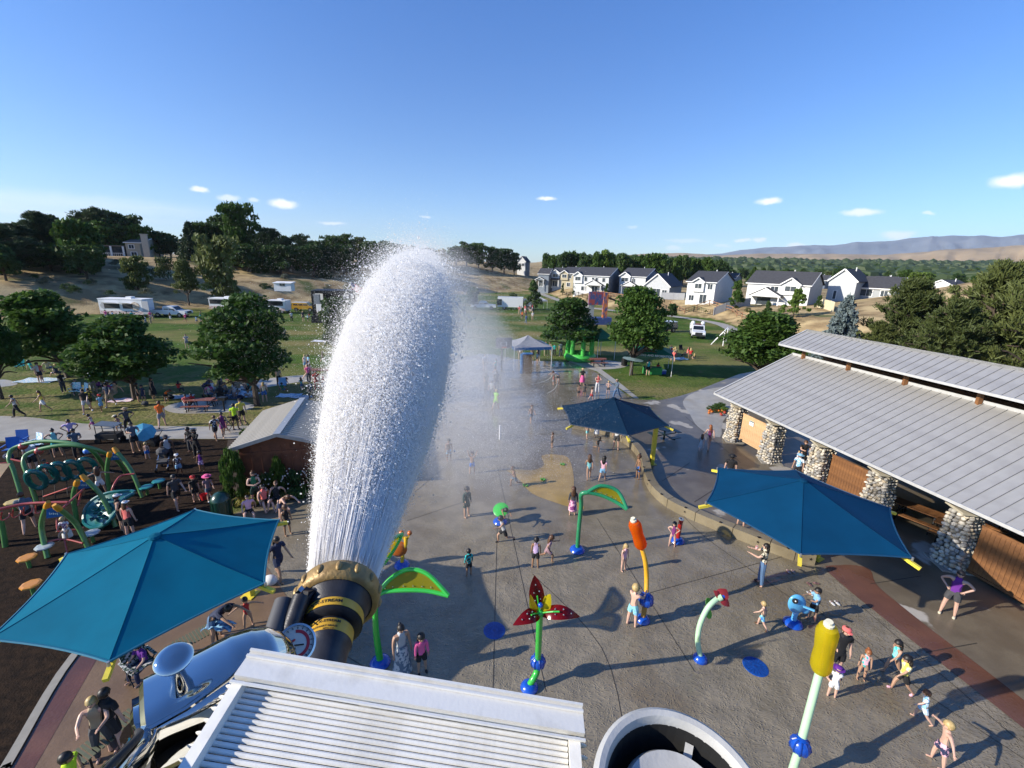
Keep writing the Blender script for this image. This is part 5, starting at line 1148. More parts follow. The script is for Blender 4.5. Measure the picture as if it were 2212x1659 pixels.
# ================================================================ TENTS AND FIELD KIT
def tent(p, rz, w_, h, rise, m, vm, label, legm=None, name='pop_up_tent', d_=None):
 d_ = d_ or w_; t = thing(name, label, 'canopy tent', p, rz); a, b = w_ / 2, d_ / 2
 A = [(-a, -b, h), (a, -b, h), (a, b, h), (-a, b, h), (0, 0, h + rise)]
 # slack cloth between the ribs
 for k in range(4):
  q = MB(); P0, P1, T0 = Vector(A[k]), Vector(A[(k + 1) % 4]), Vector(A[4]); n = 6
  for i in range(n + 1):
   for j in range(n + 1):
    e = P0.lerp(P1, j / n); v_ = e.lerp(T0, i / n); v_.z -= .10 * w_ / 3 * math.sin(math.pi * i / n) + .04 * math.sin(math.pi * j / n); q.v.append(tuple(v_))
  for i in range(n):
   for j in range(n): c = i * (n + 1) + j; q.f.append((c, c + 1, c + n + 2, c + n + 1))
  q.build('roof_cloth', m, t, True)
  q = MB().add([tuple(P0), tuple(P1), (P1.x, P1.y, h - .3), (P0.x, P0.y, h - .3)], [(0, 3, 2, 1)]); q.build('valance', vm, t)
  MB().bar((P0.x, P0.y, 0), (P0.x, P0.y, h), .05).build('leg', legm or TRIMW, t)
 return t
GRT = mat('green_tent_cloth', (.012, .16, .06), .7, trans=.25); WHT = mat('white_tent_cloth', (.62, .64, .68), .7, trans=.3); BLT = mat('blue_tent_cloth', (.03, .17, .42), .7, trans=.25)
tent(at(1139, 790), .25, 4.1, 2.45, .95, mat('silver_tent_cloth', (.36, .37, .40), .6, trans=.3), BLT, 'silver grey pop up tent with a blue valance at the end of the court')
tent(on(1164, 668), .2, 3.2, 2.3, .8, WHT, WHT, 'small white pop up tent out on the field')
ptent = at(1405, 801); tp = tent(ptent, -.25, 3.9, 2.2, 1.05, GRT, GRT, 'green pop up tent with white lettering of the parks department')
for txt, sz, z, y in (('PARKS AND RECREATION', .30, 2.05, -1.98),):
 me = text_mesh(txt, sz, .004, True); me.materials.append(mat('white_print', (.8, .8, .8), .7)); link('lettering', me, tp, (0.2, y, z), rot=(math.pi / 2, 0, 0))
q = MB().box((0, 0, 0), (1.15, .02, .06)).box((0, .0, .34), (1.15, .02, .06)).box((-.55, 0, .17), (.06, .02, .38)).box((.55, 0, .17), (.06, .02, .38)).box((-.25, 0, .16), (.05, .02, .22), ry=.5).box((0, 0, .19), (.05, .02, .2), ry=-.6).box((.25, 0, .17), (.28, .02, .05), ry=-.3); o = q.build('emblem', mat('white_print', (.8, .8, .8)), tp); o.location = (-.2, -1.2, 2.52); o.rotation_euler = (-1.0, 0, 0)
tent(at(1293, 774), .5, 2.6, 2.6, 1.1, GRT, GRT, 'green pop up tent behind the round green bounce house')
t = thing('folding_table', 'green clothed table under the parks tent', 'table', at(1408, 808), -.1); MB().box((0, 0, .75), (1.9, .75, .04)).build('tabletop', GRT, t); MB().box((0, 0, .38), (1.86, .72, .7)).build('table_cloth', mat('bright_green_cloth', (.04, .28, .06), .8), t)
for x, y, c, lb in ((1431, 808, 'blue', 'blue cooler on the grass beside the parks tent'), (1424, 770, 'blue', 'blue cooler under the tree behind the parks tent')):
 t = thing('cooler', lb, 'cooler', at(x, y), .1); MB().box((0, 0, .2), (.6, .38, .34)).build('body', mat('cooler_blue', (.03, .08, .4), .4), t); MB().box((0, 0, .41), (.62, .4, .07)).build('lid', TRIMW, t)
# round inflatable
t = thing('bounce_house', 'round bright green inflatable with arched openings beside the shade tree', 'inflatable', at(1252, 777), 0); t.scale = (1.12, 1.12, 1.35)
BG = mat('inflatable_green', (.07, .50, .07), .45, c2=(.05, .36, .05), vscale=1.5); BD = mat('inflatable_dark_green', (.01, .17, .05), .5)
def torus(q, c, Rr, r, n=28, m_=8):
 pts = [(c[0] + Rr * math.cos(k * 6.28318 / n), c[1] + Rr * math.sin(k * 6.28318 / n), c[2]) for k in range(n + 1)]; q.tube(pts, r, m_, False); return q
torus(MB(), (0, 0, .3), 1.35, .34).build('base_ring', BG, t, True); torus(MB(), (0, 0, 2.35), 1.25, .26).build('top_ring', BD, t, True)
for k in range(7):
 a = k * 6.283 / 7 + .3; MB().cyl((math.cos(a) * 1.33, math.sin(a) * 1.33, .4), (math.cos(a) * 1.25, math.sin(a) * 1.25, 2.3), .24, n=10).build('column', BG, t, True)
MB().lathe([(1.4, 2.5), (1.1, 2.75), (.5, 3.0), (0, 3.05)], 20).build('dome', BD, t, True)
# basketball hoop
t = thing('basketball_hoop', 'misted basketball hoop with a white square on its backboard', 'basketball hoop', at(1087, 800), rad(10))
MB().box((0, 0, 2.9), (1.7, .06, 1.1)).build('backboard', mat('board_brown', (.16, .15, .15), .5), t)
MB().bar((-.85, -.04, 2.36), (.85, -.04, 2.36), .05).build('lower_edge', PAINT, t)
for s_ in (((-.3, -.045, 2.6), (.3, -.045, 2.6)), ((-.3, -.045, 3.0), (.3, -.045, 3.0)), ((-.3, -.045, 2.6), (-.3, -.045, 3.0)), ((.3, -.045, 2.6), (.3, -.045, 3.0))): MB().bar(*s_, .06, .02).build('target_line', TRIMW, t)
MB().tube([(.0, 1.2, 0), (0, 1.2, 2.2), (0, .2, 2.9)], .1, 8).build('pole', blk, t); torus(MB(), (0, -.35, 2.5), .23, .018, 16, 5).build('rim', mat('rim_orange', (.6, .12, .02)), t)
# pump/kiosk with blue posts
t = thing('kiosk_board', 'small brown and blue kiosk standing under the silver tent', 'kiosk', at(1133, 806), .2)
MB().box((.25, 0, 1.0), (.85, .5, 2.0)).build('cabinet', mat('kiosk_brown', (.25, .14, .05), .6), t); MB().box((-.35, .0, 1.0), (.16, .5, 2.0)).build('side_post', BLT, t); MB().box((.25, 0, 2.04), (1., .65, .08)).build('top', BLT, t)
# amusement ride and soccer goal
t = thing('fairground_ride', 'tall red and blue ride panels rising behind the trees', 'ride', on(1292, 700), rad(5)); t.scale = (.5, .5, .92)
PRT = mat('ride_print', (.30, .06, .05), .5, c2=(.05, .07, .18), vscale=1.2, vr=(.42, .55)); PRO = mat('ride_flame', (.55, .16, .03), .5, c2=(.06, .07, .16), vscale=1., vr=(.4, .6))
MB().box((-1.5, 0, 5.2), (5.6, 1.2, 2.6)).build('upper_panel', PRT, t); MB().box((1.9, -.8, 3.8), (1.7, 1.2, 5.2)).build('tower_panel', PRO, t); MB().box((0, 0, .7), (9, 4, 1.4)).build('platform', mat('ride_blue', (.04, .07, .2), .5), t); MB().bar((3, 0, 5.4), (8.5, 1, 4.4), .35).build('boom', blk, t)
MB().box((-3, 1, 3), (2.2, 1.5, 4)).build('machine_body', mat('machine_silver', (.5, .5, .5), .3, .5), t)
t = thing('soccer_goal', 'white soccer goal frame on the grass left of the feathery tree', 'goal', on(1565, 742), rad(60))
q = MB().tube([(-2.4, 0, 0), (-2.4, 0, 2.2), (2.4, 0, 2.2), (2.4, 0, 0)], .07, 6); q.build('frame', TRIMW, t); MB().tube([(-2.4, 0, 2.2), (-2.4, 1.6, 0), (2.4, 1.6, 0), (2.4, 0, 2.2)], .05, 6).build('rear_frame', TRIMW, t)
q = MB()
for k in range(18): x = -2.4 + k * 4.8 / 17; q.bar((x, 0, 2.2), (x, 1.6, 0), .015)
for k in range(9): s_ = k / 8; q.bar((-2.4, 1.6 * s_, 2.2 * (1 - s_)), (2.4, 1.6 * s_, 2.2 * (1 - s_)), .015)
stuff(q.build('net', TRIMW, t))
# picnic tables, litter bins, grill
gm = mat('picnic_red', (.22, .075, .05), .6)
for x, y, rz, lb, m in ((1291, 789, .1, 'red brown picnic table on the round pad near the bounce house', gm), (435, 884, .15, 'brown picnic table on the concrete pad where two people in red sit', gm), (690, 815, .1, 'picnic table on the pad behind the shade tree, nearest the jet', gm), (520, 826, .1, 'picnic table in the shade between two trees', gm)):
 picnic_bench(at(x, y), rz, lb, m, blk)
t = thing('cafe_table', 'round dark table with four attached seats behind the navy canopy', 'table', at(1434, 948), .4)
DT = mat('dark_green_coat', (.012, .03, .03), .35)
MB().lathe([(0, .74), (.55, .74), (.55, .78), (0, .78)], 24).build('tabletop', DT, t); MB().cyl((0, 0, 0), (0, 0, .74), .06).build('stem', DT, t)
for k in range(4):
 a = k * math.pi / 2; c = (math.cos(a) * .95, math.sin(a) * .95); MB().bar((0, 0, .3), (*c, .3), .05).bar((*c, .28), (*c, .43), .05).build('seat_arm', DT, t); MB().box((*c, .45), (.3, .75, .04), rz=a).build('seat', DT, t)
def bin_(p, label, m, lid=True, r=.3, h=.95):
 t = thing('litter_bin', label, 'litter bin', p); MB().lathe([(r * .86, .05), (r, .12), (r, h - .08), (r * .96, h)], 20).build('drum', m, t, True)
 s = MB().box((0, 0, 0), (.035, .02, h - .1)).mesh('slat', m)
 for k in range(16): a = k * 6.2832 / 16; link('slat', s, t, (math.cos(a) * (r + .02), math.sin(a) * (r + .02), h / 2), a + math.pi / 2)
 if lid: MB().lathe([(r * 1.05, h - .02), (r * 1.0, h + .06), (r * .55, h + .26), (0, h + .32)], 20).build('lid', m, t, True)
bin_(at(483, 1122), 'dark green slatted litter bin with domed lid by the shed', mat('bin_green', (.008, .045, .03), .3, coat=.3), r=.36, h=1.0)
bin_(at(1348, 790), 'black open litter bin behind the picnic table on the round pad', mat('bin_black', (.012, .012, .012), .5), False)
t = thing('charcoal_grill', 'black charcoal grill on a post at the edge of the picnic pad', 'grill', at(485, 887)); MB().cyl((0, 0, 0), (0, 0, .8), .05).build('post', blk, t); MB().box((0, 0, .92), (.55, .4, .22)).build('firebox', blk, t)
# ================================================================ PLAYGROUND
def zp(u, v, z=0.): return at(u / 5.0418, 877.8 + v / 5.0418, z)
PG = mat('play_green', (.085, .22, .065), .35, coat=.25, var=.08); PR = mat('play_red', (.42, .07, .055), .35, coat=.2, var=.08); PY = mat('play_orange_cap', (.62, .28, .02), .4)
PT_ = mat('play_teal', (.008, .14, .13), .22, coat=.6, var=.2); PB = mat('play_blue_panel', (.01, .12, .35), .4); CAB = mat('play_cable', (.012, .012, .014), .7)
def tubeobj(name, pts, r, m, parent=None, label=None, cat=None, k=5, n=10, radii=None, smooth=True):
 P = smooth_poly(pts, k, False) if smooth and len(pts) > 2 else [Vector(p) for p in pts]
 rr = None
 if radii:
  rr = [radii[0] + (radii[1] - radii[0]) * i / (len(P) - 1) for i in range(len(P))]
 o = MB().tube(P, r, n, True, rr).build(name, m, parent, True)
 if label: tag(o, label, cat)
 return o
for pts, lb in (([(245, 1015, 0), (150, 700, 1.25), (95, 560, 1.8), (160, 450, 2.1), (450, 380, 2.35), (800, 405, 2.25), (1000, 480, 1.85), (1110, 620, .9), (1140, 690, 0)], 'green climbing arch at the back of the playground'),
    ([(400, 1045, 0), (300, 750, 1.25), (255, 600, 1.8), (330, 500, 2.1), (650, 425, 2.35), (900, 435, 2.25), (1100, 490, 1.85), (1280, 590, 1.), (1370, 730, 0)], 'green climbing arch in front, carrying the teal hoops')):
 t = thing('climbing_arch', lb, 'play arch', group='green playground arches'); tubeobj('arch_tube', [zp(*p) for p in pts], .085, PG, t)
 c = zp(*[(250, 435, 2.12), (425, 485, 2.12)]['front' in lb]); MB().ball(c, .17, 14, 10).build('joint_ball', PR, t, True)
for i, (u, v) in enumerate(((395, 800), (525, 740), (660, 710), (800, 690), (955, 660))):
 c = zp(u, v, 1.15); t = thing('climbing_hoop', 'teal hoop hanging under the green arches, %s' % ('leftmost of the five', 'second from left, a child inside', 'the middle one of five', 'second from right', 'rightmost of the five')[i], 'play hoop', (c.x, c.y, 0), group='teal climbing hoops')
 q = MB(); n = 22; q.tube([(.27 * math.cos(k * 6.2832 / n) , .20 * math.sin(k * 6.2832 / n), 1.15 + .50 * math.sin(k * 6.2832 / n + .0) * -1) for k in range(n + 1)], .11, 9, False); q.build('ring', PT_, t, True).rotation_euler = (0, 0, .5)
 MB().cyl((-.18, -.05, 2.25), (-.1, -.05, 1.55), .018, n=5).build('upper_rope', CAB, t); MB().cyl((.12, .05, .7), (.25, -.2, .05), .018, n=5).build('lower_rope', CAB, t)
def aframe(lb, bl, tl, br, tr, kl, kr, pq=None):
 t = thing('play_climber', lb, 'play frame', group='green playground frames with blue panels')
 B0, T0, B1, T1 = zp(*bl), zp(*tl), zp(*br), zp(*tr)
 tubeobj('leg', [B0, zp(*kl), T0], .085, PG, t); tubeobj('leg', [T1, zp(*kr), B1], .085, PG, t)
 for P, Q in ((T0, zp(*kl)), (T1, zp(*kr))):
  d = (Q - P).normalized(); MB().tube([P - d * .1, P + d * .05, P + d * .2], .1, 10, True, [.07, .105, .1]).build('end_cap', PY, t, True)
 pq = pq or [(tl[0] + 20, tl[1] + 30), (tr[0] + 50, tr[1] + 60), (tr[0] + 90, tr[1] + 120), (tl[0] + 10, tl[1] + 110)]
 a, b, c_, d_ = zp(*pq[0], 1.9), zp(*pq[1], 1.9), zp(*pq[2], 1.55), zp(*pq[3], 1.55); bk = Vector((0, .05, .02)); d = (d_ - a)
 MB().add([a, b, c_, d_, a + bk, b + bk, c_ + bk, d_ + bk], [(0, 3, 2, 1), (4, 5, 6, 7), (0, 1, 5, 4), (2, 3, 7, 6)]).build('panel', PB, t)
 m_ = (a + b + d) / 2; q = MB()
 for k in range(6): q.box((m_.x - .18 + k * .07, m_.y - .02, m_.z), (.03, .008, .05 + .03 * (k % 2)), rz=math.atan2(b.y - a.y, b.x - a.x))
 stuff(q.build('panel_print', mat('panel_print', (.35, .5, .6), .6), t))
aframe('green play frame farthest back, right of the arches', (1195, 930, 0), (1195, 510, 2.1), (1552, 990, 0), (1250, 468, 2.15), (1165, 700, 1.1), (1430, 700, 1.2), [(1215, 515), (1290, 508), (1338, 575), (1205, 588)])
aframe('green play frame in the middle beside the teal leaf climber', (850, 1290, 0), (840, 820, 2.1), (1262, 1310, 0), (905, 765, 2.15), (800, 1000, 1.25), (1110, 980, 1.25), [(860, 820), (952, 808), (1008, 885), (850, 905)])
aframe('nearest green play frame, its right leg by the teal canopy', (520, 1650, 0), (520, 1060, 2.1), (975, 1570, 0), (610, 1090, 2.1), (452, 1300, 1.1), (830, 1280, 1.1), [(505, 1125), (655, 1112), (692, 1195), (505, 1222)])
aframe('green play frame cut by the left edge of the photo', (-250, 1500, 0), (-180, 1010, 2.1), (60, 1530, 0), (-120, 1000, 2.1), (-260, 1250, 1.1), (10, 1250, 1.1))
def play_tube(lb, ptsl, r=.04, name='play_rail', group='red playground rails'):
 t = thing(name, lb, 'play rail', group=group)
 for pts in ptsl: tubeobj('rail', [zp(*p) for p in pts], r, PR, t)
 return t
t = play_tube('long red overhead ladder crossing the left of the playground', [[(-150, 1150, 1.8), (0, 1120, 1.8), (250, 1065, 1.8), (500, 1048, 1.8), (740, 1045, 1.75)]], .05)
for u, v in ((20, 1150), (145, 1120), (265, 1095), (395, 1075)):
 tubeobj('loop', [zp(u, v, 1.75), zp(u - 10, v + 60, 1.5), zp(u + 10, v + 90, 1.38), zp(u + 80, v + 50, 1.5), zp(u + 85, v + 10, 1.6)], .025, PR, t)
play_tube('red sloping bar between the middle and nearest frames', [[(680, 1112, 1.6), (910, 900, 1.7)], [(850, 1080, .9), (880, 960, 1.3), (905, 905, 1.7)]])
play_tube('thin red bar running left from the middle frame', [[(475, 982, .5), (810, 865, 1.3)]], .03)
play_tube('curved red bar above the teal leaf climber', [[(1200, 985, .9), (1235, 870, 1.3), (1290, 780, 1.5), (1345, 750, 1.5), (1465, 735, 1.5)]])
play_tube('low red rungs behind the nearest frame', [[(500, 1480, .5), (690, 1445, .5), (900, 1490, .4)], [(620, 1220, 1.), (640, 1360, .6), (800, 1345, .5), (910, 1320, .5)], [(700, 1440, .5), (735, 1600, .05)]], .03)
play_tube('red bar at the left edge beside the tan sail', [[(-100, 640, 1.6), (110, 610, 1.6)], [(120, 575, 1.9), (235, 600, 1.8)]], .04)
# leaf climber
def leaf_climber():
 o = zp(1120, 1250, 0); t = thing('leaf_climber', 'glossy teal leaf shaped climber with round holes', 'climber', o)
 out = [(915, 1230, .35), (930, 1120, .6), (1000, 1030, .85), (1100, 970, 1.05), (1250, 930, 1.2), (1465, 930, 1.2), (1340, 1020, .95), (1285, 1120, .7), (1200, 1240, .4), (1100, 1310, .18), (1000, 1320, .15), (930, 1280, .22)]
 P = smooth_poly([zp(*p) - o for p in out], 4); c = sum(P, Vector()) / len(P); q = MB(); n = len(P)
 for lay, (s, dz) in enumerate(((1., 0), (1., -.14), (.93, -.02), (.6, -.05), (.25, -.06))):
  for p in P: v = c + (p - c) * s; q.v.append((v.x, v.y, v.z + dz + .04))
 order = [1, 0, 2, 3, 4]
 for a, b in zip(order, order[1:]):
  for k in range(n): q.f.append((a * n + k, a * n + (k + 1) % n, b * n + (k + 1) % n, b * n + k))
 q.f.append(tuple(4 * n + k for k in range(n))[::-1]); q.build('leaf_shell', PT_, t, True)
 MB().tube([tuple(p) for p in P] + [tuple(P[0])], .07, 8, False).build('rim', PT_, t, True)
 for u, v, z in ((1010, 1230, .42), (1140, 1215, .45), (1035, 1125, .66), (1140, 1140, .66), (1070, 1060, .86), (1150, 1075, .82), (1050, 1175, .55), (1100, 1195, .5), (1190, 1010, .95), (1090, 1020, .95)):
  h = zp(u, v, z) - o; torus(MB(), (h.x, h.y, h.z + .03), .1 if v > 1100 else .08, .022, 16, 6).build('grip_ring', PT_, t, True)
  MB().lathe([(0, 0), (.08, 0)], 14, (h.x, h.y, h.z + .025)).build('hole', CAB, t)
 for u, v in ((1000, 1330), (1200, 1240), (1400, 960)): g_ = zp(u, v, 0) - o; MB().cyl((g_.x, g_.y, 0), (g_.x * .8, g_.y * .8, .4), .05, n=8).build('support', PT_, t)
leaf_climber()
# stepping stools
for u, v, m, lb in ((1590, 870, 'teal', 'teal stepping stool nearest the barefoot adult in black'), (1725, 805, 'teal', 'teal stepping stool farther back on the mulch'), (135, 1035, 'ochre', 'yellow stepping stool at the foot of the left arch'), (990, 1370, 'pale', 'pale round stepping stool below the leaf climber'), (335, 1930, 'orange', 'orange stepping stool at the left edge beside the teal canopy'), (480, 1515, 'pale', 'pale stepping stool near the nearest frame'), (290, 1640, 'orange', 'small orange stool by the canopy tip')):
 c = {'teal': (.02, .2, .2), 'ochre': (.55, .4, .12), 'pale': (.4, .45, .45), 'orange': (.6, .25, .03)}[m]; p = zp(u, v, .45); t = thing('stepping_stool', lb, 'stool', (p.x, p.y, 0), group='playground stepping stools')
 MB().lathe([(0, .46), (.2, .46), (.27, .44), (.28, .4), (0, .4)], 8).build('seat', mat('stool_' + m, c, .35, coat=.3), t); MB().cyl((0, 0, 0), (0, 0, .42), .06, n=8).build('stem', PG, t)
t = thing('shade_sail', 'tan shade sail corner at the left edge of the photo', 'shade sail', zp(-100, 700, 2.0)); o = t.location
q = MB(); A, B, C = zp(115, 620, 2.4) - o, zp(-500, 640, 2.6) - o, zp(-200, 1050, 1.9) - o; n = 8
for i in range(n + 1):
 for j in range(n + 1 - i):
  a, b = i / n, j / n; p = A * (1 - a - b) + B * a + C * b; p.z -= .5 * a * b; q.v.append(tuple(p))
idx = {}; k = 0
for i in range(n + 1):
 for j in range(n + 1 - i): idx[i, j] = k; k += 1
for i in range(n):
 for j in range(n - i):
  q.f.append((idx[i, j], idx[i + 1, j], idx[i, j + 1]))
  if j < n - i - 1: q.f.append((idx[i + 1, j], idx[i + 1, j + 1], idx[i, j + 1]))
q.build('sail_cloth', mat('sail_tan', (.6, .42, .24), .7, trans=.3), t, True)
# ================================================================ SPLASH PAD FEATURES
FG = mat('feature_green', (.035, .42, .045), .25, coat=.5, var=.05); FG2 = mat('feature_deep_green', (.02, .22, .09), .3, coat=.4, var=.05); FB = mat('feature_blue', (.006, .07, .42), .25, coat=.6, var=.1)
YT = tinted('clear_olive', (.42, .36, .01), .35); RT = tinted('clear_red', (.22, .006, .009), .1); RT2 = tinted('clear_rose', (.42, .05, .06), .3); YT2 = tinted('clear_yellow', (.75, .62, .02), .35); OT = tinted('clear_orange', (.85, .17, .005), .3); GT_ = tinted('clear_green', (.3, .6, .2), .5)
BOLT = mat('bolt_steel', (.7, .7, .68), .25, .9)
def z6(u, v, z=0.): return at((1000 + u / 1.6385) / 1.8228, (2050 + v / 1.6385) / 1.8228, z)
def z2(u, v, z=0.): return at((1800 + u / 2.0109) / 1.8228, (2000 + v / 2.0109) / 1.8228, z)
def z1(u, v, z=0.): return at((2500 + u / 1.4439) / 1.8228, (2000 + v / 1.4439) / 1.8228, z)
def z7(u, v, z=0.): return at((1700 + u / 1.952) / 1.8228, (1350 + v / 1.952) / 1.8228, z)
def foot(t, p, r=.2, name='base_flange', z=0):
 MB().lathe([(r * 1.15, 0), (r * 1.2, .03), (r * 1.05, .1), (r * .7, .16), (r * .5, .17)], 20, (p[0], p[1], z), caps=True).build(name, FB, t, True)
def fball(t, p, r):
 o = MB().ball(p, r, 18, 12).build('blue_ball', FB, t, True); q = MB()
 for k in range(9): a = k * 6.2832 / 9; q.tube([(p[0] + r * 1.01 * math.sin(b) * math.cos(a), p[1] + r * 1.01 * math.sin(b) * math.sin(a), p[2] + r * 1.01 * math.cos(b)) for b in (.5, 1., 1.57, 2.1, 2.6)], .02, 5)
 stuff(q.build('ball_rib', mat('rib_blue', (.004, .04, .26), .3), o))
def blade(t, low, up, m, rim, rr=.05, bolts=True):
 """leaf between two rims: a tube follows each rim, a clear panel fills it"""
 L0, U0_ = smooth_poly(low, 5, False), smooth_poly(up, 5, False); n = 20
 def rs(P, s): i = s * (len(P) - 1); k = min(int(i), len(P) - 2); return P[k].lerp(P[k + 1], i - k)
 q = MB()
 for i in range(n + 1):
  a, b = rs(L0, i / n), rs(U0_, i / n)
  for j in range(4): q.v.append(tuple(a.lerp(b, j / 3)))
 for i in range(n):
  for j in range(3): c = i * 4 + j; q.f.append((c, c + 4, c + 5, c + 1))
 q.build('leaf_panel', m, t, True)
 MB().tube([rs(L0, i / 24) for i in range(25)], rr, 9).build('leaf_rim', rim, t, True); MB().tube([rs(U0_, i / 24) for i in range(25)], rr, 9).build('leaf_rim', rim, t, True)
 if bolts:
  s = MB()
  for i in range(1, 9): s.ball(rs(L0, i / 9) + (rs(U0_, i / 9) - rs(L0, i / 9)).normalized() * .1 + Vector((0, -.02, .02)), .018, 6, 4);
  stuff(s.build('bolts', BOLT, t))
b = z6(815, 920); t = thing('leaf_spray_plant', 'bright green spray plant with two clear olive leaves, beside the nozzle', 'spray feature'); foot(t, b, .24)
fk = Vector((b.x, b.y, 2.22));
tubeobj('stem', [b + Vector((0, 0, .1)), Vector((b.x - .05, b.y, .9)), Vector((b.x - .05, b.y, 1.6)), Vector((b.x, b.y + .0, 2.2))], .085, FG, t, radii=(.1, .07))
lo = [z6(790, 492, 2.22), z6(850, 458, 2.35), z6(1000, 448, 2.42), z6(1130, 455, 2.42), z6(1256, 484, 2.38)]; up = [z6(790, 492, 2.22), z6(870, 385, 2.62), z6(990, 316, 2.85), z6(1120, 345, 2.8), z6(1256, 484, 2.38)]
blade(t, lo, up, YT, FG, .06)
tubeobj('stem', [z6(790, 492, 2.22), z6(776, 420, 2.6), z6(768, 345, 2.95)], .06, FG, t)
blade(t, [z6(770, 350, 2.95), z6(850, 262, 3.1), z6(915, 170, 3.2), z6(957, 86, 3.3)], [z6(770, 350, 2.95), z6(775, 270, 3.3), z6(835, 150, 3.55), z6(957, 86, 3.3)], YT, FG, .05)
b = z7(1118, 1595); t = thing('leaf_spray_arch', 'deep green spray pole bending into one clear olive leaf', 'spray feature'); foot(t, b, .25)
tubeobj('stem', [b + Vector((0, 0, .1)), Vector((b.x, b.y, 1.0)), Vector((b.x + .02, b.y, 2.0)), z7(1150, 1165, 2.55), z7(1200, 1150, 2.68)], .085, FG2, t)
blade(t, [z7(1195, 1150, 2.68), z7(1300, 1172, 2.6), z7(1410, 1220, 2.45), z7(1502, 1280, 2.3)], [z7(1195, 1150, 2.68), z7(1300, 1098, 2.95), z7(1430, 1140, 2.8), z7(1502, 1280, 2.3)], YT, FG2, .07)
# red flower
b = z2(570, 1425); t = thing('flower_spray_pole', 'red petalled spray flower on a green pole with a blue ball', 'spray feature'); foot(t, b, .2)
zt = 2.78
def vz(u, v, zc, base=b): p = z2(u, v, zc); return p
tubeobj('stem', [b + Vector((0, 0, .1)), z2(600, 1360, .25), z2(632, 1290, .42), z2(640, 1200, .75)], .085, FG, t); c1 = z2(640, 1215, .72); fball(t, c1, .2)
ct = z2(655, 835, zt); tubeobj('stem', [c1, c1.lerp(ct, .5), ct], .085, FG, t, smooth=False)
def petal(t, c, tip, wd, m, rise=.15, name='petal', spine=True, seg=12):
 c, tip = Vector(c), Vector(tip); d = tip - c; s = d.cross(Vector((0, -.55, .83))).normalized(); up_ = s.cross(d).normalized(); q = MB()
 for i in range(seg + 1):
  u = i / seg; w_ = wd * math.sin(math.pi * min(1, u ** .75)) ** .8 if 0 < u < 1 else .01
  for j in (-1, -.5, 0, .5, 1): q.v.append(tuple(c + d * u + s * (w_ * j) + up_ * (rise * math.sin(math.pi * u) * 1. - .12 * w_ * j * j)))
 for i in range(seg):
  for j in range(4): a = i * 5 + j; q.f.append((a, a + 5, a + 6, a + 1))
 o = q.build(name, m, t, True)
 if spine:
  MB().tube([c + d * u + up_ * (rise * math.sin(math.pi * u) + .03) for u in (0, .15, .3, .45)], .02, 6).build('petal_spine', FG, t)
  k = MB()
  for u, j in ((.35, -.35), (.35, .35), (.55, -.35), (.55, .35), (.75, 0)): k.ball(c + d * u + s * wd * j + up_ * (rise * math.sin(math.pi * u) + .02), .02, 6, 4)
  stuff(k.build('bolts', BOLT, t));
  q = MB()
  for i in range(9):
   u = .12 + .55 * i / 8; w_ = wd * .45 * math.sin(math.pi * (i + .3) / 8.8)
   for j in (-1, 1): q.v.append(tuple(c + d * u + s * w_ * j + up_ * (rise * math.sin(math.pi * u) - .015)))
  for i in range(8): q.f.append((2 * i, 2 * i + 2, 2 * i + 3, 2 * i + 1))
  q.build('petal_plate', mat('dark_red_plate', (.035, .006, .006), .4), t)
petal(t, ct, z2(612, 535, zt + 1.15), .19, RT, -.05); petal(t, ct, z2(443, 928, zt + .05), .17, RT, .18); petal(t, ct, z2(972, 862, zt - .05), .17, RT, .28)
petal(t, ct, z2(578, 690, zt + .55), .16, YT2, 0, 'yellow_petal', False); petal(t, ct, z2(738, 683, zt + .55), .16, YT2, 0, 'yellow_petal', False)
for u, v, z in ((660, 768, zt + .28),): p = z2(u, v, z); MB().ball(p, .065, 12, 8).build('pistil', FB, t, True); MB().bar(ct, p, .03).build('pistil_stem', BOLT, t)
MB().ball(ct, .12, 12, 8).build('flower_hub', FG, t, True)
# bottles
def bottle(t, a, b_, r, m, capm):
 a, b_ = Vector(a), Vector(b_); d = b_ - a; L_ = d.length
 MB().lathe([(.05, 0), (r * .8, .03 * L_), (r, .12 * L_), (r * .97, .3 * L_), (r * .88, .5 * L_), (r * .97, .7 * L_), (r, .86 * L_), (r * .8, .96 * L_), (.08, L_)], 20, a, d).build('bottle', m, t, True)
 MB().cyl(a, b_, .045, n=8).build('bottle_core', m, t); MB().lathe([(.1, 0), (.1, .05), (.07, .06), (.07, .12), (0, .12)], 12, b_, d).build('bottle_cap', capm, t)
CAPW = mat('cap_cream', (.7, .66, .5), .4)
b = z2(1468, 890); t = thing('bottle_spray_pole', 'orange bottle on a bent orange yellow pole with a blue ball', 'spray feature'); foot(t, b, .19); OP = mat('feature_orange_yellow', (.72, .36, .02), .25, coat=.5, var=.1)
c1 = Vector((b.x + .02, b.y - .02, .82)); tubeobj('stem', [b + Vector((0, 0, .1)), c1], .08, mat('feature_bronze', (.4, .22, .05), .3), t); fball(t, c1, .23)
tp_ = z2(1460, 312, 2.35); tubeobj('stem', [c1, z2(1500, 560, 1.35), z2(1490, 430, 1.9), tp_], .075, OP, t); bottle(t, tp_, z2(1398, 105, 3.3), .2, OT, CAPW)
PM = mat('feature_mint', (.42, .62, .40), .3, coat=.3, var=.06)
f0 = at(1704, 1690); t = thing('bottle_spray_pole', 'big yellow bottle on a pale green pole nearest the camera', 'spray feature'); foot(t, f0, .2)
c1 = z1(940, 1350, .98); e1 = z1(1052, 925, 2.45); e2 = z1(1102, 668, 3.85); t['group'] = 'bottle spray poles'
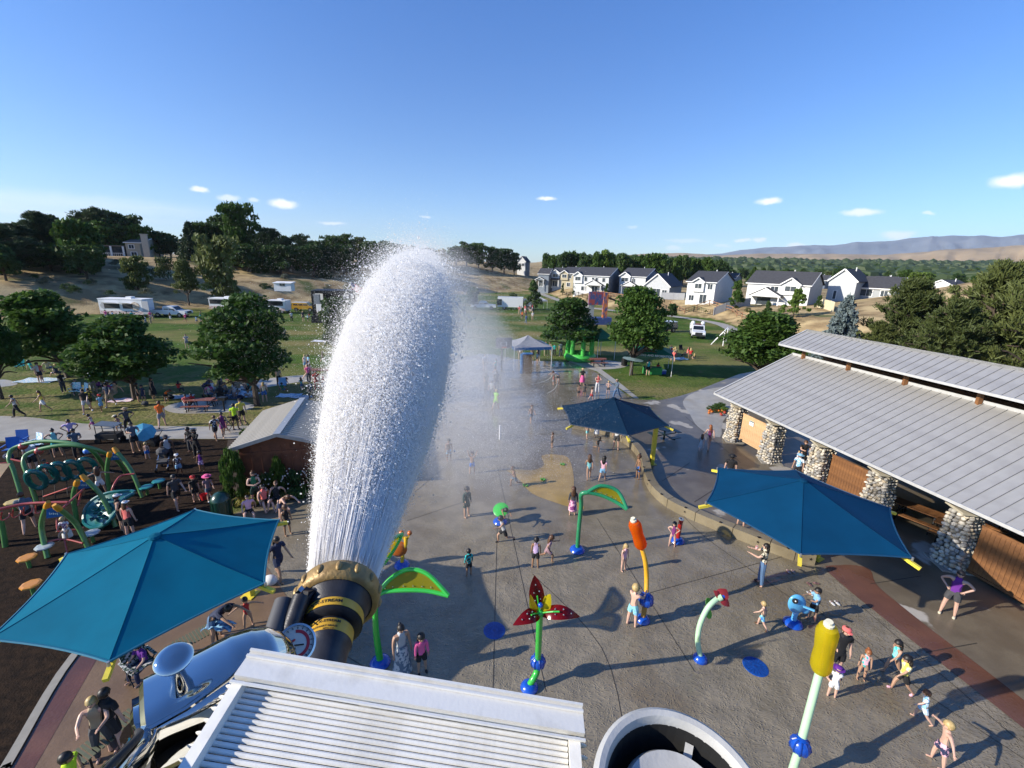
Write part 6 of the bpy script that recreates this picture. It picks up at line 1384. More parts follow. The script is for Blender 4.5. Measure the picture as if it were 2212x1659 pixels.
tubeobj('stem', [f0 + Vector((0, 0, .1)), c1, e1], .085, PM, t, smooth=False); fball(t, c1, .2); bottle(t, e1, e2, .21, YT2, CAPW)
# pale green drooping flower
b = z1(370, 862); t = thing('flower_spray_pole', 'pale green bent pole with a drooping rose red flower', 'spray feature'); foot(t, b, .17)
pts = [b + Vector((0, 0, .1)), z1(357, 760, .55), z1(368, 670, 1.), z1(400, 592, 1.4), z1(430, 550, 1.62), z1(470, 515, 1.75)]; tubeobj('stem', pts, .075, PM, t)
e = pts[-1]; MB().lathe([(.05, 0), (.1, .04), (.08, .14)], 12, e, (.6, -.1, .4)).build('flower_hub', PM, t)
for u, v, z, w_ in ((447, 470, 1.95, .1), (520, 462, 2.0, .17), (538, 560, 1.6, .13)): petal(t, e + Vector((.06, 0, .03)), z1(u, v, z), w_, RT2, .05, spine=False)
p = z1(502, 503, 1.82); MB().ball(p, .07, 12, 8).build('pistil', FB, t, True); MB().bar(e, p, .03).build('pistil_stem', BOLT, t)
for u, v, z in ((418, 540, 1.5), (418, 600, 1.3)): p = z1(u, v, z); MB().lathe([(0, 0), (.14, 0), (.14, .015), (0, .015)], 14, p, (.5, -.6, .5)).build('leaf_disc', GT_, t)
# fish
b = z1(897, 660); t = thing('fish_sprayer', 'light blue fish shaped water cannon on a blue foot', 'spray feature', b); foot(t, (0, 0), .24); LB = mat('fish_blue', (.10, .38, .68), .25, coat=.5, var=.05)
tubeobj('neck', [Vector((0, 0, .12)), Vector((.0, 0, .35)), Vector((.03, 0, .5))], .08, LB, t)
rot = Euler((0, -.35, .0)).to_matrix(); MB().ball((-.02, 0, .78), .36, 20, 12, (.78, .3, 1.), rot).build('body', LB, t, True)
MB().lathe([(0, 0), (.085, 0), (.085, .03), (0, .04)], 14, (-.18, -.1, .98), (-.3, -1, .2)).build('eye', CAB, t); MB().ball((-.19, -.14, 1.), .025, 6, 4).build('eye_glint', TRIMW, t)
MB().ball((.32, 0, .5), .13, 10, 6, (1., .3, .7)).build('tail', LB, t, True); MB().bar((.1, -.12, .8), (.3, -.35, .85), .05).build('handle', LB, t)
# red cannon post
b = z1(240, 188); t = thing('water_cannon_post', 'red tube post with a white ring on top and a blue foot', 'spray feature', b); foot(t, (0, 0), .25)
MB().cyl((0, 0, .1), (.05, .02, 1.0), .085, n=14).build('tube', mat('cannon_red', (.35, .015, .012), .3, coat=.4), t); MB().lathe([(.05, 0), (.1, 0), (.1, .04), (.05, .04)], 14, (.05, .02, 1.0)).build('rim', TRIMW, t)
# snail
b = z6(955, 290); t = thing('snail_sprayer', 'orange snail shaped sprayer with two yellow feelers behind the green leaf', 'spray feature', b); foot(t, (0, 0), .24)
MB().ball((-.1, 0, .72), .34, 18, 10, (.95, .35, 1.), Euler((0, .3, 0)).to_matrix()).build('shell', mat('snail_orange', (.55, .14, .02), .3, coat=.4), t, True)
YS = mat('snail_yellow', (.72, .45, .03), .3, coat=.4); MB().tube([(0, 0, .1), (.05, 0, .5), (.18, 0, .95), (.2, 0, 1.25)], .07, 9).build('neck', YS, t, True)
for dx in (-.04, .26): MB().bar((.18, 0, 1.), (dx + .08, 0, 1.35), .05).build('feeler', YS, t); MB().ball((dx + .08, 0, 1.4), .09, 10, 7).build('feeler_ball', mat('snail_orange', (.5, .1, .02)), t, True)
# green disc toy
b = z7(525, 1378); t = thing('spinner_sprayer', 'bright green tilted disc on a blue foot under a bending child', 'spray feature', b); foot(t, (0, 0), .26); MB().cyl((0, 0, .1), (.02, 0, .55), .08).build('neck', FB, t)
MB().lathe([(0, .06), (.25, .04), (.34, 0), (.25, -.05), (0, -.06)], 22, (.02, 0, .62), (-.15, -.5, .85)).build('disc', FG, t, True)
b = z7(523, 740); t = thing('marker_post', 'small white post standing in the mist on the pad', 'post', b); MB().cyl((0, 0, 0), (0, 0, .95), .06, n=8).build('tube', TRIMW, t)
for u, v, lb in ((720, 1100, 'small green ground sprayer on the ochre patch, left'), (855, 1055, 'small green ground sprayer on the ochre patch, right'), (1005, 938, 'small dark green ground sprayer at the edge of the ochre patch')):
 b = z7(u, v); t = thing('ground_sprayer', lb, 'sprayer', b, group='green ground sprayers'); t.scale = (.65,) * 3
 for k in range(5): a = k * 1.257; MB().ball((math.cos(a) * .14, math.sin(a) * .14, .07), .1, 8, 5, (1.2, .6, .5), Euler((0, -.5, a)).to_matrix()).build('lobe', mat('sprayer_green', (.05, .30, .03) if v > 1000 else (.02, .1, .08), .4), t, True)
# sandals left on the deck
SND = mat('sandal_rubber', (.05, .03, .035), .7, c2=(.3, .16, .16), vscale=20)
for i, (u, v, a, lb) in enumerate(((885, 365, 0, 'pale sandals lying in the shadow by the woman with the cup'), (990, 437, .2, 'black sandal on the pad, left of its mate'), (1030, 432, 1.3, 'black sandal on the pad, right of its mate'), (1003, 487, .4, 'white and black shoes behind the boy in the blue shirt'), (1035, 540, -.6, 'pale sandal near the shadow of the boy in blue'), (1135, 545, .1, 'white sandals below the dark shade on the deck'))):
 p = z1(u, v); t = thing('sandal', lb, 'sandals', (p.x, p.y, .012), a, 'sandals left on the pad'); m = (mat('sandal_pale', (.45, .35, .32), .7), SND, SND, mat('shoe_white', (.6, .6, .6), .7), mat('sandal_pale', (.4, .3, .3)), mat('shoe_white', (.6, .6, .6)))[i]
 for s in ((-1, 1) if 'sandals' in lb or 'shoes' in lb else (0,)): MB().ball((s * .09, 0, .02), .13, 10, 5, (.42, 1, .14)).build('sole', m, t, True); MB().tube([(s * .09 - .05, .02, .02), (s * .09, .05, .06), (s * .09 + .05, .02, .02)], .012, 5).build('strap', SND, t)
# ================================================================ PEOPLE
def V3(*a): return Vector(a)
def limbdir(fwd, side, s):      # angle forward (front is -y) and sideways, hanging down at 0
 return Vector((s * math.sin(rad(side)), -math.sin(rad(fwd)) * math.cos(rad(side)), -math.cos(rad(fwd)) * math.cos(rad(side))))
POSES = {   # (forward, side) of upper arm L, forearm L, upper arm R, forearm R, thigh L, shin L, thigh R, shin R, lean
 'stand': ((4, 10), (12, 4), (-2, 9), (10, 6), (2, 4), (0, 2), (-2, 5), (-4, 3), 2),
 'hips': ((-18, 48), (40, -42), (-18, 48), (40, -42), (3, 7), (0, 4), (-3, 7), (-3, 4), 0),
 'walk': ((-28, 6), (-8, 4), (28, 6), (50, 2), (24, 3), (6, 2), (-20, 3), (-40, 2), 5),
 'run': ((-45, 12), (30, 8), (50, 12), (95, 0), (48, 5), (-5, 2), (-22, 4), (-80, 2), 14),
 'up': ((160, 25), (170, 10), (155, 28), (168, 14), (4, 8), (0, 4), (-4, 8), (-4, 4), -3),
 'hold': ((52, 12), (100, -18), (48, 12), (98, -18), (3, 5), (0, 2), (-4, 5), (-5, 3), 0),
 'out': ((12, 72), (20, 66), (5, 70), (12, 60), (10, 9), (0, 4), (-8, 8), (-8, 3), 2),
 'bend': ((75, 10), (60, 0), (85, 12), (70, 0), (12, 9), (-8, 4), (2, 9), (-8, 4), 58),
 'sit': ((30, 10), (70, -6), (25, 12), (65, -6), (84, 10), (6, 4), (80, 10), (2, 4), 6),
 'cross': ((30, 14), (88, -58), (30, 14), (86, -58), (0, 5), (0, 2), (-3, 5), (-3, 3), -2),
 'floor': ((20, 20), (40, 0), (-35, 25), (-20, 5), (98, 18), (28, 2), (80, 14), (40, -6), -10)}
PM_ = {}
def body(pose, kid):
 key = (pose, kid)
 if key in PM_: return PM_[key]
 P = POSES[pose]; hip = .47 if kid else .525; tors = .30 if kid else .295; hr = .082 if kid else .063
 sw = .098 if kid else .112; lean = rad(P[8]); up_ = Vector((0, -math.sin(lean), math.cos(lean))); fw = Vector((0, -math.cos(lean), -math.sin(lean)))
 ua, fa, th, shn = (.145, .125, .215, .215) if kid else (.165, .14, .245, .24)
 pel = V3(0, 0, hip); ch = pel + up_ * tors * .66; nk = pel + up_ * (tors + .03); hd = nk + up_ * (hr * .85 + .012) + fw * .012
 vs, es, rs, tg = [], [], [], []
 def av(p, r, par, tag_):
  vs.append(p); rs.append(r); tg.append(tag_)
  if par is not None: es.append((par, len(vs) - 1))
  return len(vs) - 1
 p0 = av(pel, .07 if kid else .072, None, 'hip'); w0 = av(pel + up_ * tors * .3, .062 if kid else .064, p0, 'tor'); c0 = av(ch, .074 if kid else .078, w0, 'tor'); n0 = av(nk, .034, c0, 'neck')
 bones = [(pel, ch, .07, 'tor'), (ch, nk, .06, 'tor'), (pel - up_ * .03, pel + up_ * .02, .075, 'hip')]
 hands = []; feet = []
 for s, a, f in ((-1, P[0], P[1]), (1, P[2], P[3])):
  sh = ch + up_ * tors * .26 + V3(s * sw, 0, 0); el = sh + limbdir(a[0] , a[1], s) * ua; wr = el + limbdir(f[0], f[1], s) * fa
  i = av(sh, .034, c0, 'ua'); i = av(el, .024, i, 'ua'); i = av(wr, .017, i, 'fa'); d = (wr - el).normalized(); hnd = wr + d * .035; av(hnd, .02, i, 'hand')
  bones += [(sh, el, .032, 'ua'), (el, wr, .022, 'fa'), (wr, hnd + d * .05, .02, 'fa')]; hands.append((hnd, d, s))
 for s, a, f in ((-1, P[4], P[5]), (1, P[6], P[7])):
  hp = pel + V3(s * .052, 0, -.035); kn = hp + limbdir(a[0], a[1], s) * th; an = kn + limbdir(f[0], f[1], s) * shn
  i = av(hp, .056, p0, 'th'); i = av(hp.lerp(kn, .5), .047, i, 'th'); i = av(kn, .034, i, 'th'); i = av(kn.lerp(an, .35), .035, i, 'sh'); i = av(an, .02, i, 'sh')
  sd = (an - kn).normalized(); fd = Vector((0, -1, 0)) - sd * Vector((0, -1, 0)).dot(sd); fd = fd.normalized() if fd.length > .1 else V3(0, -1, 0)
  if pose in ('sit', 'floor'): fd = (fd + V3(0, -.2, .1)).normalized()
  toe = an + fd * .085 + sd * .018; i = av(an + sd * .022 - fd * .01, .02, i, 'foot'); av(toe, .016, i, 'foot')
  bones += [(hp, kn, .05, 'th'), (kn, an, .033, 'sh'), (an, toe, .02, 'foot')]; feet.append(min(an.z, toe.z) - .03)
 me = bpy.data.meshes.new('sk'); me.from_pydata([tuple(v) for v in vs], es, []); o = bpy.data.objects.new('sk', me); col.objects.link(o)
 sk = o.modifiers.new('s', 'SKIN'); sk.use_smooth_shade = True; sk.branch_smoothing = .4
 for i, r in enumerate(rs): me.skin_vertices[0].data[i].radius = (r, r * (.72 if tg[i] in ('tor', 'hip') else 1)) if tg[i] != 'tor' and tg[i] != 'hip' else (r * 1.12, r * .82)
 me.skin_vertices[0].data[0].use_root = True
 ss = o.modifiers.new('u', 'SUBSURF'); ss.levels = 1; ss.render_levels = 1
 dg = bpy.context.evaluated_depsgraph_get(); bm = bmesh.new(); ev = o.evaluated_get(dg); tm = ev.to_mesh(); bm.from_mesh(tm); ev.to_mesh_clear()
 V_ = [v.co.copy() for v in bm.verts]; Fc = [tuple(v.index for v in f.verts) for f in bm.faces]; NN = [v.normal.copy() for v in bm.verts]; bm.free(); bpy.data.objects.remove(o); bpy.data.meshes.remove(me)
 def region(p):
  b, bt = 1e9, 'tor'
  for a, c, r, t_ in bones:
   d = c - a; s = max(0, min(1, (p - a).dot(d) / d.length_squared)); q = (p - a - d * s).length / r
   if q < b: b, bt, bs = q, t_, s
  return bt, bs
 RG = [region(p) for p in V_]
 dz = -min(min(v.z for v in V_), 9)
 off = Vector((0, 0, dz))
 q = MB(); q.add([v + off for v in V_], Fc)
 # head: skull, jaw, nose, ears
 H = hd + off; Mh = Matrix((Vector((1, 0, 0)), -fw, up_)).transposed()
 q.ball(H, hr, 14, 10, (.82, .95, 1.08), Mh); q.ball(H + fw * hr * .28 - up_ * hr * .5, hr * .62, 10, 6, (.85, .9, .85), Mh); q.ball(H + fw * hr * .98 - up_ * hr * .12, hr * .17, 6, 4, (.8, 1.2, 1.3), Mh)
 for s in (-1, 1): q.ball(H + Vector((s * hr * .84, 0, 0)) - up_ * hr * .1, hr * .2, 6, 4, (.5, .8, 1.2), Mh)
 for hnd, d, s in hands:      # palm, four fingers and a thumb
  hnd = hnd + off; x = d.orthogonal().normalized(); y = d.cross(x)
  q.ball(hnd + d * .008, .02, 8, 5, (1, .6, 1.3), d.to_track_quat('Z', 'Y').to_matrix())
  for k in range(4):
   b0 = hnd + d * .026 + x * (-.013 + .0088 * k); L_ = (.028, .034, .032, .025)[k]; q.tube([b0, b0 + d * L_ * .55 + y * .003 * s, b0 + d * L_ + y * .010 * s], .0042, 4)
  q.tube([hnd + x * .014, hnd + x * .028 + d * .014, hnd + x * .03 + d * .03], .0048, 4)
 nb = len(q.f)
 for s in (-1, 1): q.ball(H + fw * hr * .86 + Vector((s * hr * .34, 0, 0)) + up_ * hr * .06, hr * .11, 6, 4)
 q.ball(H + fw * hr * .87 - up_ * hr * .52, hr * .1, 6, 4, (2.2, .5, .7), Mh)
 SK0 = mat('skin', (.5, .3, .2), .6, var=.06); bme = q.mesh('body', SK0, True); bme.materials.append(mat('face_dark', (.05, .02, .02), .5))
 bme.polygons.foreach_set('material_index', [0] * nb + [1] * (len(q.f) - nb))
 def cut(name, keep, infl):
  w_ = MB(); ix = {}
  for f in Fc:
   if all(keep(*RG[i]) for i in f):
    g_ = []
    for i in f:
     if i not in ix: ix[i] = len(w_.v); w_.v.append(tuple(V_[i] + NN[i] * infl + off))
     g_.append(ix[i])
    w_.f.append(tuple(g_))
  return w_.mesh(name, SK0, True) if w_.f else None
 out = {'body': bme, 'H': H, 'up': up_, 'fw': fw, 'hr': hr, 'Mh': Mh, 'pel': pel + off, 'hands': [(h + off, d) for h, d, s in hands], 'hip': hip + dz}
 out['tee'] = cut('shirt', lambda r, s: r in ('tor',) or (r == 'ua' and s < .62) or r == 'hip', .010)
 out['tank'] = cut('shirt', lambda r, s: r in ('tor', 'hip'), .008); out['long'] = cut('shirt', lambda r, s: r in ('tor', 'ua', 'hip') or (r == 'fa' and s < .9), .009)
 out['suit'] = cut('swimsuit', lambda r, s: r in ('tor', 'hip'), .005); out['shorts'] = cut('shorts', lambda r, s: r == 'hip' or (r == 'th' and s < .72), .013); out['pants'] = cut('trousers', lambda r, s: r in ('hip', 'th') or (r == 'sh' and s < .93), .011)
 out['shoes'] = cut('shoes', lambda r, s: r == 'foot', .010)
 hq = lambda: MB()
 c = H - fw * hr * .10 + up_ * hr * .12
 cap = hq().ball(c, hr * 1.07, 12, 8, (.9, 1., 1.02), Mh); cap.v = [tuple(v) for v in cap.v]
 fr = H + fw * hr * .2
 cap.f = [f for f in cap.f if not all(((Vector(cap.v[i]) - H).dot(fw) > hr * .35 and (Vector(cap.v[i]) - H).dot(up_) < hr * .42) or (Vector(cap.v[i]) - H).dot(up_) < -hr * .55 for i in f)]
 out['short'] = cap.mesh('hair', SK0, True)
 lg_ = MB(); lg_.v = list(cap.v); lg_.f = list(cap.f); lg_.ball(H - fw * hr * .72 - up_ * hr * 1.15, hr, 10, 8, (.95, .5, 1.9), Mh); out['longhair'] = lg_.mesh('hair', SK0, True)
 pt = MB(); pt.v = list(cap.v); pt.f = list(cap.f); pt.tube([H - fw * hr * .9 + up_ * hr * .3, H - fw * hr * 1.45, H - fw * hr * 1.35 - up_ * hr * 1.6], .02, 6, True, [.018, .026, .008]); out['pony'] = pt.mesh('hair', SK0, True)
 bn = MB(); bn.v = list(cap.v); bn.f = list(cap.f); bn.ball(H - fw * hr * .7 + up_ * hr * .95, hr * .42, 8, 6); out['bun'] = bn.mesh('hair', SK0, True)
 ht = MB().lathe([(hr * 1.75, -.0), (hr * 1.0, hr * .08), (hr * .95, hr * .6), (hr * .6, hr * .78), (0, hr * .8)], 16, H + up_ * hr * .42, up_); out['brim'] = ht.mesh('hat', SK0, True)
 bc = MB().lathe([(hr * 1.0, 0), (hr * .98, hr * .4), (hr * .6, hr * .72), (0, hr * .78)], 14, H + up_ * hr * .38, up_).ball(H + fw * hr * 1.15 + up_ * hr * .42, hr * .75, 8, 5, (.85, .8, .1), Mh); out['cap'] = bc.mesh('cap', SK0, True)
 kz = .33 if not kid else .3
 sk_ = MB().lathe([(.075, .06), (.1, -.02), (.125, -.12), (.15 if not kid else .14, -kz)], 16, out['pel'], V3(0, 0, 1)); out['skirt'] = sk_.mesh('skirt', SK0, True)
 lsk = MB().lathe([(.075, .06), (.1, -.03), (.12, -.2), (.15, -.40), (.16, -.46)], 16, out['pel']); out['longskirt'] = lsk.mesh('skirt', SK0, True)
 PM_[key] = out; return out
CL = {'black': (.012, .012, .014), 'white': (.72, .72, .72), 'grey': (.22, .22, .23), 'lgrey': (.42, .43, .44), 'dgrey': (.06, .06, .065), 'navy': (.015, .025, .07), 'blue': (.03, .14, .45), 'lblue': (.22, .45, .65), 'teal': (.02, .42, .42), 'aqua': (.25, .62, .62), 'green': (.02, .16, .07),
  'lime': (.30, .68, .03), 'yellow': (.75, .62, .1), 'hiviz': (.52, .78, .02), 'orange': (.85, .16, .015), 'red': (.5, .03, .03), 'coral': (.75, .16, .14), 'pink': (.75, .12, .3), 'lpink': (.75, .42, .5), 'lilac': (.55, .40, .62), 'purple': (.13, .02, .25), 'plum': (.22, .04, .18), 'mauve': (.32, .20, .23), 'khaki': (.36, .28, .18), 'denim': (.08, .15, .27),
  'cream': (.62, .56, .42), 'dgreen': (.01, .04, .028), 'straw': (.6, .45, .22), 'brown': (.1, .045, .02), 'blond': (.5, .36, .15), 'ginger': (.3, .1, .03), 'dark': (.012, .009, .008), 'floral': (.25, .5, .7), 'slate': (.1, .14, .19)}
def cloth(c, c2=None, sc_=14): return mat('cloth_' + c + (c2 or ''), CL[c], .85, c2=CL[c2] if c2 else None, vscale=sc_ if c2 else 3, vr=(.47, .53) if c2 else (.35, .65), var=.15)
def hairm(c): return mat('hair_' + c, CL[c], .5, var=.35, vscale=30)
SKN = {'l': (.58, .36, .27), 'm': (.42, .25, .165), 't': (.30, .165, .095), 'd': (.10, .05, .03)}
def skin(s): return mat('skin_' + s, SKN[s], .5, var=.08)
PEOPLE = []
def person(x, y, h, face, pose, kid, sk, hair, top, bot, label, group=None, z=0., pos=None, shoes=None, hat=None):
 p = pos or (ground_at(x, y) if z == 0 else at(x, y, z)); B = body(pose, kid)
 t = thing('person', label, 'person', p, rad(face) - math.atan2(p.x, p.y), group); t.scale = (h,) * 3
 def put(k, nm, m):
  if B.get(k): o = link(nm, B[k], t, m=m); return o
 put('body', 'body', skin(sk)); hs, hc = hair.split(); put(hs, 'hair', hairm(hc))
 if hat: a, b = hat.split(); put(a, 'hat' if a == 'brim' else 'cap', cloth(b))
 if top:
  a, b = top.split()[0], top.split()[1:]; put(a, 'swimsuit' if a == 'suit' else 'shirt', cloth(*b))
 if bot:
  a, b = bot.split()[0], bot.split()[1:]; put(a, {'shorts': 'shorts', 'pants': 'trousers', 'skirt': 'skirt', 'longskirt': 'skirt', 'suit': 'swimsuit'}[a], cloth(*b))
 if shoes: put('shoes', 'shoes', cloth(shoes))
 PEOPLE.append(t); return t
def S_(L, grp, kidh=1.2):
 for r in L:
  x, y, h, f, po, k, s, hr_, tp, bt, lb = r[:11]; kw = r[11] if len(r) > 11 else {}
  person(x, y, h, f, po, k, s, hr_, tp, bt, lb, grp, **kw)
K, A_ = True, False
S_([(870, 1456, 1.66, 20, 'stand', A_, 'm', 'bun dark', 'tank lgrey', 'longskirt slate lgrey', 'woman in a long grey sleeveless dress standing by the white louvred box', dict(shoes='black')),
 (912, 1452, 1.34, 10, 'stand', K, 'm', 'longhair dark', 'long pink', 'shorts black', 'girl in a pink long sleeved shirt beside the woman in grey', dict(shoes='black')),
 (1013, 1243, 1.1, 200, 'stand', K, 't', 'short dark', 'long teal black', 'shorts black', 'small boy in a teal and black swim shirt at the canopy shadow edge'),
 (1156, 1226, 1.3, 175, 'stand', K, 't', 'pony dark', 'tank lilac', 'shorts black', 'girl in a lilac top with a black ponytail seen from behind'),
 (1182, 1211, 1.22, 100, 'run', K, 't', 'longhair brown', 'tee mauve', 'shorts mauve', 'girl in a mauve outfit running just beside the lilac top'),
 (1088, 1172, 1.38, -70, 'run', K, 'm', 'short dark', 'tank lgrey', 'shorts black', 'boy in a grey tank top running in front of the green disc', dict(shoes='black')),
 (1085, 1128, 1.2, 20, 'bend', K, 't', 'short dark', 'tank black', 'shorts dgrey', 'child bending over the bright green disc'),
 (1008, 1116, 1.5, 35, 'stand', K, 'm', 'short dark', 'long dgreen', 'shorts dgreen', 'boy in a dark green shirt and shorts standing alone'),
 (1112, 1050, 1.2, -75, 'run', K, 't', 'short brown', None, 'shorts slate', 'shirtless boy running across the ochre patch'),
 (1020, 1022, 1.25, 0, 'up', K, 'm', 'short brown', None, 'shorts blue', 'shirtless boy in blue trunks with both arms raised'),
 (970, 995, 1.35, 10, 'stand', K, 't', 'short dark', None, 'shorts lblue grey', 'thin boy in patterned trunks at the left edge of the pad'),
 (1236, 1113, 1.42, 185, 'stand', K, 'l', 'longhair brown', 'long dgrey', 'skirt lpink plum', 'girl in a dark jacket and striped skirt behind the green leaf arch'),
 (1271, 1034, 1.4, 190, 'walk', K, 'm', 'longhair brown', None, 'suit aqua', 'girl in a mint patterned swimsuit, left of a pair walking away'),
 (1301, 1037, 1.4, 165, 'walk', K, 'm', 'longhair dark', 'tee lpink', 'shorts lblue', 'girl in a pale pink top and light blue shorts, right of a pair'),
 (1377, 1034, 1.4, -60, 'stand', K, 't', 'short brown', None, 'shorts blue black', 'shirtless boy in striped blue trunks leaning at the curved wall'),
 (1192, 966, 1.0, 60, 'stand', K, 'm', 'short brown', None, 'shorts dgrey', 'toddler standing in the mist on the pad'),
 (1268, 946, 1.1, 30, 'walk', K, 'l', 'short blond', None, 'shorts aqua', 'boy in pale trunks walking under the navy canopy edge'),
 (1288, 944, 1.3, 10, 'stand', K, 'm', 'longhair brown', 'tee lpink', 'skirt white', 'girl in a pale pink top and white skirt under the navy canopy'),
 (1290, 974, 1.05, 60, 'run', K, 't', 'short dark', 'tee dgrey', 'shorts dgrey', 'small child in dark clothes running out from the navy canopy'),
 (1330, 972, 1.72, 170, 'stand', A_, 'l', 'short brown', 'tee white', 'shorts dgrey', 'adult in dark shorts standing under the navy canopy by the wall'),
 (1346, 1232, 1.15, 40, 'stand', K, 'l', 'longhair blond', None, 'suit lpink', 'blond girl in a pink swimsuit left of the orange bottle pole'),
 (1364, 1351, 1.55, 150, 'hold', K, 'l', 'short blond', None, 'shorts lblue aqua', 'shirtless blond boy in light blue trunks hugging the blue ball'),
 (1451, 1179, 1.12, 0, 'hips', K, 'l', 'longhair dark', 'tank plum', 'suit plum', 'girl in a plum swimsuit beside the red cannon post'),
 (1640, 1262, 1.66, -85, 'hold', A_, 'l', 'longhair dark', 'tee black cream', 'pants denim', 'woman in jeans and black floral top holding up a cup', dict(shoes='black')),
 (1643, 1355, .98, -100, 'walk', K, 'l', 'short blond', None, 'shorts aqua blue', 'blond toddler in blue patterned trunks walking left', dict(shoes='brown')),
 (1752, 1340, 1.25, -50, 'hold', K, 'm', 'short dark', 'tee lblue', 'shorts black', 'boy in a bright blue shirt riding behind the blue fish'),
 (1797, 1464, 1.75, 40, 'stand', A_, 'l', 'short brown', 'tee black', 'shorts black', 'man in a black shirt half hidden by the yellow bottle', dict(hat='cap coral')),
 (1795, 1505, 1.0, 190, 'hold', K, 'l', 'short blond', 'long white', 'shorts white', 'toddler in a pale rash suit and purple cap', dict(hat='brim purple')),
 (1858, 1467, 1.05, 20, 'stand', K, 'm', 'bun ginger', None, 'suit lpink teal', 'small girl in a pink and teal swimsuit walking towards the bottle pole'),
 (1924, 1455, 1.2, -40, 'walk', K, 'm', 'longhair dark', None, 'suit aqua teal', 'girl in a turquoise scaled swimsuit, back of a pair'),
 (1942, 1494, 1.25, -50, 'walk', K, 'm', 'longhair dark', 'tee yellow cream', 'shorts black', 'girl in a yellow top and black shorts, front of a pair', dict(shoes='lpink')),
 (1987, 1556, .98, -70, 'walk', K, 'l', 'short brown', 'tee floral white', 'shorts floral white', 'toddler in a blue floral swim suit hand in hand with a blond boy'),
 (2022, 1650, 1.28, -60, 'out', K, 'l', 'short blond', None, 'shorts lpink navy', 'shirtless blond boy in pink and navy trunks at lower right'),
 (2045, 1328, 1.7, 0, 'hips', A_, 'l', 'short dark', 'tank purple', 'shorts dgrey', 'adult in a purple tank top and grey shorts with arms spread', dict(shoes='cream')),
 (1529, 970, 1.62, 200, 'walk', A_, 'l', 'longhair ginger', None, 'suit brown plum', 'red haired woman in a patterned swimsuit walking to the lawn'),
 (1513, 973, 1.1, 180, 'walk', K, 'l', 'longhair brown', 'tee lgrey', 'skirt lgrey', 'little girl in a pale dress beside the red haired woman'),
 (1571, 1052, 1.8, 180, 'stand', A_, 'l', 'short dark', 'tee black', 'pants navy', 'man in a black shirt and hat seen from behind above the blue canopy', dict(hat='brim black')),
 (1729, 1012, 1.7, 20, 'hold', A_, 'l', 'short brown', 'tee black', 'pants black', 'adult in black holding a baby beside the third stone column'),
 (1718, 1040, 1.6, -20, 'stand', A_, 'm', 'short dark', 'tee lblue white', 'pants black', 'person with a pale patterned head scarf behind the blue canopy', dict(hat='brim floral')),
 ], 'people on the splash pad')
p = at(1722, 985, 1.15); person(0, 0, .62, 40, 'sit', K, 'l', 'short blond', 'tee white', 'shorts white', 'baby in white held by the adult in black', pos=p + Vector((-.1, -.2, -.1)))
# on the curved wall, under the canopy
for x, y, z, lb in ((1602, 1140, .0, 'person sitting on the curved wall, only bare legs show, farther left'), (1705, 1194, .0, 'person sitting on the curved wall near the yellow arm, only legs show')):
 p = at(x, y, 0); person(0, 0, 1.35, -30, 'sit', K, 'l', 'short brown', 'tee navy', 'shorts navy', lb, pos=p + Vector((.22, .2, .02)))
S_([(1331, 862, 1.78, -50, 'walk', A_, 'l', 'short brown', 'long slate', 'pants denim', 'man in a slate blue top and jeans beside the grass curb', dict(hat='cap khaki', shoes='brown')),
 (1313, 851, 1.2, -10, 'hips', K, 'l', 'short blond', None, 'shorts dgrey', 'shirtless child between the red top and the man in jeans'),
 (1290, 848, 1.68, 10, 'cross', A_, 'l', 'short brown', 'tank coral', 'pants white', 'woman in a coral top and white trousers with folded arms'),
 (1257, 833, 1.65, 0, 'stand', A_, 'l', 'short brown', 'tee black', 'skirt pink', 'woman in a straw hat, black top and pink skirt', dict(hat='brim straw')),
 (1250, 858, 1.15, 10, 'stand', K, 'm', 'short dark', None, 'shorts dgrey', 'bare chested child in front of the straw hat woman'),
 (1262, 856, 1.1, -10, 'stand', K, 'm', 'short dark', 'tee dgrey', 'shorts dgrey', 'child in a dark shirt in front of the straw hat woman'),
 (1277, 864, 1.15, 120, 'walk', K, 'l', 'short brown', None, 'shorts red', 'child with a red towel at the top of the navy canopy'),
 (1205, 830, 1.65, -60, 'bend', A_, 'l', 'short brown', 'tee white', 'shorts dgrey', 'adult in a white shirt bending to a small child on the court'),
 (1195, 831, .95, 60, 'stand', K, 'l', 'short brown', 'tank coral', 'shorts lgrey', 'small child in a coral top beside the bending adult'),
 (1047, 800, 1.7, 20, 'stand', A_, 'l', 'short brown', 'tee white', 'shorts khaki', 'person in white in the mist at the edge of the court'),
 (1070, 808, 1.6, 60, 'walk', A_, 'l', 'short brown', 'tank aqua', 'shorts dgrey', 'person in an aqua top walking under the basketball hoop'),
 (1073, 842, 1.75, 0, 'stand', A_, 'd', 'short dark', 'tee dgrey', 'pants dgrey', 'dark figure in the thick mist, nearest the hoop'),
 (1050, 845, 1.7, 40, 'stand', A_, 'm', 'short dark', 'tee dgrey', 'pants black', 'dark figure in the thick mist, farther left'),
 (1062, 862, 1.6, -20, 'stand', A_, 'm', 'longhair dark', 'tee lgrey', 'pants dgrey', 'grey figure in the thick mist in front of the dark ones'),
 (1071, 884, 1.6, 150, 'walk', A_, 'm', 'short blond', 'tee lime', 'shorts lime', 'child in a lime green shirt walking in the mist'),
 (1147, 912, 1.35, 30, 'walk', K, 'm', 'short brown', None, 'shorts slate', 'shirtless boy in the mist right of the lime shirt'),
 (1160, 783, 1.2, 0, 'stand', K, 'l', 'short brown', 'tee lblue', 'shorts dgrey', 'child in a light blue shirt on the grass beside the hoop')], 'people at the far end of the pad')
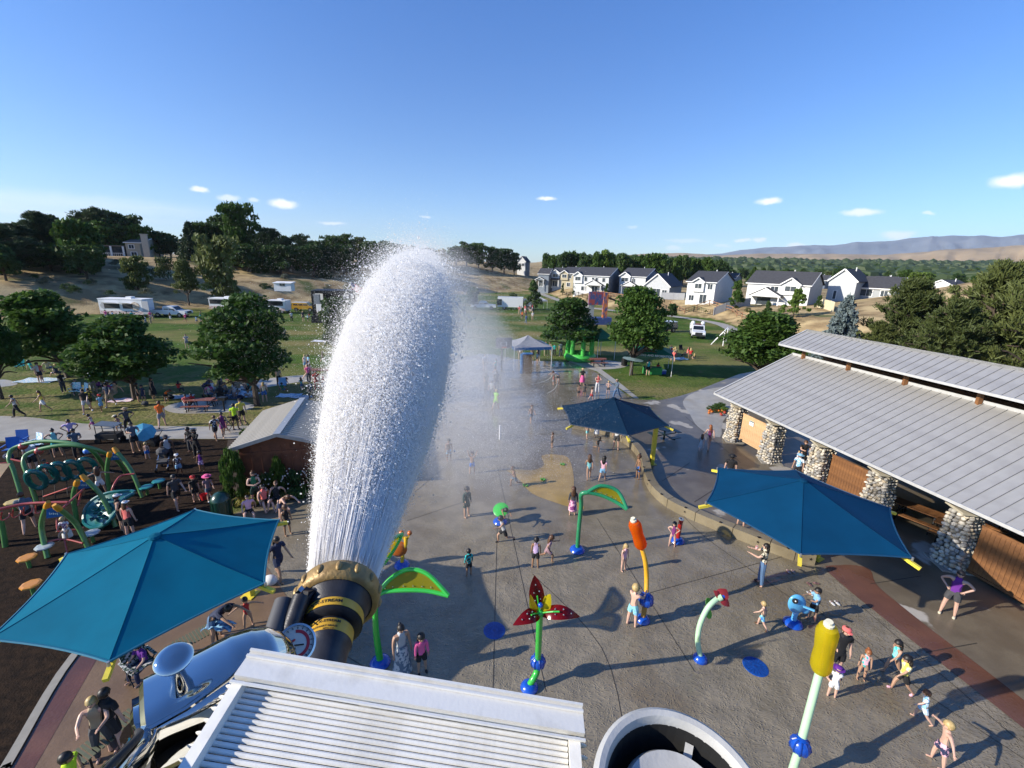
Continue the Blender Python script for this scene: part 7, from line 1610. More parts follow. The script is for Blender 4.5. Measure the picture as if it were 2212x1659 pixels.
S_([(1178, 768, 1.75, 20, 'stand', A_, 'l', 'short brown', 'tee dgrey', 'pants khaki', 'adult in dark grey left of the silver tent'), (1187, 768, 1.7, -20, 'stand', A_, 'l', 'short brown', 'tee khaki', 'pants khaki', 'adult in khaki beside the silver tent'), (1123, 777, 1.7, 0, 'stand', A_, 'l', 'short brown', 'tee white', 'pants khaki', 'adult in white under the silver tent'),
 (1150, 778, 1.7, 30, 'stand', A_, 'm', 'short dark', 'tee khaki', 'shorts dgrey', 'adult in tan under the right side of the silver tent'), (1163, 779, 1.7, 30, 'stand', A_, 'm', 'short dark', 'tee navy', 'shorts black', 'adult in navy at the right leg of the silver tent'),
 (1211, 770, 1.78, 10, 'stand', A_, 'l', 'short dark', 'tee slate', 'pants navy', 'officer like figure in slate beside the bounce house tree'), (1197, 769, 1.5, 0, 'stand', A_, 'm', 'short dark', 'tee teal', 'pants black', 'person in a teal top near the bounce house tree'),
 (1399, 811, 1.68, 190, 'stand', A_, 'l', 'short brown', 'tank teal', 'shorts black', 'person in a teal top at the green parks table'), (1420, 804, 1.3, 160, 'sit', A_, 'l', 'longhair dark', 'tee red', 'pants grey', 'person in red seated behind the green parks table')], 'people round the tents')
S_([(1128, 690, 1.6, 0, 'stand', A_, 'm', 'short brown', 'tee orange', 'shorts dgrey', 'small child in orange on the misty lawn'), (1136, 700, 1.75, 60, 'walk', A_, 'm', 'short brown', 'tee blue', 'pants slate', 'person in blue walking on the misty lawn'), (1150, 692, 1.6, 0, 'stand', A_, 'l', 'short blond', 'tee white', 'shorts khaki', 'pale child right of the person in blue')], 'people on the misty lawn')
g3 = random.Random(9)
TOPS = ['white', 'black', 'navy', 'red', 'grey', 'lblue', 'khaki', 'dgrey', 'teal', 'coral', 'plum', 'cream', 'green', 'pink']; BOTS = ['black', 'khaki', 'denim', 'dgrey', 'navy', 'white']
NMC = {'lblue': 'light blue', 'dgrey': 'dark grey', 'lgrey': 'pale grey'}
USED = {}
def crowd(n, xr, yr, poses, where, grp, kidp=.3):
 k = 0
 while k < n:
  x = g3.uniform(*xr); y = g3.uniform(*yr); a = g3.choice(TOPS); b = g3.choice(BOTS); po = g3.choice(poses); kd = g3.random() < kidp
  kind = {'sit': 'seated', 'floor': 'sitting on the grass', 'stand': 'standing', 'walk': 'walking', 'hips': 'standing, hands on hips', 'run': 'running', 'bend': 'bending'}[po]
  lb = '%s in %s top and %s bottoms %s %s' % ('child' if kd else 'person', NMC.get(a, a), NMC.get(b, b), kind, where)
  if lb in USED: continue
  USED[lb] = 1; k += 1
  person(x, y, g3.uniform(1.15, 1.35) if kd else g3.uniform(1.6, 1.8), g3.uniform(-180, 180), po, kd, g3.choice('lmmt'), g3.choice(['short dark', 'short brown', 'longhair brown', 'pony dark', 'longhair blond']), 'tee ' + a, g3.choice(['shorts ', 'pants ']) + b, lb, grp)
crowd(15, (1120, 1152), (670, 686), ['stand', 'walk', 'hips'], 'in the far queue', 'people queueing at the far truck', .2)
crowd(14, (225, 340), (690, 700), ['stand', 'walk'], 'by the food trailer', 'people at the food trailer')
crowd(14, (630, 705), (688, 696), ['stand', 'walk', 'hips'], 'near the stage', 'people in front of the stage')
crowd(5, (350, 440), (690, 702), ['walk', 'run'], 'on the lawn left', 'people on the upper lawn')
crowd(8, (1445, 1500), (765, 780), ['floor', 'sit', 'floor'], 'right of the parks tent', 'picnickers right of the parks tent')
# left lawn and path
S_([(40, 901, 1.6, -100, 'walk', A_, 't', 'short dark', 'tank lgrey', 'pants black', 'person in a grey top and black trousers walking at far left', dict(shoes='black')), (97, 889, 1.58, -95, 'walk', A_, 'm', 'longhair brown', 'tank yellow', 'shorts white', 'woman in pale yellow and white shorts with a backpack'),
 (190, 892, 1.78, -20, 'walk', A_, 'l', 'short dark', 'tee black', 'shorts lgrey', 'man in a black shirt and pale shorts on the lawn', dict(shoes='white')), (198, 884, 1.6, 30, 'walk', A_, 'm', 'short dark', 'tee black yellow', 'shorts black', 'person in black and yellow behind the man in black', dict(shoes='white')),
 (221, 888, 1.3, 20, 'walk', K, 't', 'short dark', 'tee lblue', 'shorts lblue', 'child in pale blue with a red cap on the lawn', dict(hat='cap red')), (240, 878, 1.82, -30, 'walk', A_, 'm', 'short dark', 'tee navy slate', 'shorts khaki', 'tall man in a navy shirt holding a hand on the lawn', dict(shoes='white')),
 (300, 868, 1.5, 90, 'stand', K, 'm', 'short dark', 'tee black', 'shorts black', 'child in black under the bright green shade tree'), (312, 868, 1.35, -40, 'stand', K, 'm', 'short dark', 'tee navy', 'shorts navy', 'child in navy under the bright green shade tree'),
 (333, 862, 1.7, 60, 'stand', A_, 'm', 'longhair dark', 'tank black', 'skirt black', 'woman in a black dress under the shade tree'), (360, 868, 1.35, 40, 'bend', K, 't', 'short brown', 'tee orange', 'shorts black', 'boy in an orange shirt beside the shade tree'),
 (352, 922, 1.78, 170, 'walk', A_, 'l', 'short brown', 'tee orange', 'shorts grey', 'man in a bright orange shirt walking along the path', dict(shoes='black')), (388, 850, 1.3, 150, 'sit', A_, 'm', 'longhair dark', 'tee red', 'pants dgrey', 'person in red crouching on the far concrete pad'),
 (404, 884, 1.45, 10, 'sit', A_, 'm', 'short dark', 'tee coral', 'pants slate', 'man in a red shirt seated at the picnic table, left', dict(shoes='white')), (417, 882, 1.45, -10, 'sit', A_, 'm', 'longhair dark', 'tee red', 'pants slate', 'woman in a red shirt seated at the picnic table, right', dict(shoes='white')),
 (203, 927, 1.15, -95, 'run', K, 't', 'short dark', 'tank lgrey', 'shorts plum', 'small child in a grey vest running on the path'), (262, 932, 1.25, -95, 'run', K, 't', 'short dark', 'tank mauve', 'shorts grey', 'boy in a dusty brown vest and pale cap running on the path', dict(hat='cap cream')),
 (280, 935, 1.66, 0, 'hips', A_, 't', 'longhair dark', 'tee dgrey', 'pants black', 'woman in a dark top and hat with hands on hips on the path', dict(hat='brim khaki')), (295, 976, 1.78, 10, 'hold', A_, 'm', 'short dark', 'tee slate', 'shorts black', 'man in a slate shirt holding a phone by the blue umbrella'),
 (468, 950, 1.62, 30, 'walk', A_, 'm', 'short brown', 'tee black white', 'shorts black', 'person in a black and white striped shirt on the path', dict(shoes='black')), (484, 943, 1.65, 20, 'walk', A_, 'm', 'pony dark', 'tank plum', 'shorts plum', 'woman in a plum outfit next to the striped shirt'),
 (490, 937, 1.0, -40, 'walk', K, 'm', 'short dark', None, 'suit pink', 'small girl in pink held by the woman in plum'),
 (511, 928, 1.75, 160, 'stand', A_, 'm', 'short dark', 'tee hiviz', 'shorts black', 'officer in a lime high visibility shirt beside a bicycle', dict(shoes='black')), (525, 917, 1.8, 0, 'stand', A_, 'l', 'short dark', 'tee yellow', 'shorts black', 'officer in a yellow shirt behind the bicycle', dict(hat='cap black')),
 (573, 868, 1.6, 170, 'stand', A_, 'l', 'longhair blond', 'tank cream', 'shorts blue', 'girl in denim shorts beside the trunk behind the shed'), (685, 843, 1.7, 10, 'stand', A_, 'm', 'short dark', 'tee red', 'pants red', 'person in red left of the water jet'), (700, 850, 1.7, 30, 'stand', A_, 'm', 'short brown', 'tank coral', 'shorts white', 'person in coral beside the water jet'),
 (673, 862, 1.5, 0, 'stand', A_, 'm', 'short dark', 'tee slate', 'pants dgrey', 'person in slate above the shed roof'), (405, 752, 1.65, 0, 'hold', A_, 'l', 'short brown', 'tee lgrey', 'shorts grey', 'lone person on the lawn between the two shade trees'), (660, 800, 1.6, 40, 'stand', A_, 'l', 'short blond', 'tank white', 'shorts lblue', 'person in white on the lawn near the far concrete pad'), (668, 795, 1.4, -60, 'stand', K, 'l', 'short brown', 'tee lblue', 'shorts white', 'child in pale blue near the far concrete pad'),
 (139, 848, 1.7, 40, 'stand', A_, 'm', 'short dark', 'tee black', 'pants dgrey', 'person in black leaning at the left tree trunk')], 'people on the lawn and path')
S_([(127, 985, 1.6, 0, 'hips', A_, 'm', 'bun dark', 'tank aqua', 'shorts teal', 'woman in a mint tank top behind the green arches'), (172, 990, 1.72, 0, 'hold', A_, 't', 'short dark', 'tee slate', 'pants black', 'person in slate holding a coloured ball behind the arches'), (160, 962, 1.6, 0, 'hips', A_, 't', 'longhair dark', 'tee lilac', 'pants black', 'woman with raised elbows behind the arches'),
 (77, 1022, 1.7, 160, 'stand', A_, 'l', 'short dark', 'tee lgrey', 'shorts black', 'person in pale grey and black shorts behind the front arch'), (67, 1146, 1.72, 170, 'walk', A_, 'l', 'short brown', 'tee slate', 'shorts black', 'man in a slate shirt under the red overhead ladder'),
 (320, 991, .98, 150, 'stand', K, 'l', 'short blond', None, 'shorts blue', 'shirtless toddler in blue trunks at the mulch edge'), (370, 1009, 1.82, -10, 'stand', A_, 'd', 'short dark', 'tank lgrey', 'shorts black', 'man in a pale grey vest pushing a pushchair', dict(hat='cap dgrey', shoes='white')),
 (389, 1026, 1.2, 0, 'stand', K, 'd', 'short dark', 'tee dgrey white', 'shorts lblue', 'boy in sky blue shorts and a white cap on the mulch', dict(hat='cap white')), (437, 1017, 1.15, -30, 'stand', K, 't', 'longhair dark', 'tank purple', 'shorts lilac', 'little girl in purple on the mulch'),
 (428, 988, 1.66, -40, 'hold', A_, 'm', 'longhair dark', 'long black', 'pants black', 'woman all in black with a hat by the path', dict(hat='brim black')), (414, 975, 1.5, -40, 'stand', K, 'm', 'short dark', 'tee black', 'pants dgrey', 'boy in black behind the woman in black'),
 (386, 1098, 1.7, 20, 'walk', A_, 'l', 'longhair dark', 'tee dgrey', 'shorts black', 'barefoot adult in a dark tee striding across the mulch'), (425, 1082, 1.3, 0, 'stand', K, 'l', 'short brown', 'tee black', 'shorts black', 'child in black with a red cap', dict(hat='cap red')),
 (454, 1080, 1.35, 10, 'walk', K, 'l', 'longhair brown', 'tee mauve', 'shorts slate', 'girl with a pink hat and a red bucket', dict(hat='brim pink', shoes='white')), (555, 1092, 1.68, 0, 'cross', A_, 'l', 'bun brown', 'tank green', 'shorts dgreen', 'woman in a green swim outfit by the shrubs'),
 (221, 1066, 1.3, 170, 'out', K, 'm', 'longhair brown', 'tank cream', 'shorts white', 'girl in white balancing on the middle play frame', dict(z=.5)), (147, 1160, 1.1, -30, 'sit', K, 'm', 'short blond', 'tee white plum', 'skirt white', 'small girl in a white dress at the nearest frame', dict(z=.4)),
 (268, 1150, 1.7, 90, 'hips', A_, 'm', 'short dark', 'tank black', 'shorts black', 'person with a black and white cap behind the canopy', dict(hat='cap white')), (285, 1162, 1.6, 130, 'stand', A_, 'l', 'longhair brown', 'tank coral', 'shorts black', 'woman with a white cap at the canopy edge', dict(hat='cap white')),
 (574, 1098, 1.55, 20, 'floor', A_, 'l', 'short dark', 'tank coral', 'shorts black', 'bare shouldered person sitting on the curb by the grasses'), (600, 1092, 1.6, -20, 'floor', A_, 'l', 'bun brown', 'tank black', 'shorts black', 'person in a black top sitting on the curb, middle of the group'), (612, 1120, 1.6, 30, 'bend', A_, 'l', 'longhair brown', None, 'shorts navy', 'person bending in navy trunks beside the jet'),
 (540, 1118, 1.4, 0, 'floor', A_, 'l', 'short dark', 'tee lpink', 'shorts black', 'dark haired person seated just above the teal canopy'), (622, 1155, 1.4, 20, 'stand', K, 't', 'short brown', 'tank black', 'shorts dgrey', 'youth in black shorts between the canopy and the jet'), (606, 1250, 1.75, 30, 'walk', A_, 'm', 'longhair dark', 'tee navy', 'shorts navy', 'adult in a navy shirt right of the teal canopy'),
 (538, 1354, 1.1, 0, 'out', K, 'm', 'short dark', None, 'suit red', 'little girl in a red swimsuit with arms spread'), (470, 1385, 1.7, 40, 'bend', A_, 'm', 'short dark', 'tee navy', 'shorts denim', 'adult in navy holding a denim cloth under the canopy edge'),
 (232, 1632, 1.68, -20, 'hold', A_, 'l', 'longhair blond', 'tank khaki', 'pants dgrey', 'blond woman in tan embracing at the slatted bench', dict()), (256, 1622, 1.75, 120, 'stand', A_, 'l', 'short dark', 'tee black', 'shorts black', 'person in black hugged by the blond woman'),
 (318, 1455, 1.3, -60, 'sit', A_, 'l', 'short dark', 'tee purple', 'pants navy', 'person in purple sitting on the camp chair')], 'people round the playground')
p = zp(525, 740, .75); person(0, 0, 1.0, 20, 'floor', K, 't', 'short dark', 'tee red', 'shorts dgrey', 'child in a red shirt curled inside the second teal hoop', 'people round the playground', pos=p)
# red bucket, ball, towel, cups
p = at(441, 1079, .55); q = MB().lathe([(.1, 0), (.14, .26), (.15, .26)], 14); o = q.build('bucket', mat('bucket_red', (.5, .02, .02), .4), loc=p); tag(o, 'red bucket in the hands of the girl with the pink hat', 'bucket')
p = at(188, 974, .95); o = MB().ball((0, 0, 0), .17, 14, 10).build('beach_ball', mat('ball_colours', (.5, .7, .1), .4, c2=(.1, .25, .7), vscale=3, vr=(.45, .55)), smooth=True, loc=p); tag(o, 'multicoloured ball held by the person in slate', 'ball')
p = at(1634, 1186, 1.36); o = MB().lathe([(.035, 0), (.05, .13), (0, .13)], 12).build('paper_cup', mat('cup_white', (.7, .6, .58), .5, c2=(.5, .05, .05), vscale=14), loc=p); tag(o, 'red and white paper cup raised by the woman in jeans', 'cup')
p = at(469, 1345, .75); q = MB(); n = 9
for i in range(n):
 for j in range(n): q.v.append(((i / 8 - .5) * .8, (j / 8 - .5) * .35 + .05 * math.sin(i), -.35 * abs(i / 8 - .5) + .05 * math.sin(i * 2 + j)))
for i in range(n - 1):
 for j in range(n - 1): a = i * n + j; q.f.append((a, a + 1, a + n + 1, a + n))
o = q.build('denim_towel', cloth('lblue', 'denim', 9), smooth=True, loc=p); tag(o, 'crumpled blue and white cloth held at the canopy edge', 'towel')
# ================================================================ THINGS AMONG THE PEOPLE
def bicycle(p, rz, label):
 t = thing('bicycle', label, 'bicycle', p, rz)
 for x in (-.53, .53):
  o = torus(MB(), (0, 0, 0), .34, .025, 22, 6).build('wheel', blk, t); o.rotation_euler = (math.pi / 2, 0, 0); o.location = (x, 0, .36)
  s = MB()
  for k in range(8): a = k * math.pi / 8; s.bar((-.33 * math.cos(a), -.33 * math.sin(a), 0), (.33 * math.cos(a), .33 * math.sin(a), 0), .008)
  stuff(s.build('spokes', BOLT, o))
 MB().bar((-.53, 0, .36), (-.18, 0, .75), .035).bar((-.53, 0, .36), (-.1, 0, .33), .03).bar((-.1, 0, .33), (-.2, 0, .82), .035).bar((-.1, 0, .33), (.36, 0, .78), .04).bar((-.18, 0, .75), (.36, 0, .82), .035).bar((.34, 0, .95), (.53, 0, .36), .035).build('frame', blk, t)
 MB().box((-.22, 0, .92), (.26, .12, .06)).build('saddle', blk, t); MB().bar((.32, -.3, 1.0), (.32, .3, 1.0), .03).build('handlebar', blk, t)
bicycle(at(508, 930), .1, 'black bicycle held beside the officer in the lime shirt')
t = thing('wagon', 'black folding wagon with a flat canopy on the path', 'wagon', at(240, 955), .15)
MB().box((0, 0, .45), (1.15, .6, .3)).build('tub', cloth('black'), t); MB().box((.05, 0, 1.15), (1.1, .7, .04), ry=.12).build('canopy', cloth('slate'), t)
for x in (-.5, .5):
 for y in (-.26, .26): MB().cyl((x, y - .04, .17), (x, y + .04, .17), .17, n=12).build('wheel', blk, t); MB().bar((x, y, .3), (x, y, 1.13), .03).build('canopy_pole', blk, t)
t = thing('wagon', 'low black wagon right of the man with the phone', 'wagon', at(322, 962), .1); MB().box((0, 0, .4), (1.0, .55, .3)).build('tub', cloth('black'), t); MB().bar((.5, 0, .4), (.9, 0, .95), .03).build('handle', blk, t)
for x in (-.4, .4):
 for y in (-.26, .26): MB().cyl((x, y - .03, .14), (x, y + .03, .14), .14, n=10).build('wheel', blk, t)
def pushchair(p, rz, label, c):
 t = thing('pushchair', label, 'pushchair', p, rz); MB().box((0, 0, .5), (.45, .5, .12), rx=.2).box((0, .22, .75), (.45, .1, .55), rx=-.3).build('seat', cloth(c), t)
 MB().lathe([(.3, 0), (.27, .12), (.15, .22), (0, .25)], 10, (0, .1, .95), (0, -.3, 1)).build('hood', cloth(c), t)
 for s in (-1, 1):
  MB().bar((s * .24, -.35, .1), (s * .24, .4, 1.05), .03).bar((s * .24, .35, .1), (s * .24, -.1, .6), .03).build('side_frame', BOLT, t)
  for y in (-.35, .35): MB().cyl((s * .26 - .02, y, .12), (s * .26 + .02, y, .12), .12, n=10).build('wheel', blk, t)
pushchair(at(357, 1013), .3, 'grey pushchair in front of the man in the pale vest', 'dgrey')
pushchair(at(478, 870), .6, 'black pushchair parked on the grass behind the picnic pad', 'black')
pushchair(at(452, 858), 1.2, 'dark pushchair in the tree shade near the far pad', 'navy')
p = at(312, 950, .2); t = parasol(p, .62, 1.2, mat('umbrella_blue', (.12, .48, .68), .6, trans=.35), 'light blue umbrella lying tilted over the low wagon', (.5, .55, 0), 'umbrella', drop=.5)
t = parasol(at(1360, 812), 1.1, 1.9, mat('umbrella_pale', (.35, .48, .5), .5, trans=.4), 'pale clear umbrella at the trunk beside the parks tent', (0, .1, 0), 'umbrella', drop=.12)
def camp_chair(p, rz, c, label, bag=False):
 t = thing('camp_chair', label, 'folding chair', p, rz, 'folding camp chairs'); MB().box((0, 0, .42), (.55, .5, .04), rx=-.1).build('seat', cloth(*c.split()), t); MB().box((0, .26, .72), (.55, .04, .6), rx=-.2).build('backrest', cloth(*c.split()), t)
 for s in (-1, 1): MB().bar((s * .27, -.22, 0), (s * .27, .28, .62), .025).build('side_frame', blk, t); MB().bar((s * .27, .28, 0), (s * .27, -.22, .6), .025).build('side_frame', blk, t); MB().box((s * .3, 0, .62), (.07, .5, .03)).build('armrest', cloth(*c.split()), t)
for x, y, rz, c, lb in ((29, 985, .4, 'blue', 'bright blue folding chair behind the arches, front one'), (48, 968, .3, 'blue', 'bright blue folding chair behind the arches, back one'), (80, 975, -.3, 'lblue white', 'blue and white folding chair behind the arches'), (308, 1462, 1.1, 'dgreen lgrey', 'dark folding chair with patterned seat under the canopy edge'), (1472, 762, .4, 'black', 'black folding chair on the lawn behind the parks tent'), (1455, 770, .2, 'red', 'red folding chair among the picnickers'),
 (165, 855, .2, 'aqua white', 'mint folding chair beside the leaning trunk'), (182, 856, -.4, 'aqua white', 'second mint folding chair beside the leaning trunk'), (612, 842, .5, 'lblue', 'light blue folding chair behind the round shade tree'), (45, 800, .3, 'teal', 'teal folding chair on the shaded lawn at far left'), (345, 1290, -.5, 'green', 'green folding chair seen past the canopy corner')):
 camp_chair(ground_at(x, y), rz, c, lb)
def blanket(x, y, w_, d_, c, rz, lb):
 q = MB(); n = 7
 for i in range(n):
  for j in range(n): q.v.append(((i / 6 - .5) * w_, (j / 6 - .5) * d_, .04 + .03 * math.sin(i * 2.1 + j * 1.3)))
 for i in range(n - 1):
  for j in range(n - 1): a = i * n + j; q.f.append((a, a + n, a + n + 1, a + 1))
 o = q.build('picnic_blanket', cloth(*c.split()), smooth=True, loc=ground_at(x, y)); o.rotation_euler = (0, 0, rz); tag(o, lb, 'blanket', 'blankets on the grass')
for x, y, w_, d_, c, rz, lb in ((85, 822, 3, 1.6, 'lblue white', .1, 'pale blue blanket on the shaded lawn at far left'), (490, 858, 2.4, 1.5, 'navy slate', .3, 'navy blanket behind the picnic pad'), (530, 852, 2, 1.4, 'white lblue', -.2, 'white and blue towel left of the round tree trunk'), (500, 846, 2, 1.3, 'dgrey', .1, 'dark grey blanket in the deep tree shade'),
 (625, 855, 1.8, 1., 'lblue white', .1, 'pale blue towel on the grass above the shed roof'), (652, 858, 1.6, .9, 'white slate', -.1, 'white and slate towel above the shed roof'), (390, 858, 1.6, 1.1, 'white lgrey', .2, 'white towel near the boy in orange'), (1465, 775, 2.2, 1.4, 'navy lblue', .2, 'navy blanket under the picnickers'), (262, 865, 1.6, 1., 'lpink white', .3, 'pinkish towel left of the bright green tree'), (700, 737, 3, 1.4, 'white lgrey', .05, 'white tarp on the lawn left of the jet')):
 blanket(x, y, w_, d_, c, rz, lb)
crowd(16, (445, 560), (842, 866), ['floor', 'sit', 'floor', 'stand'], 'in the tree shade behind the picnic pad', 'picnickers in the tree shade', .3)
crowd(8, (585, 690), (808, 850), ['floor', 'stand', 'walk', 'floor'], 'right of the round tree', 'people right of the round tree', .3)
crowd(8, (160, 290), (838, 862), ['floor', 'stand', 'floor'], 'under the bright green tree', 'people under the bright green tree', .3)
crowd(5, (60, 135), (800, 835), ['floor', 'stand', 'floor'], 'on the lawn at far left', 'people on the far left lawn', .3)
crowd(6, (470, 720), (722, 800), ['walk', 'stand'], 'on the upper lawn near the jet', 'people on the upper lawn near the jet', .3)
for i, (x, y, c, lb) in enumerate(((370, 862, 'black', 'black cool bag beside the boy in orange'), (520, 862, 'navy', 'navy bag among the picnickers'), (545, 858, 'white', 'white bag near the round trunk'), (20, 992, 'navy', 'dark bag under the blue chairs'), (314, 876, 'dgrey', 'dark backpack at the foot of the bright green tree'), (585, 1262, 'white', 'white plastic bag beside the yellow post foot'))):
 p = ground_at(x, y); o = MB().ball((0, 0, .17), .25, 10, 7, (1., .7, .75)).build('bag', cloth(c), smooth=True, loc=p); tag(o, lb, 'bag')
# slatted bench and litter at bottom left
def slat_bench(x, y, rz, lb):
 t = thing('slatted_bench', lb, 'bench', at(x, y), rz, 'slatted benches'); s = MB().box((0, 0, 0), (.05, .5, .03)).mesh('slat', mat('bench_slat', (.12, .13, .08), .5))
 for k in range(14): link('slat', s, t, (-.5 + k * .08, 0, .45))
 for k in range(2): MB().bar((-.42 + .84 * k, -.2, 0), (-.42 + .84 * k, -.2, .44), .04).bar((-.42 + .84 * k, .2, 0), (-.42 + .84 * k, .2, .44), .04).build('leg', blk, t)
slat_bench(240, 1620, 1.2, 'dark slatted bench at the bottom left below the embracing couple'); slat_bench(430, 1400, .9, 'dark slatted bench under the teal canopy edge')
person(182, 1765, 1.7, 60, 'hips', A_, 't', 'short dark', 'tee hiviz', 'pants navy', 'person in a lime safety vest at the bottom left corner', 'people round the playground')
# ================================================================ THE MONITOR AND KIT RIGHT BELOW THE CAMERA
CHR = mat('chrome', (.56, .555, .54), .05, 1.0, var=.02); BLKN = mat('nozzle_black', (.022, .022, .026), .42, .3, c2=(.045, .045, .05), vscale=25, bump=.05, bscale=300)
BRS = mat('crown_tan', (.36, .235, .085), .45, .25, c2=(.24, .15, .055), vscale=28, bump=.15, bscale=120, detail=6); BAND = mat('band_yellow', (.62, .36, .03), .4, c2=(.5, .28, .02), vscale=30); INK = mat('band_ink', (.012, .01, .008), .5)
AX = (ray(925, 470)).normalized(); AX = Vector((AX.x, AX.y, 0)).normalized(); AX = (AX + Vector((0, 0, .105))).normalized()
TIP = atd(735, 1274, .95); SR = AX.cross(Vector((0, 0, 1))).normalized(); SU = SR.cross(AX).normalized()
t = thing('water_monitor', 'black water cannon nozzle with tan crown, yellow bands and a gauge', 'water cannon', (0, 0, 0))
def nz(prof, name, m, n=40): return MB().lathe([(r, -L) for r, L in prof], n, TIP, AX).build(name, m, t, True)
nz([(.036, .27), (.040, .155), (.040, .140), (.0435, .135), (.0435, .106), (.037, .102), (.037, .098), (.052, .096), (.057, .092), (.0575, .070), (.061, .066), (.064, .05), (.071, .038), (.072, .03)], 'barrel', BLKN)
nz([(.071, .041), (.079, .039), (.084, .033), (.0855, .012), (.083, .001), (.077, -.004), (.071, .0), (.066, .02), (.02, .05)], 'crown', BRS)
for k in range(14):
 a = k * 2 * math.pi / 14 + .1; c = TIP - AX * .019 + (SU * math.cos(a) + SR * math.sin(a)) * .0845
 MB().ball(c, .0085, 10, 7, (.75, .75, 1.45), AX.to_track_quat('Z', 'Y').to_matrix()).build('crown_lug', BRS, t, True)
nz([(.0583, .0915), (.0583, .0725)], 'label_band', BAND); nz([(.0442, .1335), (.0442, .1085)], 'label_band', BAND)
def wrap(txt, size, L0, r, a0=0., sx_=1., xoff=0.):
 me = text_mesh(txt, size, 0., True)
 for v in me.vertices:
  x, y = v.co.x * sx_ + xoff, v.co.y; a = a0 + x / r; p = TIP - AX * (L0 - y) + (SU * math.cos(a) + SR * math.sin(a)) * r; v.co = p
 me.materials.append(INK); return link('lettering', me, t)
wrap('X-STREAM', .0098, .082, .0588, -.02, 1.15); wrap('X-STREAM', .0078, .1150, .0448, .12, 1.15); wrap('ELKHART BRASS', .0052, .1262, .0448, -.05, 1.25); wrap('MFG. CO.', .0042, .1318, .0448, .15, 1.2)
# swoosh of the X mark
for L0, r, a0 in ((.082, .0588, -.60), (.1150, .0448, -.5)):
 q = MB()
 for (x0, y0), (x1, y1) in (((-.014, -.006), (.012, .007)), ((-.004, .005), (.006, -.005))):
  P = [TIP - AX * (L0 - (y0 + (y1 - y0) * i / 5)) + (SU * math.cos(a0 + (x0 + (x1 - x0) * i / 5) / r) + SR * math.sin(a0 + (x0 + (x1 - x0) * i / 5) / r)) * r for i in range(6)]
  q.tube(P, .0012, 4)
 q.build('mark', INK, t)
nz([(.046, .262), (.046, .215), (.041, .21)], 'swivel_collar', BLKN); nz([(.047, .36), (.047, .262), (.04, .262)], 'red_coupling', mat('coupling_red', (.3, .012, .015), .4))
MB().bar(TIP - AX * .19 + SR * .045, TIP - AX * .245 + SR * .05, .02, .02).build('side_lug', BLKN, t)
# actuator on the left of the barrel
B0, B1 = atd(612, 1402, .80), atd(652, 1288, .86)
MB().cyl(B0, B1, .0165, n=18).build('actuator_tube', BLKN, t, True); MB().cyl(atd(588, 1385, .80), atd(615, 1300, .86), .019, n=18).build('actuator_motor', mat('motor_grey', (.06, .06, .065), .6), t, True)
MB().cyl(atd(596, 1408, .79), atd(610, 1378, .81), .024, n=18).build('actuator_collar', BLKN, t, True)
MB().bar(atd(652, 1282, .87), atd(672, 1292, .87), .02, .02).bar(atd(668, 1275, .87), atd(655, 1330, .86), .012, .02).build('linkage', BLKN, t); MB().cyl(atd(645, 1272, .87), atd(652, 1278, .87), .009).build('linkage_pin', CHR, t)
MB().bar(atd(640, 1380, .82), atd(700, 1362, .84), .03, .02).build('bracket', BLKN, t)
# pressure gauge
gc = atd(640, 1391, .735); ga = (Vector((0, 0, CAM_H)) - gc).normalized(); ga = (ga + RX * .42 + UX * .30).normalized()
gx = RX - ga * RX.dot(ga); gx.normalize(); gy = ga.cross(gx)
MB().lathe([(.024, -.022), (.030, -.018), (.0315, -.003), (.031, .003), (.0275, .004), (.0268, .0005)], 32, gc, ga).build('gauge_case', CHR, t, True)
MB().lathe([(0, 0), (.027, 0)], 32, gc, ga).build('gauge_face', mat('gauge_white', (.68, .66, .6), .35), t)
q = MB(); n = 16
for i in range(n + 1):
 a = math.pi * .62 - i / n * math.pi * 1.0
 for r in (.0165, .0215): q.v.append(tuple(gc + ga * .0006 + gx * math.cos(a) * r + gy * math.sin(a) * r))
for i in range(n): q.f.append((2 * i, 2 * i + 1, 2 * i + 3, 2 * i + 2))
q.build('gauge_arc', mat('gauge_red', (.5, .015, .03), .4), t)
MB().bar(gc + ga * .0012 - gx * .004 - gy * .003, gc + ga * .0012 + gx * .012 + gy * .001, .0022, .0008).build('gauge_needle', INK, t)
q = MB().ball(gc + ga * .001 - gx * .006 + gy * .004, .0035, 8, 5, (1, .6, .3), ga.to_track_quat('Z', 'Y').to_matrix()); q.build('gauge_emblem', mat('gauge_red', (.5, .015, .03)), t)
q = MB()
for k in range(15): a = k / 14 * math.pi * 1.5 - math.pi * .5; q.bar(gc + ga * .0008 + (gx * math.cos(a) + gy * math.sin(a)) * .0225, gc + ga * .0008 + (gx * math.cos(a) + gy * math.sin(a)) * .0255, .0014, .0005)
stuff(q.build('gauge_ticks', mat('tick_grey', (.12, .12, .12), .5), t))
MB().cyl(TIP - AX * .3, TIP - AX * .45 - Vector((0, 0, .25)), .04, n=18).build('supply_pipe', mat('coupling_red', (.3, .012, .015)), t, True)
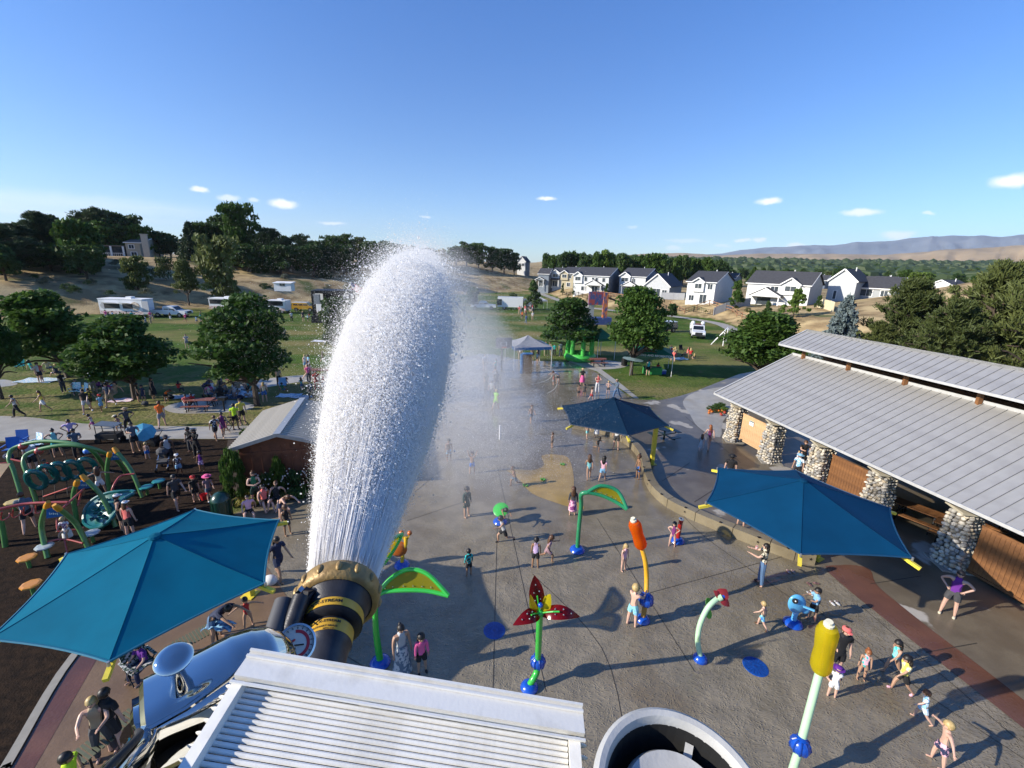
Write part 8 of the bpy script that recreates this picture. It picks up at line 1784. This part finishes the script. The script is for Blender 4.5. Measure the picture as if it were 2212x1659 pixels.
# chrome spotlight
def spotlight():
 t = thing('chrome_spotlight', 'polished chrome spotlight housing with a mushroom knob at bottom left', 'spotlight', (0, 0, 0))
 P0, P1 = atd(318, 1572, .585), atd(640, 1404, .70); d = P1 - P0; L_ = d.length; w_ = d.normalized(); u = w_.cross(Vector((0, 0, 1))).normalized(); v = u.cross(w_)
 q = MB(); prof = [(0, .046, 4.), (.03, .052, 4.), (.2, .056, 2.8), (.4, .062, 2.3), (.58, .066, 2.1), (.72, .063, 2.), (.84, .054, 2.), (.93, .037, 2.), (.98, .02, 2.), (1., .002, 2.)]; n = 48
 from_ = prof; P = []
 for i in range(len(prof) - 1):
  for j in range(4): s = j / 4; s2 = s * s * (3 - 2 * s); P.append(tuple(prof[i][k] + (prof[i + 1][k] - prof[i][k]) * (s if k == 0 else s2 if False else s) for k in range(3)))
 P.append(prof[-1])
 for s, r, e in P:
  for k in range(n):
   a = 2 * math.pi * k / n + .0; ca, sa = math.cos(a), math.sin(a); x = abs(ca) ** (2 / e) * (1 if ca > 0 else -1) * r; y = abs(sa) ** (2 / e) * (1 if sa > 0 else -1) * r
   q.v.append(tuple(P0 + d * s + u * x + v * (y * .95)))
 for i in range(len(P) - 1):
  for k in range(n): a, b = i * n + k, i * n + (k + 1) % n; q.f.append((a, b, b + n, a + n))
 q.f.append(tuple(range(n))[::-1]); q.build('housing', CHR, t, True)
 c = P0 + u * 0 - w_ * .004
 MB().lathe([(.024, 0), (.03, .004), (.03, .010), (.02, .012)], 24, P0 - w_ * .012 + v * .005, w_).build('end_boss', CHR, t, True)
 MB().lathe([(0, 0), (.016, 0)], 20, P0 - w_ * .0125 + v * .005, w_).build('boss_hole', blk, t)
 # fin across the housing
 MB().tube([P0 + d * .0 + u * .050 + v * .044, P0 + d * .25 + u * .05 + v * .046, P0 + d * .5 + u * .045 + v * .055, P0 + d * .7 + u * .03 + v * .062], .0035, 6).build('crease', CHR, t, True)
 M_ = Matrix((u, v, w_)).transposed(); MB().box(P0 - w_ * .004 - v * .03, (.098, .085, .018), M=M_).build('end_plate', mat('reflection_dark_chrome', (.22, .22, .21), .2, 1., c2=(.03, .03, .03), vscale=60), t); MB().box(P0 + d * .12 - v * .075, (.085, .05, .07), M=M_).build('swivel_block', BLKN, t)  # mottled black on the end plate paints dark reflections into its colour
 kb = atd(392, 1486, .585); kt = atd(374, 1418, .55); kd = kt - kb
 MB().lathe([(.014, 0), (.009, .3 * kd.length), (.0075, .6 * kd.length), (.010, .78 * kd.length), (.0195, .88 * kd.length), (.021, .95 * kd.length), (.018, 1.0 * kd.length), (.012, 1.03 * kd.length), (0, 1.04 * kd.length)], 32, kb, kd).build('knob', CHR, t, True)
 # yoke arm and cable running down out of view
 tubeobj('yoke_arm', [P0 - w_ * .01, atd(300, 1620, .52), atd(235, 1690, .46), atd(180, 1780, .42)], .018, CHR, t); tubeobj('cable', [P0 - w_ * .014 + v * .005, atd(300, 1590, .50), atd(225, 1668, .44), atd(150, 1760, .4)], .0042, CAB, t)
 MB().bar(P0 + d * .45 - v * .02, P0 + d * .45 - v * .3, .05, .05).build('pedestal', blk, t)
 MB().lathe([(.045, 0), (.065, .01), (.07, .05), (.04, .07)], 28, atd(430, 1700, .58), (0, 0, 1)).build('base_drum', BLKN, t, True)
spotlight()
# white louvred box
def louvre():
 t = thing('louvred_box', 'white louvred metal box with chalky paint along the bottom of the photo', 'vent box', (0, 0, 0))
 WB = mat('chalky_white', (.76, .74, .68), .5, c2=(.62, .60, .54), vscale=30, bump=.025, bscale=180, vr=(.5, .75), detail=6); DK = mat('louvre_dark', (.03, .03, .03), .8)
 A, B = atd(547, 1413, .60), atd(1253, 1531, .60); u = (B - A).normalized(); W = (B - A).length
 C = atd(470, 1690, .475); dn = C - A; dn -= u * dn.dot(u); L_ = dn.length; dn.normalize(); nv_ = u.cross(dn); nv_ = nv_ if nv_.z > 0 else -nv_
 def P(a, b, c=0): return A + u * a + dn * b + nv_ * c
 vz_ = .038
 q = MB().add([P(0, 0, .012), P(W, 0, .012), P(W, vz_, .016), P(0, vz_, .016), P(0, 0, -.02), P(W, 0, -.02), P(W, vz_, .006), P(0, vz_, .006)], [(3, 2, 1, 0), (4, 5, 6, 7), (0, 1, 5, 4), (2, 3, 7, 6), (1, 2, 6, 5), (3, 0, 4, 7)]); q.build('visor', WB, t)
 for k, b in enumerate((.004, .012, .046)): MB().bar(P(0, b, .0155), P(W, b, .0155), .003, .003).build('visor_bead', WB, t)
 x0, x1 = .016, W - .02
 for x in (x0 - .006, x1 + .008): MB().bar(P(x, vz_ + .004, .004), P(x, L_ + .2, .004), .014, .018).build('side_rail', WB, t)
 MB().add([P(x0, vz_, -.02), P(x1, vz_, -.02), P(x1, L_ + .2, -.02), P(x0, L_ + .2, -.02)], [(3, 2, 1, 0)]).build('gap_shade_plate', DK, t)  # dark sheet behind the slats paints the shade in their gaps
 MB().add([P(0, 0, -.02), P(W, 0, -.02), P(W, 0, -.3), P(0, 0, -.3), P(0, L_ + .2, -.02), P(W, L_ + .2, -.02), P(W, L_ + .2, -.3), P(0, L_ + .2, -.3)], [(0, 1, 2, 3), (4, 0, 3, 7), (1, 5, 6, 2), (7, 6, 5, 4)]).build('box_body', WB, t)
 pitch = .0066; n = int((L_ + .18 - vz_) / pitch); s = MB(); prof = [(-.0029, -.005), (-.0028, -.0004), (-.0020, .0018), (-.0004, .0026), (.0014, .0021), (.0028, -.0006)]
 for (b, c) in prof: s.v += [tuple(u * x0 + dn * b + nv_ * c), tuple(u * x1 + dn * b + nv_ * c)]
 s.f = [(2 * i, 2 * i + 1, 2 * i + 3, 2 * i + 2) for i in range(len(prof) - 1)]; me = s.mesh('louvre_slat', WB, True)
 fn = MB().ball((0, 0, 0), .0065, 10, 6, (1.35, .25, .8), Matrix((u, dn, nv_)).transposed()).mesh('fin', WB, True)
 for k in range(n):
  if False: break
  b = vz_ + .006 + k * pitch; link('louvre_slat', me, t, A + dn * b)
  if k % 2 == 0:
   link('fin', fn, t, P(x0 - .016, b, .0)); link('fin', fn, t, P(x1 + .017, b, .0))
louvre()
t = thing('horn_speaker', 'grey round horn speaker with a black throat at the bottom edge', 'horn speaker', (0, 0, 0)); t.location = atd(1474, 1745, .42); t.scale = (.7,) * 3; c = Vector(); GP = mat('horn_grey', (.46, .455, .43), .5, c2=(.38, .375, .355), vscale=20, bump=.05, bscale=200)
hax = Vector((.05, -.12, 1)).normalized()
MB().lathe([(.106, -.012), (.118, -.006), (.123, .004), (.122, .012), (.116, .017), (.108, .015), (.1045, .008), (.1035, .0)], 64, c, hax).build('bell', GP, t, True)
MB().lathe([(.1036, .001), (.100, -.03), (.09, -.06), (.03, -.08)], 48, c, hax).build('throat', mat('throat_black', (.004, .004, .004), .9), t)
MB().lathe([(.078, -.05), (.080, -.020), (.074, -.010), (.05, -.015), (.042, -.004), (.02, 0), (0, .001)], 48, c, hax).build('phase_plug', GP, t, True)
MB().lathe([(.014, 0), (.014, .006), (.009, .016), (.004, .02), (0, .02)], 12, c + hax * .0, hax).build('cap_nut', CHR, t, True)
for k in range(3):
 a = k * 2.094 + .9; r_ = (SR * math.cos(a) + AX * math.sin(a)); MB().bar(c + r_ * .1 - hax * .02, c + r_ * .045 - hax * .03, .012, .006).build('strut', GP, t)
MB().cyl(c - hax * .08, c - hax * .45, .03, n=14).build('stem', GP, t)
# ================================================================ THE WATER JET
def water_mat(name, c, tr):
 m = bpy.data.materials.new(name); m.use_nodes = True; n_ = m.node_tree; L = n_.links; b = n_.nodes['Principled BSDF']
 b.inputs['Base Color'].default_value = (*c, 1); b.inputs['Roughness'].default_value = .35; b.inputs['Specular IOR Level'].default_value = .6
 tl = nn(n_, 'ShaderNodeBsdfTranslucent'); tl.inputs[0].default_value = (*c, 1); ms = nn(n_, 'ShaderNodeMixShader'); ms.inputs[0].default_value = tr
 L.new(b.outputs[0], ms.inputs[1]); L.new(tl.outputs[0], ms.inputs[2]); L.new(ms.outputs[0], n_.nodes['Material Output'].inputs[0]); return m
WM = water_mat('spray_white', (.93, .91, .88), .4)
GRAV = .0066
def jr(s):       # spread of the stream with distance from the crown
 xs = [-.02, 0, .3, .7, 1.2, 2, 3.2, 5, 8, 14, 24, 45]; ys = [.066, .068, .115, .18, .245, .31, .365, .40, .44, .58, 1.0, 1.9]
 return np.interp(s, xs, ys)
def cloud_points(name, pos, r, m, parent):
 me = bpy.data.meshes.new(name); me.vertices.add(len(pos)); me.vertices.foreach_set('co', pos.astype(np.float32).ravel())
 at_ = me.attributes.new('rad', 'FLOAT', 'POINT'); at_.data.foreach_set('value', r.astype(np.float32)); me.materials.append(m); me.update()
 o = bpy.data.objects.new(name, me); col.objects.link(o); o.parent = parent
 g = bpy.data.node_groups.new(name, 'GeometryNodeTree'); g.interface.new_socket('Geometry', in_out='INPUT', socket_type='NodeSocketGeometry'); g.interface.new_socket('Geometry', in_out='OUTPUT', socket_type='NodeSocketGeometry')
 i = g.nodes.new('NodeGroupInput'); o_ = g.nodes.new('NodeGroupOutput'); mp = g.nodes.new('GeometryNodeMeshToPoints'); na = g.nodes.new('GeometryNodeInputNamedAttribute'); na.data_type = 'FLOAT'; na.inputs[0].default_value = 'rad'
 sm = g.nodes.new('GeometryNodeSetMaterial'); sm.inputs['Material'].default_value = m
 g.links.new(i.outputs[0], mp.inputs[0]); g.links.new([x for x in na.outputs if x.enabled and x.type == 'VALUE'][0], mp.inputs['Radius']); g.links.new(mp.outputs[0], sm.inputs[0]); g.links.new(sm.outputs[0], o_.inputs[0])
 md = o.modifiers.new('points', 'NODES'); md.node_group = g; return o
def jet():
 rg = np.random.default_rng(4)
 t = thing('water_jet', 'tall white plume of water shooting from the nozzle and fading into mist', 'water jet', (0, 0, 0))
 T, A, S, U = (np.array(x) for x in (TIP, AX, SR, SU)); Z = np.array([0, 0, 1.])
 def centre(s): return T + A * s[:, None] - Z * (GRAV * s * s)[:, None]
 # solid heart of the stream: a lumpy, streaked skin
 n, k = 220, 150; q = MB(); ss = .0 + 4.2 * (np.arange(n) / (n - 1)) ** 2.0; cs = centre(ss)
 for i in range(n):
  for j in range(k):
   a = 2 * math.pi * j / k; f = mnoise.noise((math.cos(a) * 9, math.sin(a) * 9, ss[i] * 1.3)) * .5 + mnoise.noise((math.cos(a) * 22, math.sin(a) * 22, ss[i] * 3. + 9)) * .5
   r = float(jr(ss[i])) * ((.80 - .16 * sst(.4, 2.5, ss[i])) + .16 * f * min(1, ss[i] * 1.2 + .25)) * (1 - .5 * sst(1.6, 4.2, ss[i])); p = cs[i] + (U * math.cos(a) + S * math.sin(a)) * r; q.v.append(tuple(p))
 for i in range(n - 1):
  for j in range(k): a, b = i * k + j, i * k + (j + 1) % k; q.f.append((a, b, b + k, a + k))
 stuff(q.build('stream_core', WM, t, True))
 # streaks of water leaving the crown
 q = MB(); ns = 17000
 s0 = rg.uniform(0, 1, ns) ** 2. * 4.2; ln = .07 + .26 * rg.random(ns); an = rg.uniform(-math.pi, math.pi, ns); rf = .86 + .16 * rg.random(ns) ** .7; wd = .0007 + .0016 * rg.random(ns) ** 2 + .0009 * s0
 for i in range(ns):
  P = []
  for s in (s0[i], s0[i] + ln[i] * .5, s0[i] + ln[i]):
   c = T + A * s - Z * GRAV * s * s; r = float(jr(s)) * rf[i]; P.append(c + (U * math.cos(an[i]) + S * math.sin(an[i])) * r)
  tn = (-U * math.sin(an[i]) + S * math.cos(an[i])) * wd[i]; nr = (U * math.cos(an[i]) + S * math.sin(an[i])) * wd[i]; o = len(q.v)
  q.v += [tuple(P[0]), tuple(P[1] + tn), tuple(P[1] + nr), tuple(P[1] - tn), tuple(P[2])]; q.f += [(o, o + 1, o + 2), (o, o + 2, o + 3), (o + 4, o + 2, o + 1), (o + 4, o + 3, o + 2)]
 stuff(q.build('stream_streaks', WM, t))
 # drops: evenly dense as the eye sees them
 N = 1400000; u = rg.uniform(1 / 13., 1 / 1.0, N); s = 1 / u - .95; s = np.clip(s, .02, None); s = s[rg.random(N) < np.clip(s / .75 - .1, .03, 1)]; N = len(s)
 rr = jr(s); hard = np.clip(1 - s / 5, 0, 1); g = np.abs(rg.normal(0, 1, N)); rad_ = np.where(rg.random(N) < .72, (.72 + .36 * rg.random(N) ** .6), .13 * g + .85) * rr
 w_ = np.clip((s - .9) / 2.6, 0, 1); soft = rr * 1.02 * np.sqrt(np.abs(rg.normal(0, .42, N) ** 2 + rg.normal(0, .42, N) ** 2)); rad_ = np.where(rg.random(N) < w_ * .92, soft, rad_); tail = rg.random(N) < .24; rad_ = np.where(tail, rr * (1 + np.abs(rg.normal(0, .15, N)) * (.5 + s * .45)), rad_)
 a = rg.uniform(-math.pi, math.pi, N); clump = rg.integers(0, 26000, N); cj = rg.normal(0, 1, (26000, 3))
 pos = centre(s) + (U * np.cos(a)[:, None] + S * np.sin(a)[:, None]) * rad_[:, None]
 pos += cj[clump] * 0
 pr = np.exp(rg.normal(-.1, .55, N)) * (.0005 + .0006 * np.clip(s, 0, 8) ** .9) ; pr = np.where(tail, pr * .42, pr)
 stuff(cloud_points('stream_drops', pos, pr, WM, t))
 # spray thrown wide and the long fall to the ground, leaning with the breeze to the right
 N = 800000; s = 2.5 + 44 * rg.random(N) ** 1.15; c = centre(s); fall = rg.random(N) ** 1.25 * np.clip(c[:, 2] - .05, .1, None) * np.clip((s - 3) / 16, 0, 1)
 sg = .45 + jr(s) * .62
 pos = c + S * (rg.normal(0, 1, N) * (sg + fall * .16) + fall * .36 + np.clip(s - 4, 0, 14) * .035)[:, None] + U * (rg.normal(0, 1, N) * sg * .62)[:, None] - Z * fall[:, None]
 pos = pos[pos[:, 2] > .03]; N = len(pos); dist = np.linalg.norm(pos - np.array([0, 0, 11.]), axis=1)
 pr = np.exp(rg.normal(0, .45, N)) * .00011 * dist
 stuff(cloud_points('drifting_mist', pos, pr, WM, t))
 # single drops flying clear
 N = 900; s = rg.uniform(.3, 7, N); a = rg.uniform(-math.pi, math.pi, N); pos = centre(s) + (U * np.cos(a)[:, None] + S * np.sin(a)[:, None]) * (jr(s) * (1.1 + np.abs(rg.normal(0, .35, N))))[:, None]
 stuff(cloud_points('stray_drops', pos, .0008 + .002 * rg.random(N), WM, t))
 # the fine haze of the spray: thin nested veils
 vm = bpy.data.materials.new('mist_air'); vm.use_nodes = True; vm.node_tree.nodes.clear(); v = nn(vm.node_tree, 'ShaderNodeVolumePrincipled'); v.inputs['Color'].default_value = (.95, .96, 1, 1); v.inputs['Density'].default_value = .009
 vm.node_tree.links.new(v.outputs[0], nn(vm.node_tree, 'ShaderNodeOutputMaterial').inputs['Volume'])
 for s_, dz, dx, rr in ((14, 1.5, .6, (1.7, 9, 2.6)), (18, 2.8, 1.1, (2.4, 11, 3.7)), (22, 4.2, 1.6, (3.2, 12, 4.4)), (26, 5.6, 2.2, (3.9, 13, 4.2)), (29, 6.6, 2.4, (4.6, 14, 3.6)), (9, .3, .1, (1.1, 6, 1.2)), (11, .8, .2, (1.5, 7.5, 1.9))):
  c = TIP + AX * s_ - Vector((0, 0, GRAV * s_ * s_ + dz)) + SR * dx; c.z = max(c.z, rr[2] + .05)
  stuff(MB().ball((0, 0, 0), 1, 28, 16, rr, Matrix((SR, AX, SU)).transposed()).build('mist_veil', vm, t, True, c))
jet()
# ================================================================ AIR
HAZE = True
if HAZE:
 q = MB().box((0, 0, 450), (27000, 27000, 960)); o = q.build('haze', None); o['kind'] = 'stuff'; o['label'] = 'thin summer haze'
 m = bpy.data.materials.new('haze_air'); m.use_nodes = True; m.node_tree.nodes.clear(); n_ = m.node_tree
 v = nn(n_, 'ShaderNodeVolumePrincipled'); v.inputs['Color'].default_value = (.80, .88, 1, 1); v.inputs['Density'].default_value = 4.5e-5; v.inputs['Anisotropy'].default_value = .1
 n_.links.new(v.outputs[0], nn(n_, 'ShaderNodeOutputMaterial').inputs['Volume']); o.data.materials.append(m); o.display_type = 'WIRE'
# ================================================================ LABELS: tell look-alikes apart by where they stand
def finish_labels():
 seen = {}
 for o in sc.objects:
  if o.parent is None and o.get('label') and o.get('category'): seen.setdefault(o['label'], []).append(o)
 ORD = ['leftmost', 'second from left', 'third from left', 'fourth from left', 'fifth from left', 'sixth from left', 'seventh from left', 'eighth from left', 'ninth from left', 'tenth from left', '11th from left', '12th from left', '13th from left', '14th from left', '15th from left', '16th from left', '17th from left', '18th from left', '19th from left', '20th from left', '21st from left', '22nd from left', '23rd from left', '24th from left', '25th from left']
 for lb, L in seen.items():
  if len(L) < 2 or len(L) > 40: continue
  while len(ORD) < len(L): ORD.append('%dth from left' % (len(ORD) + 1))
  L.sort(key=lambda o: proj(o.location)[0])
  for i, o in enumerate(L):
   w_ = lb.split(); o['label'] = ' '.join(w_[:12]) + ', ' + (ORD[i] if i < len(L) - 1 or len(L) < 3 else 'rightmost')
   if 'group' not in o: o['group'] = ' '.join(w_[:8])
 for o in sc.objects:
  if o.get('label') and len(o['label'].split()) > 16: o['label'] = ' '.join(o['label'].split()[:16])
finish_labels()
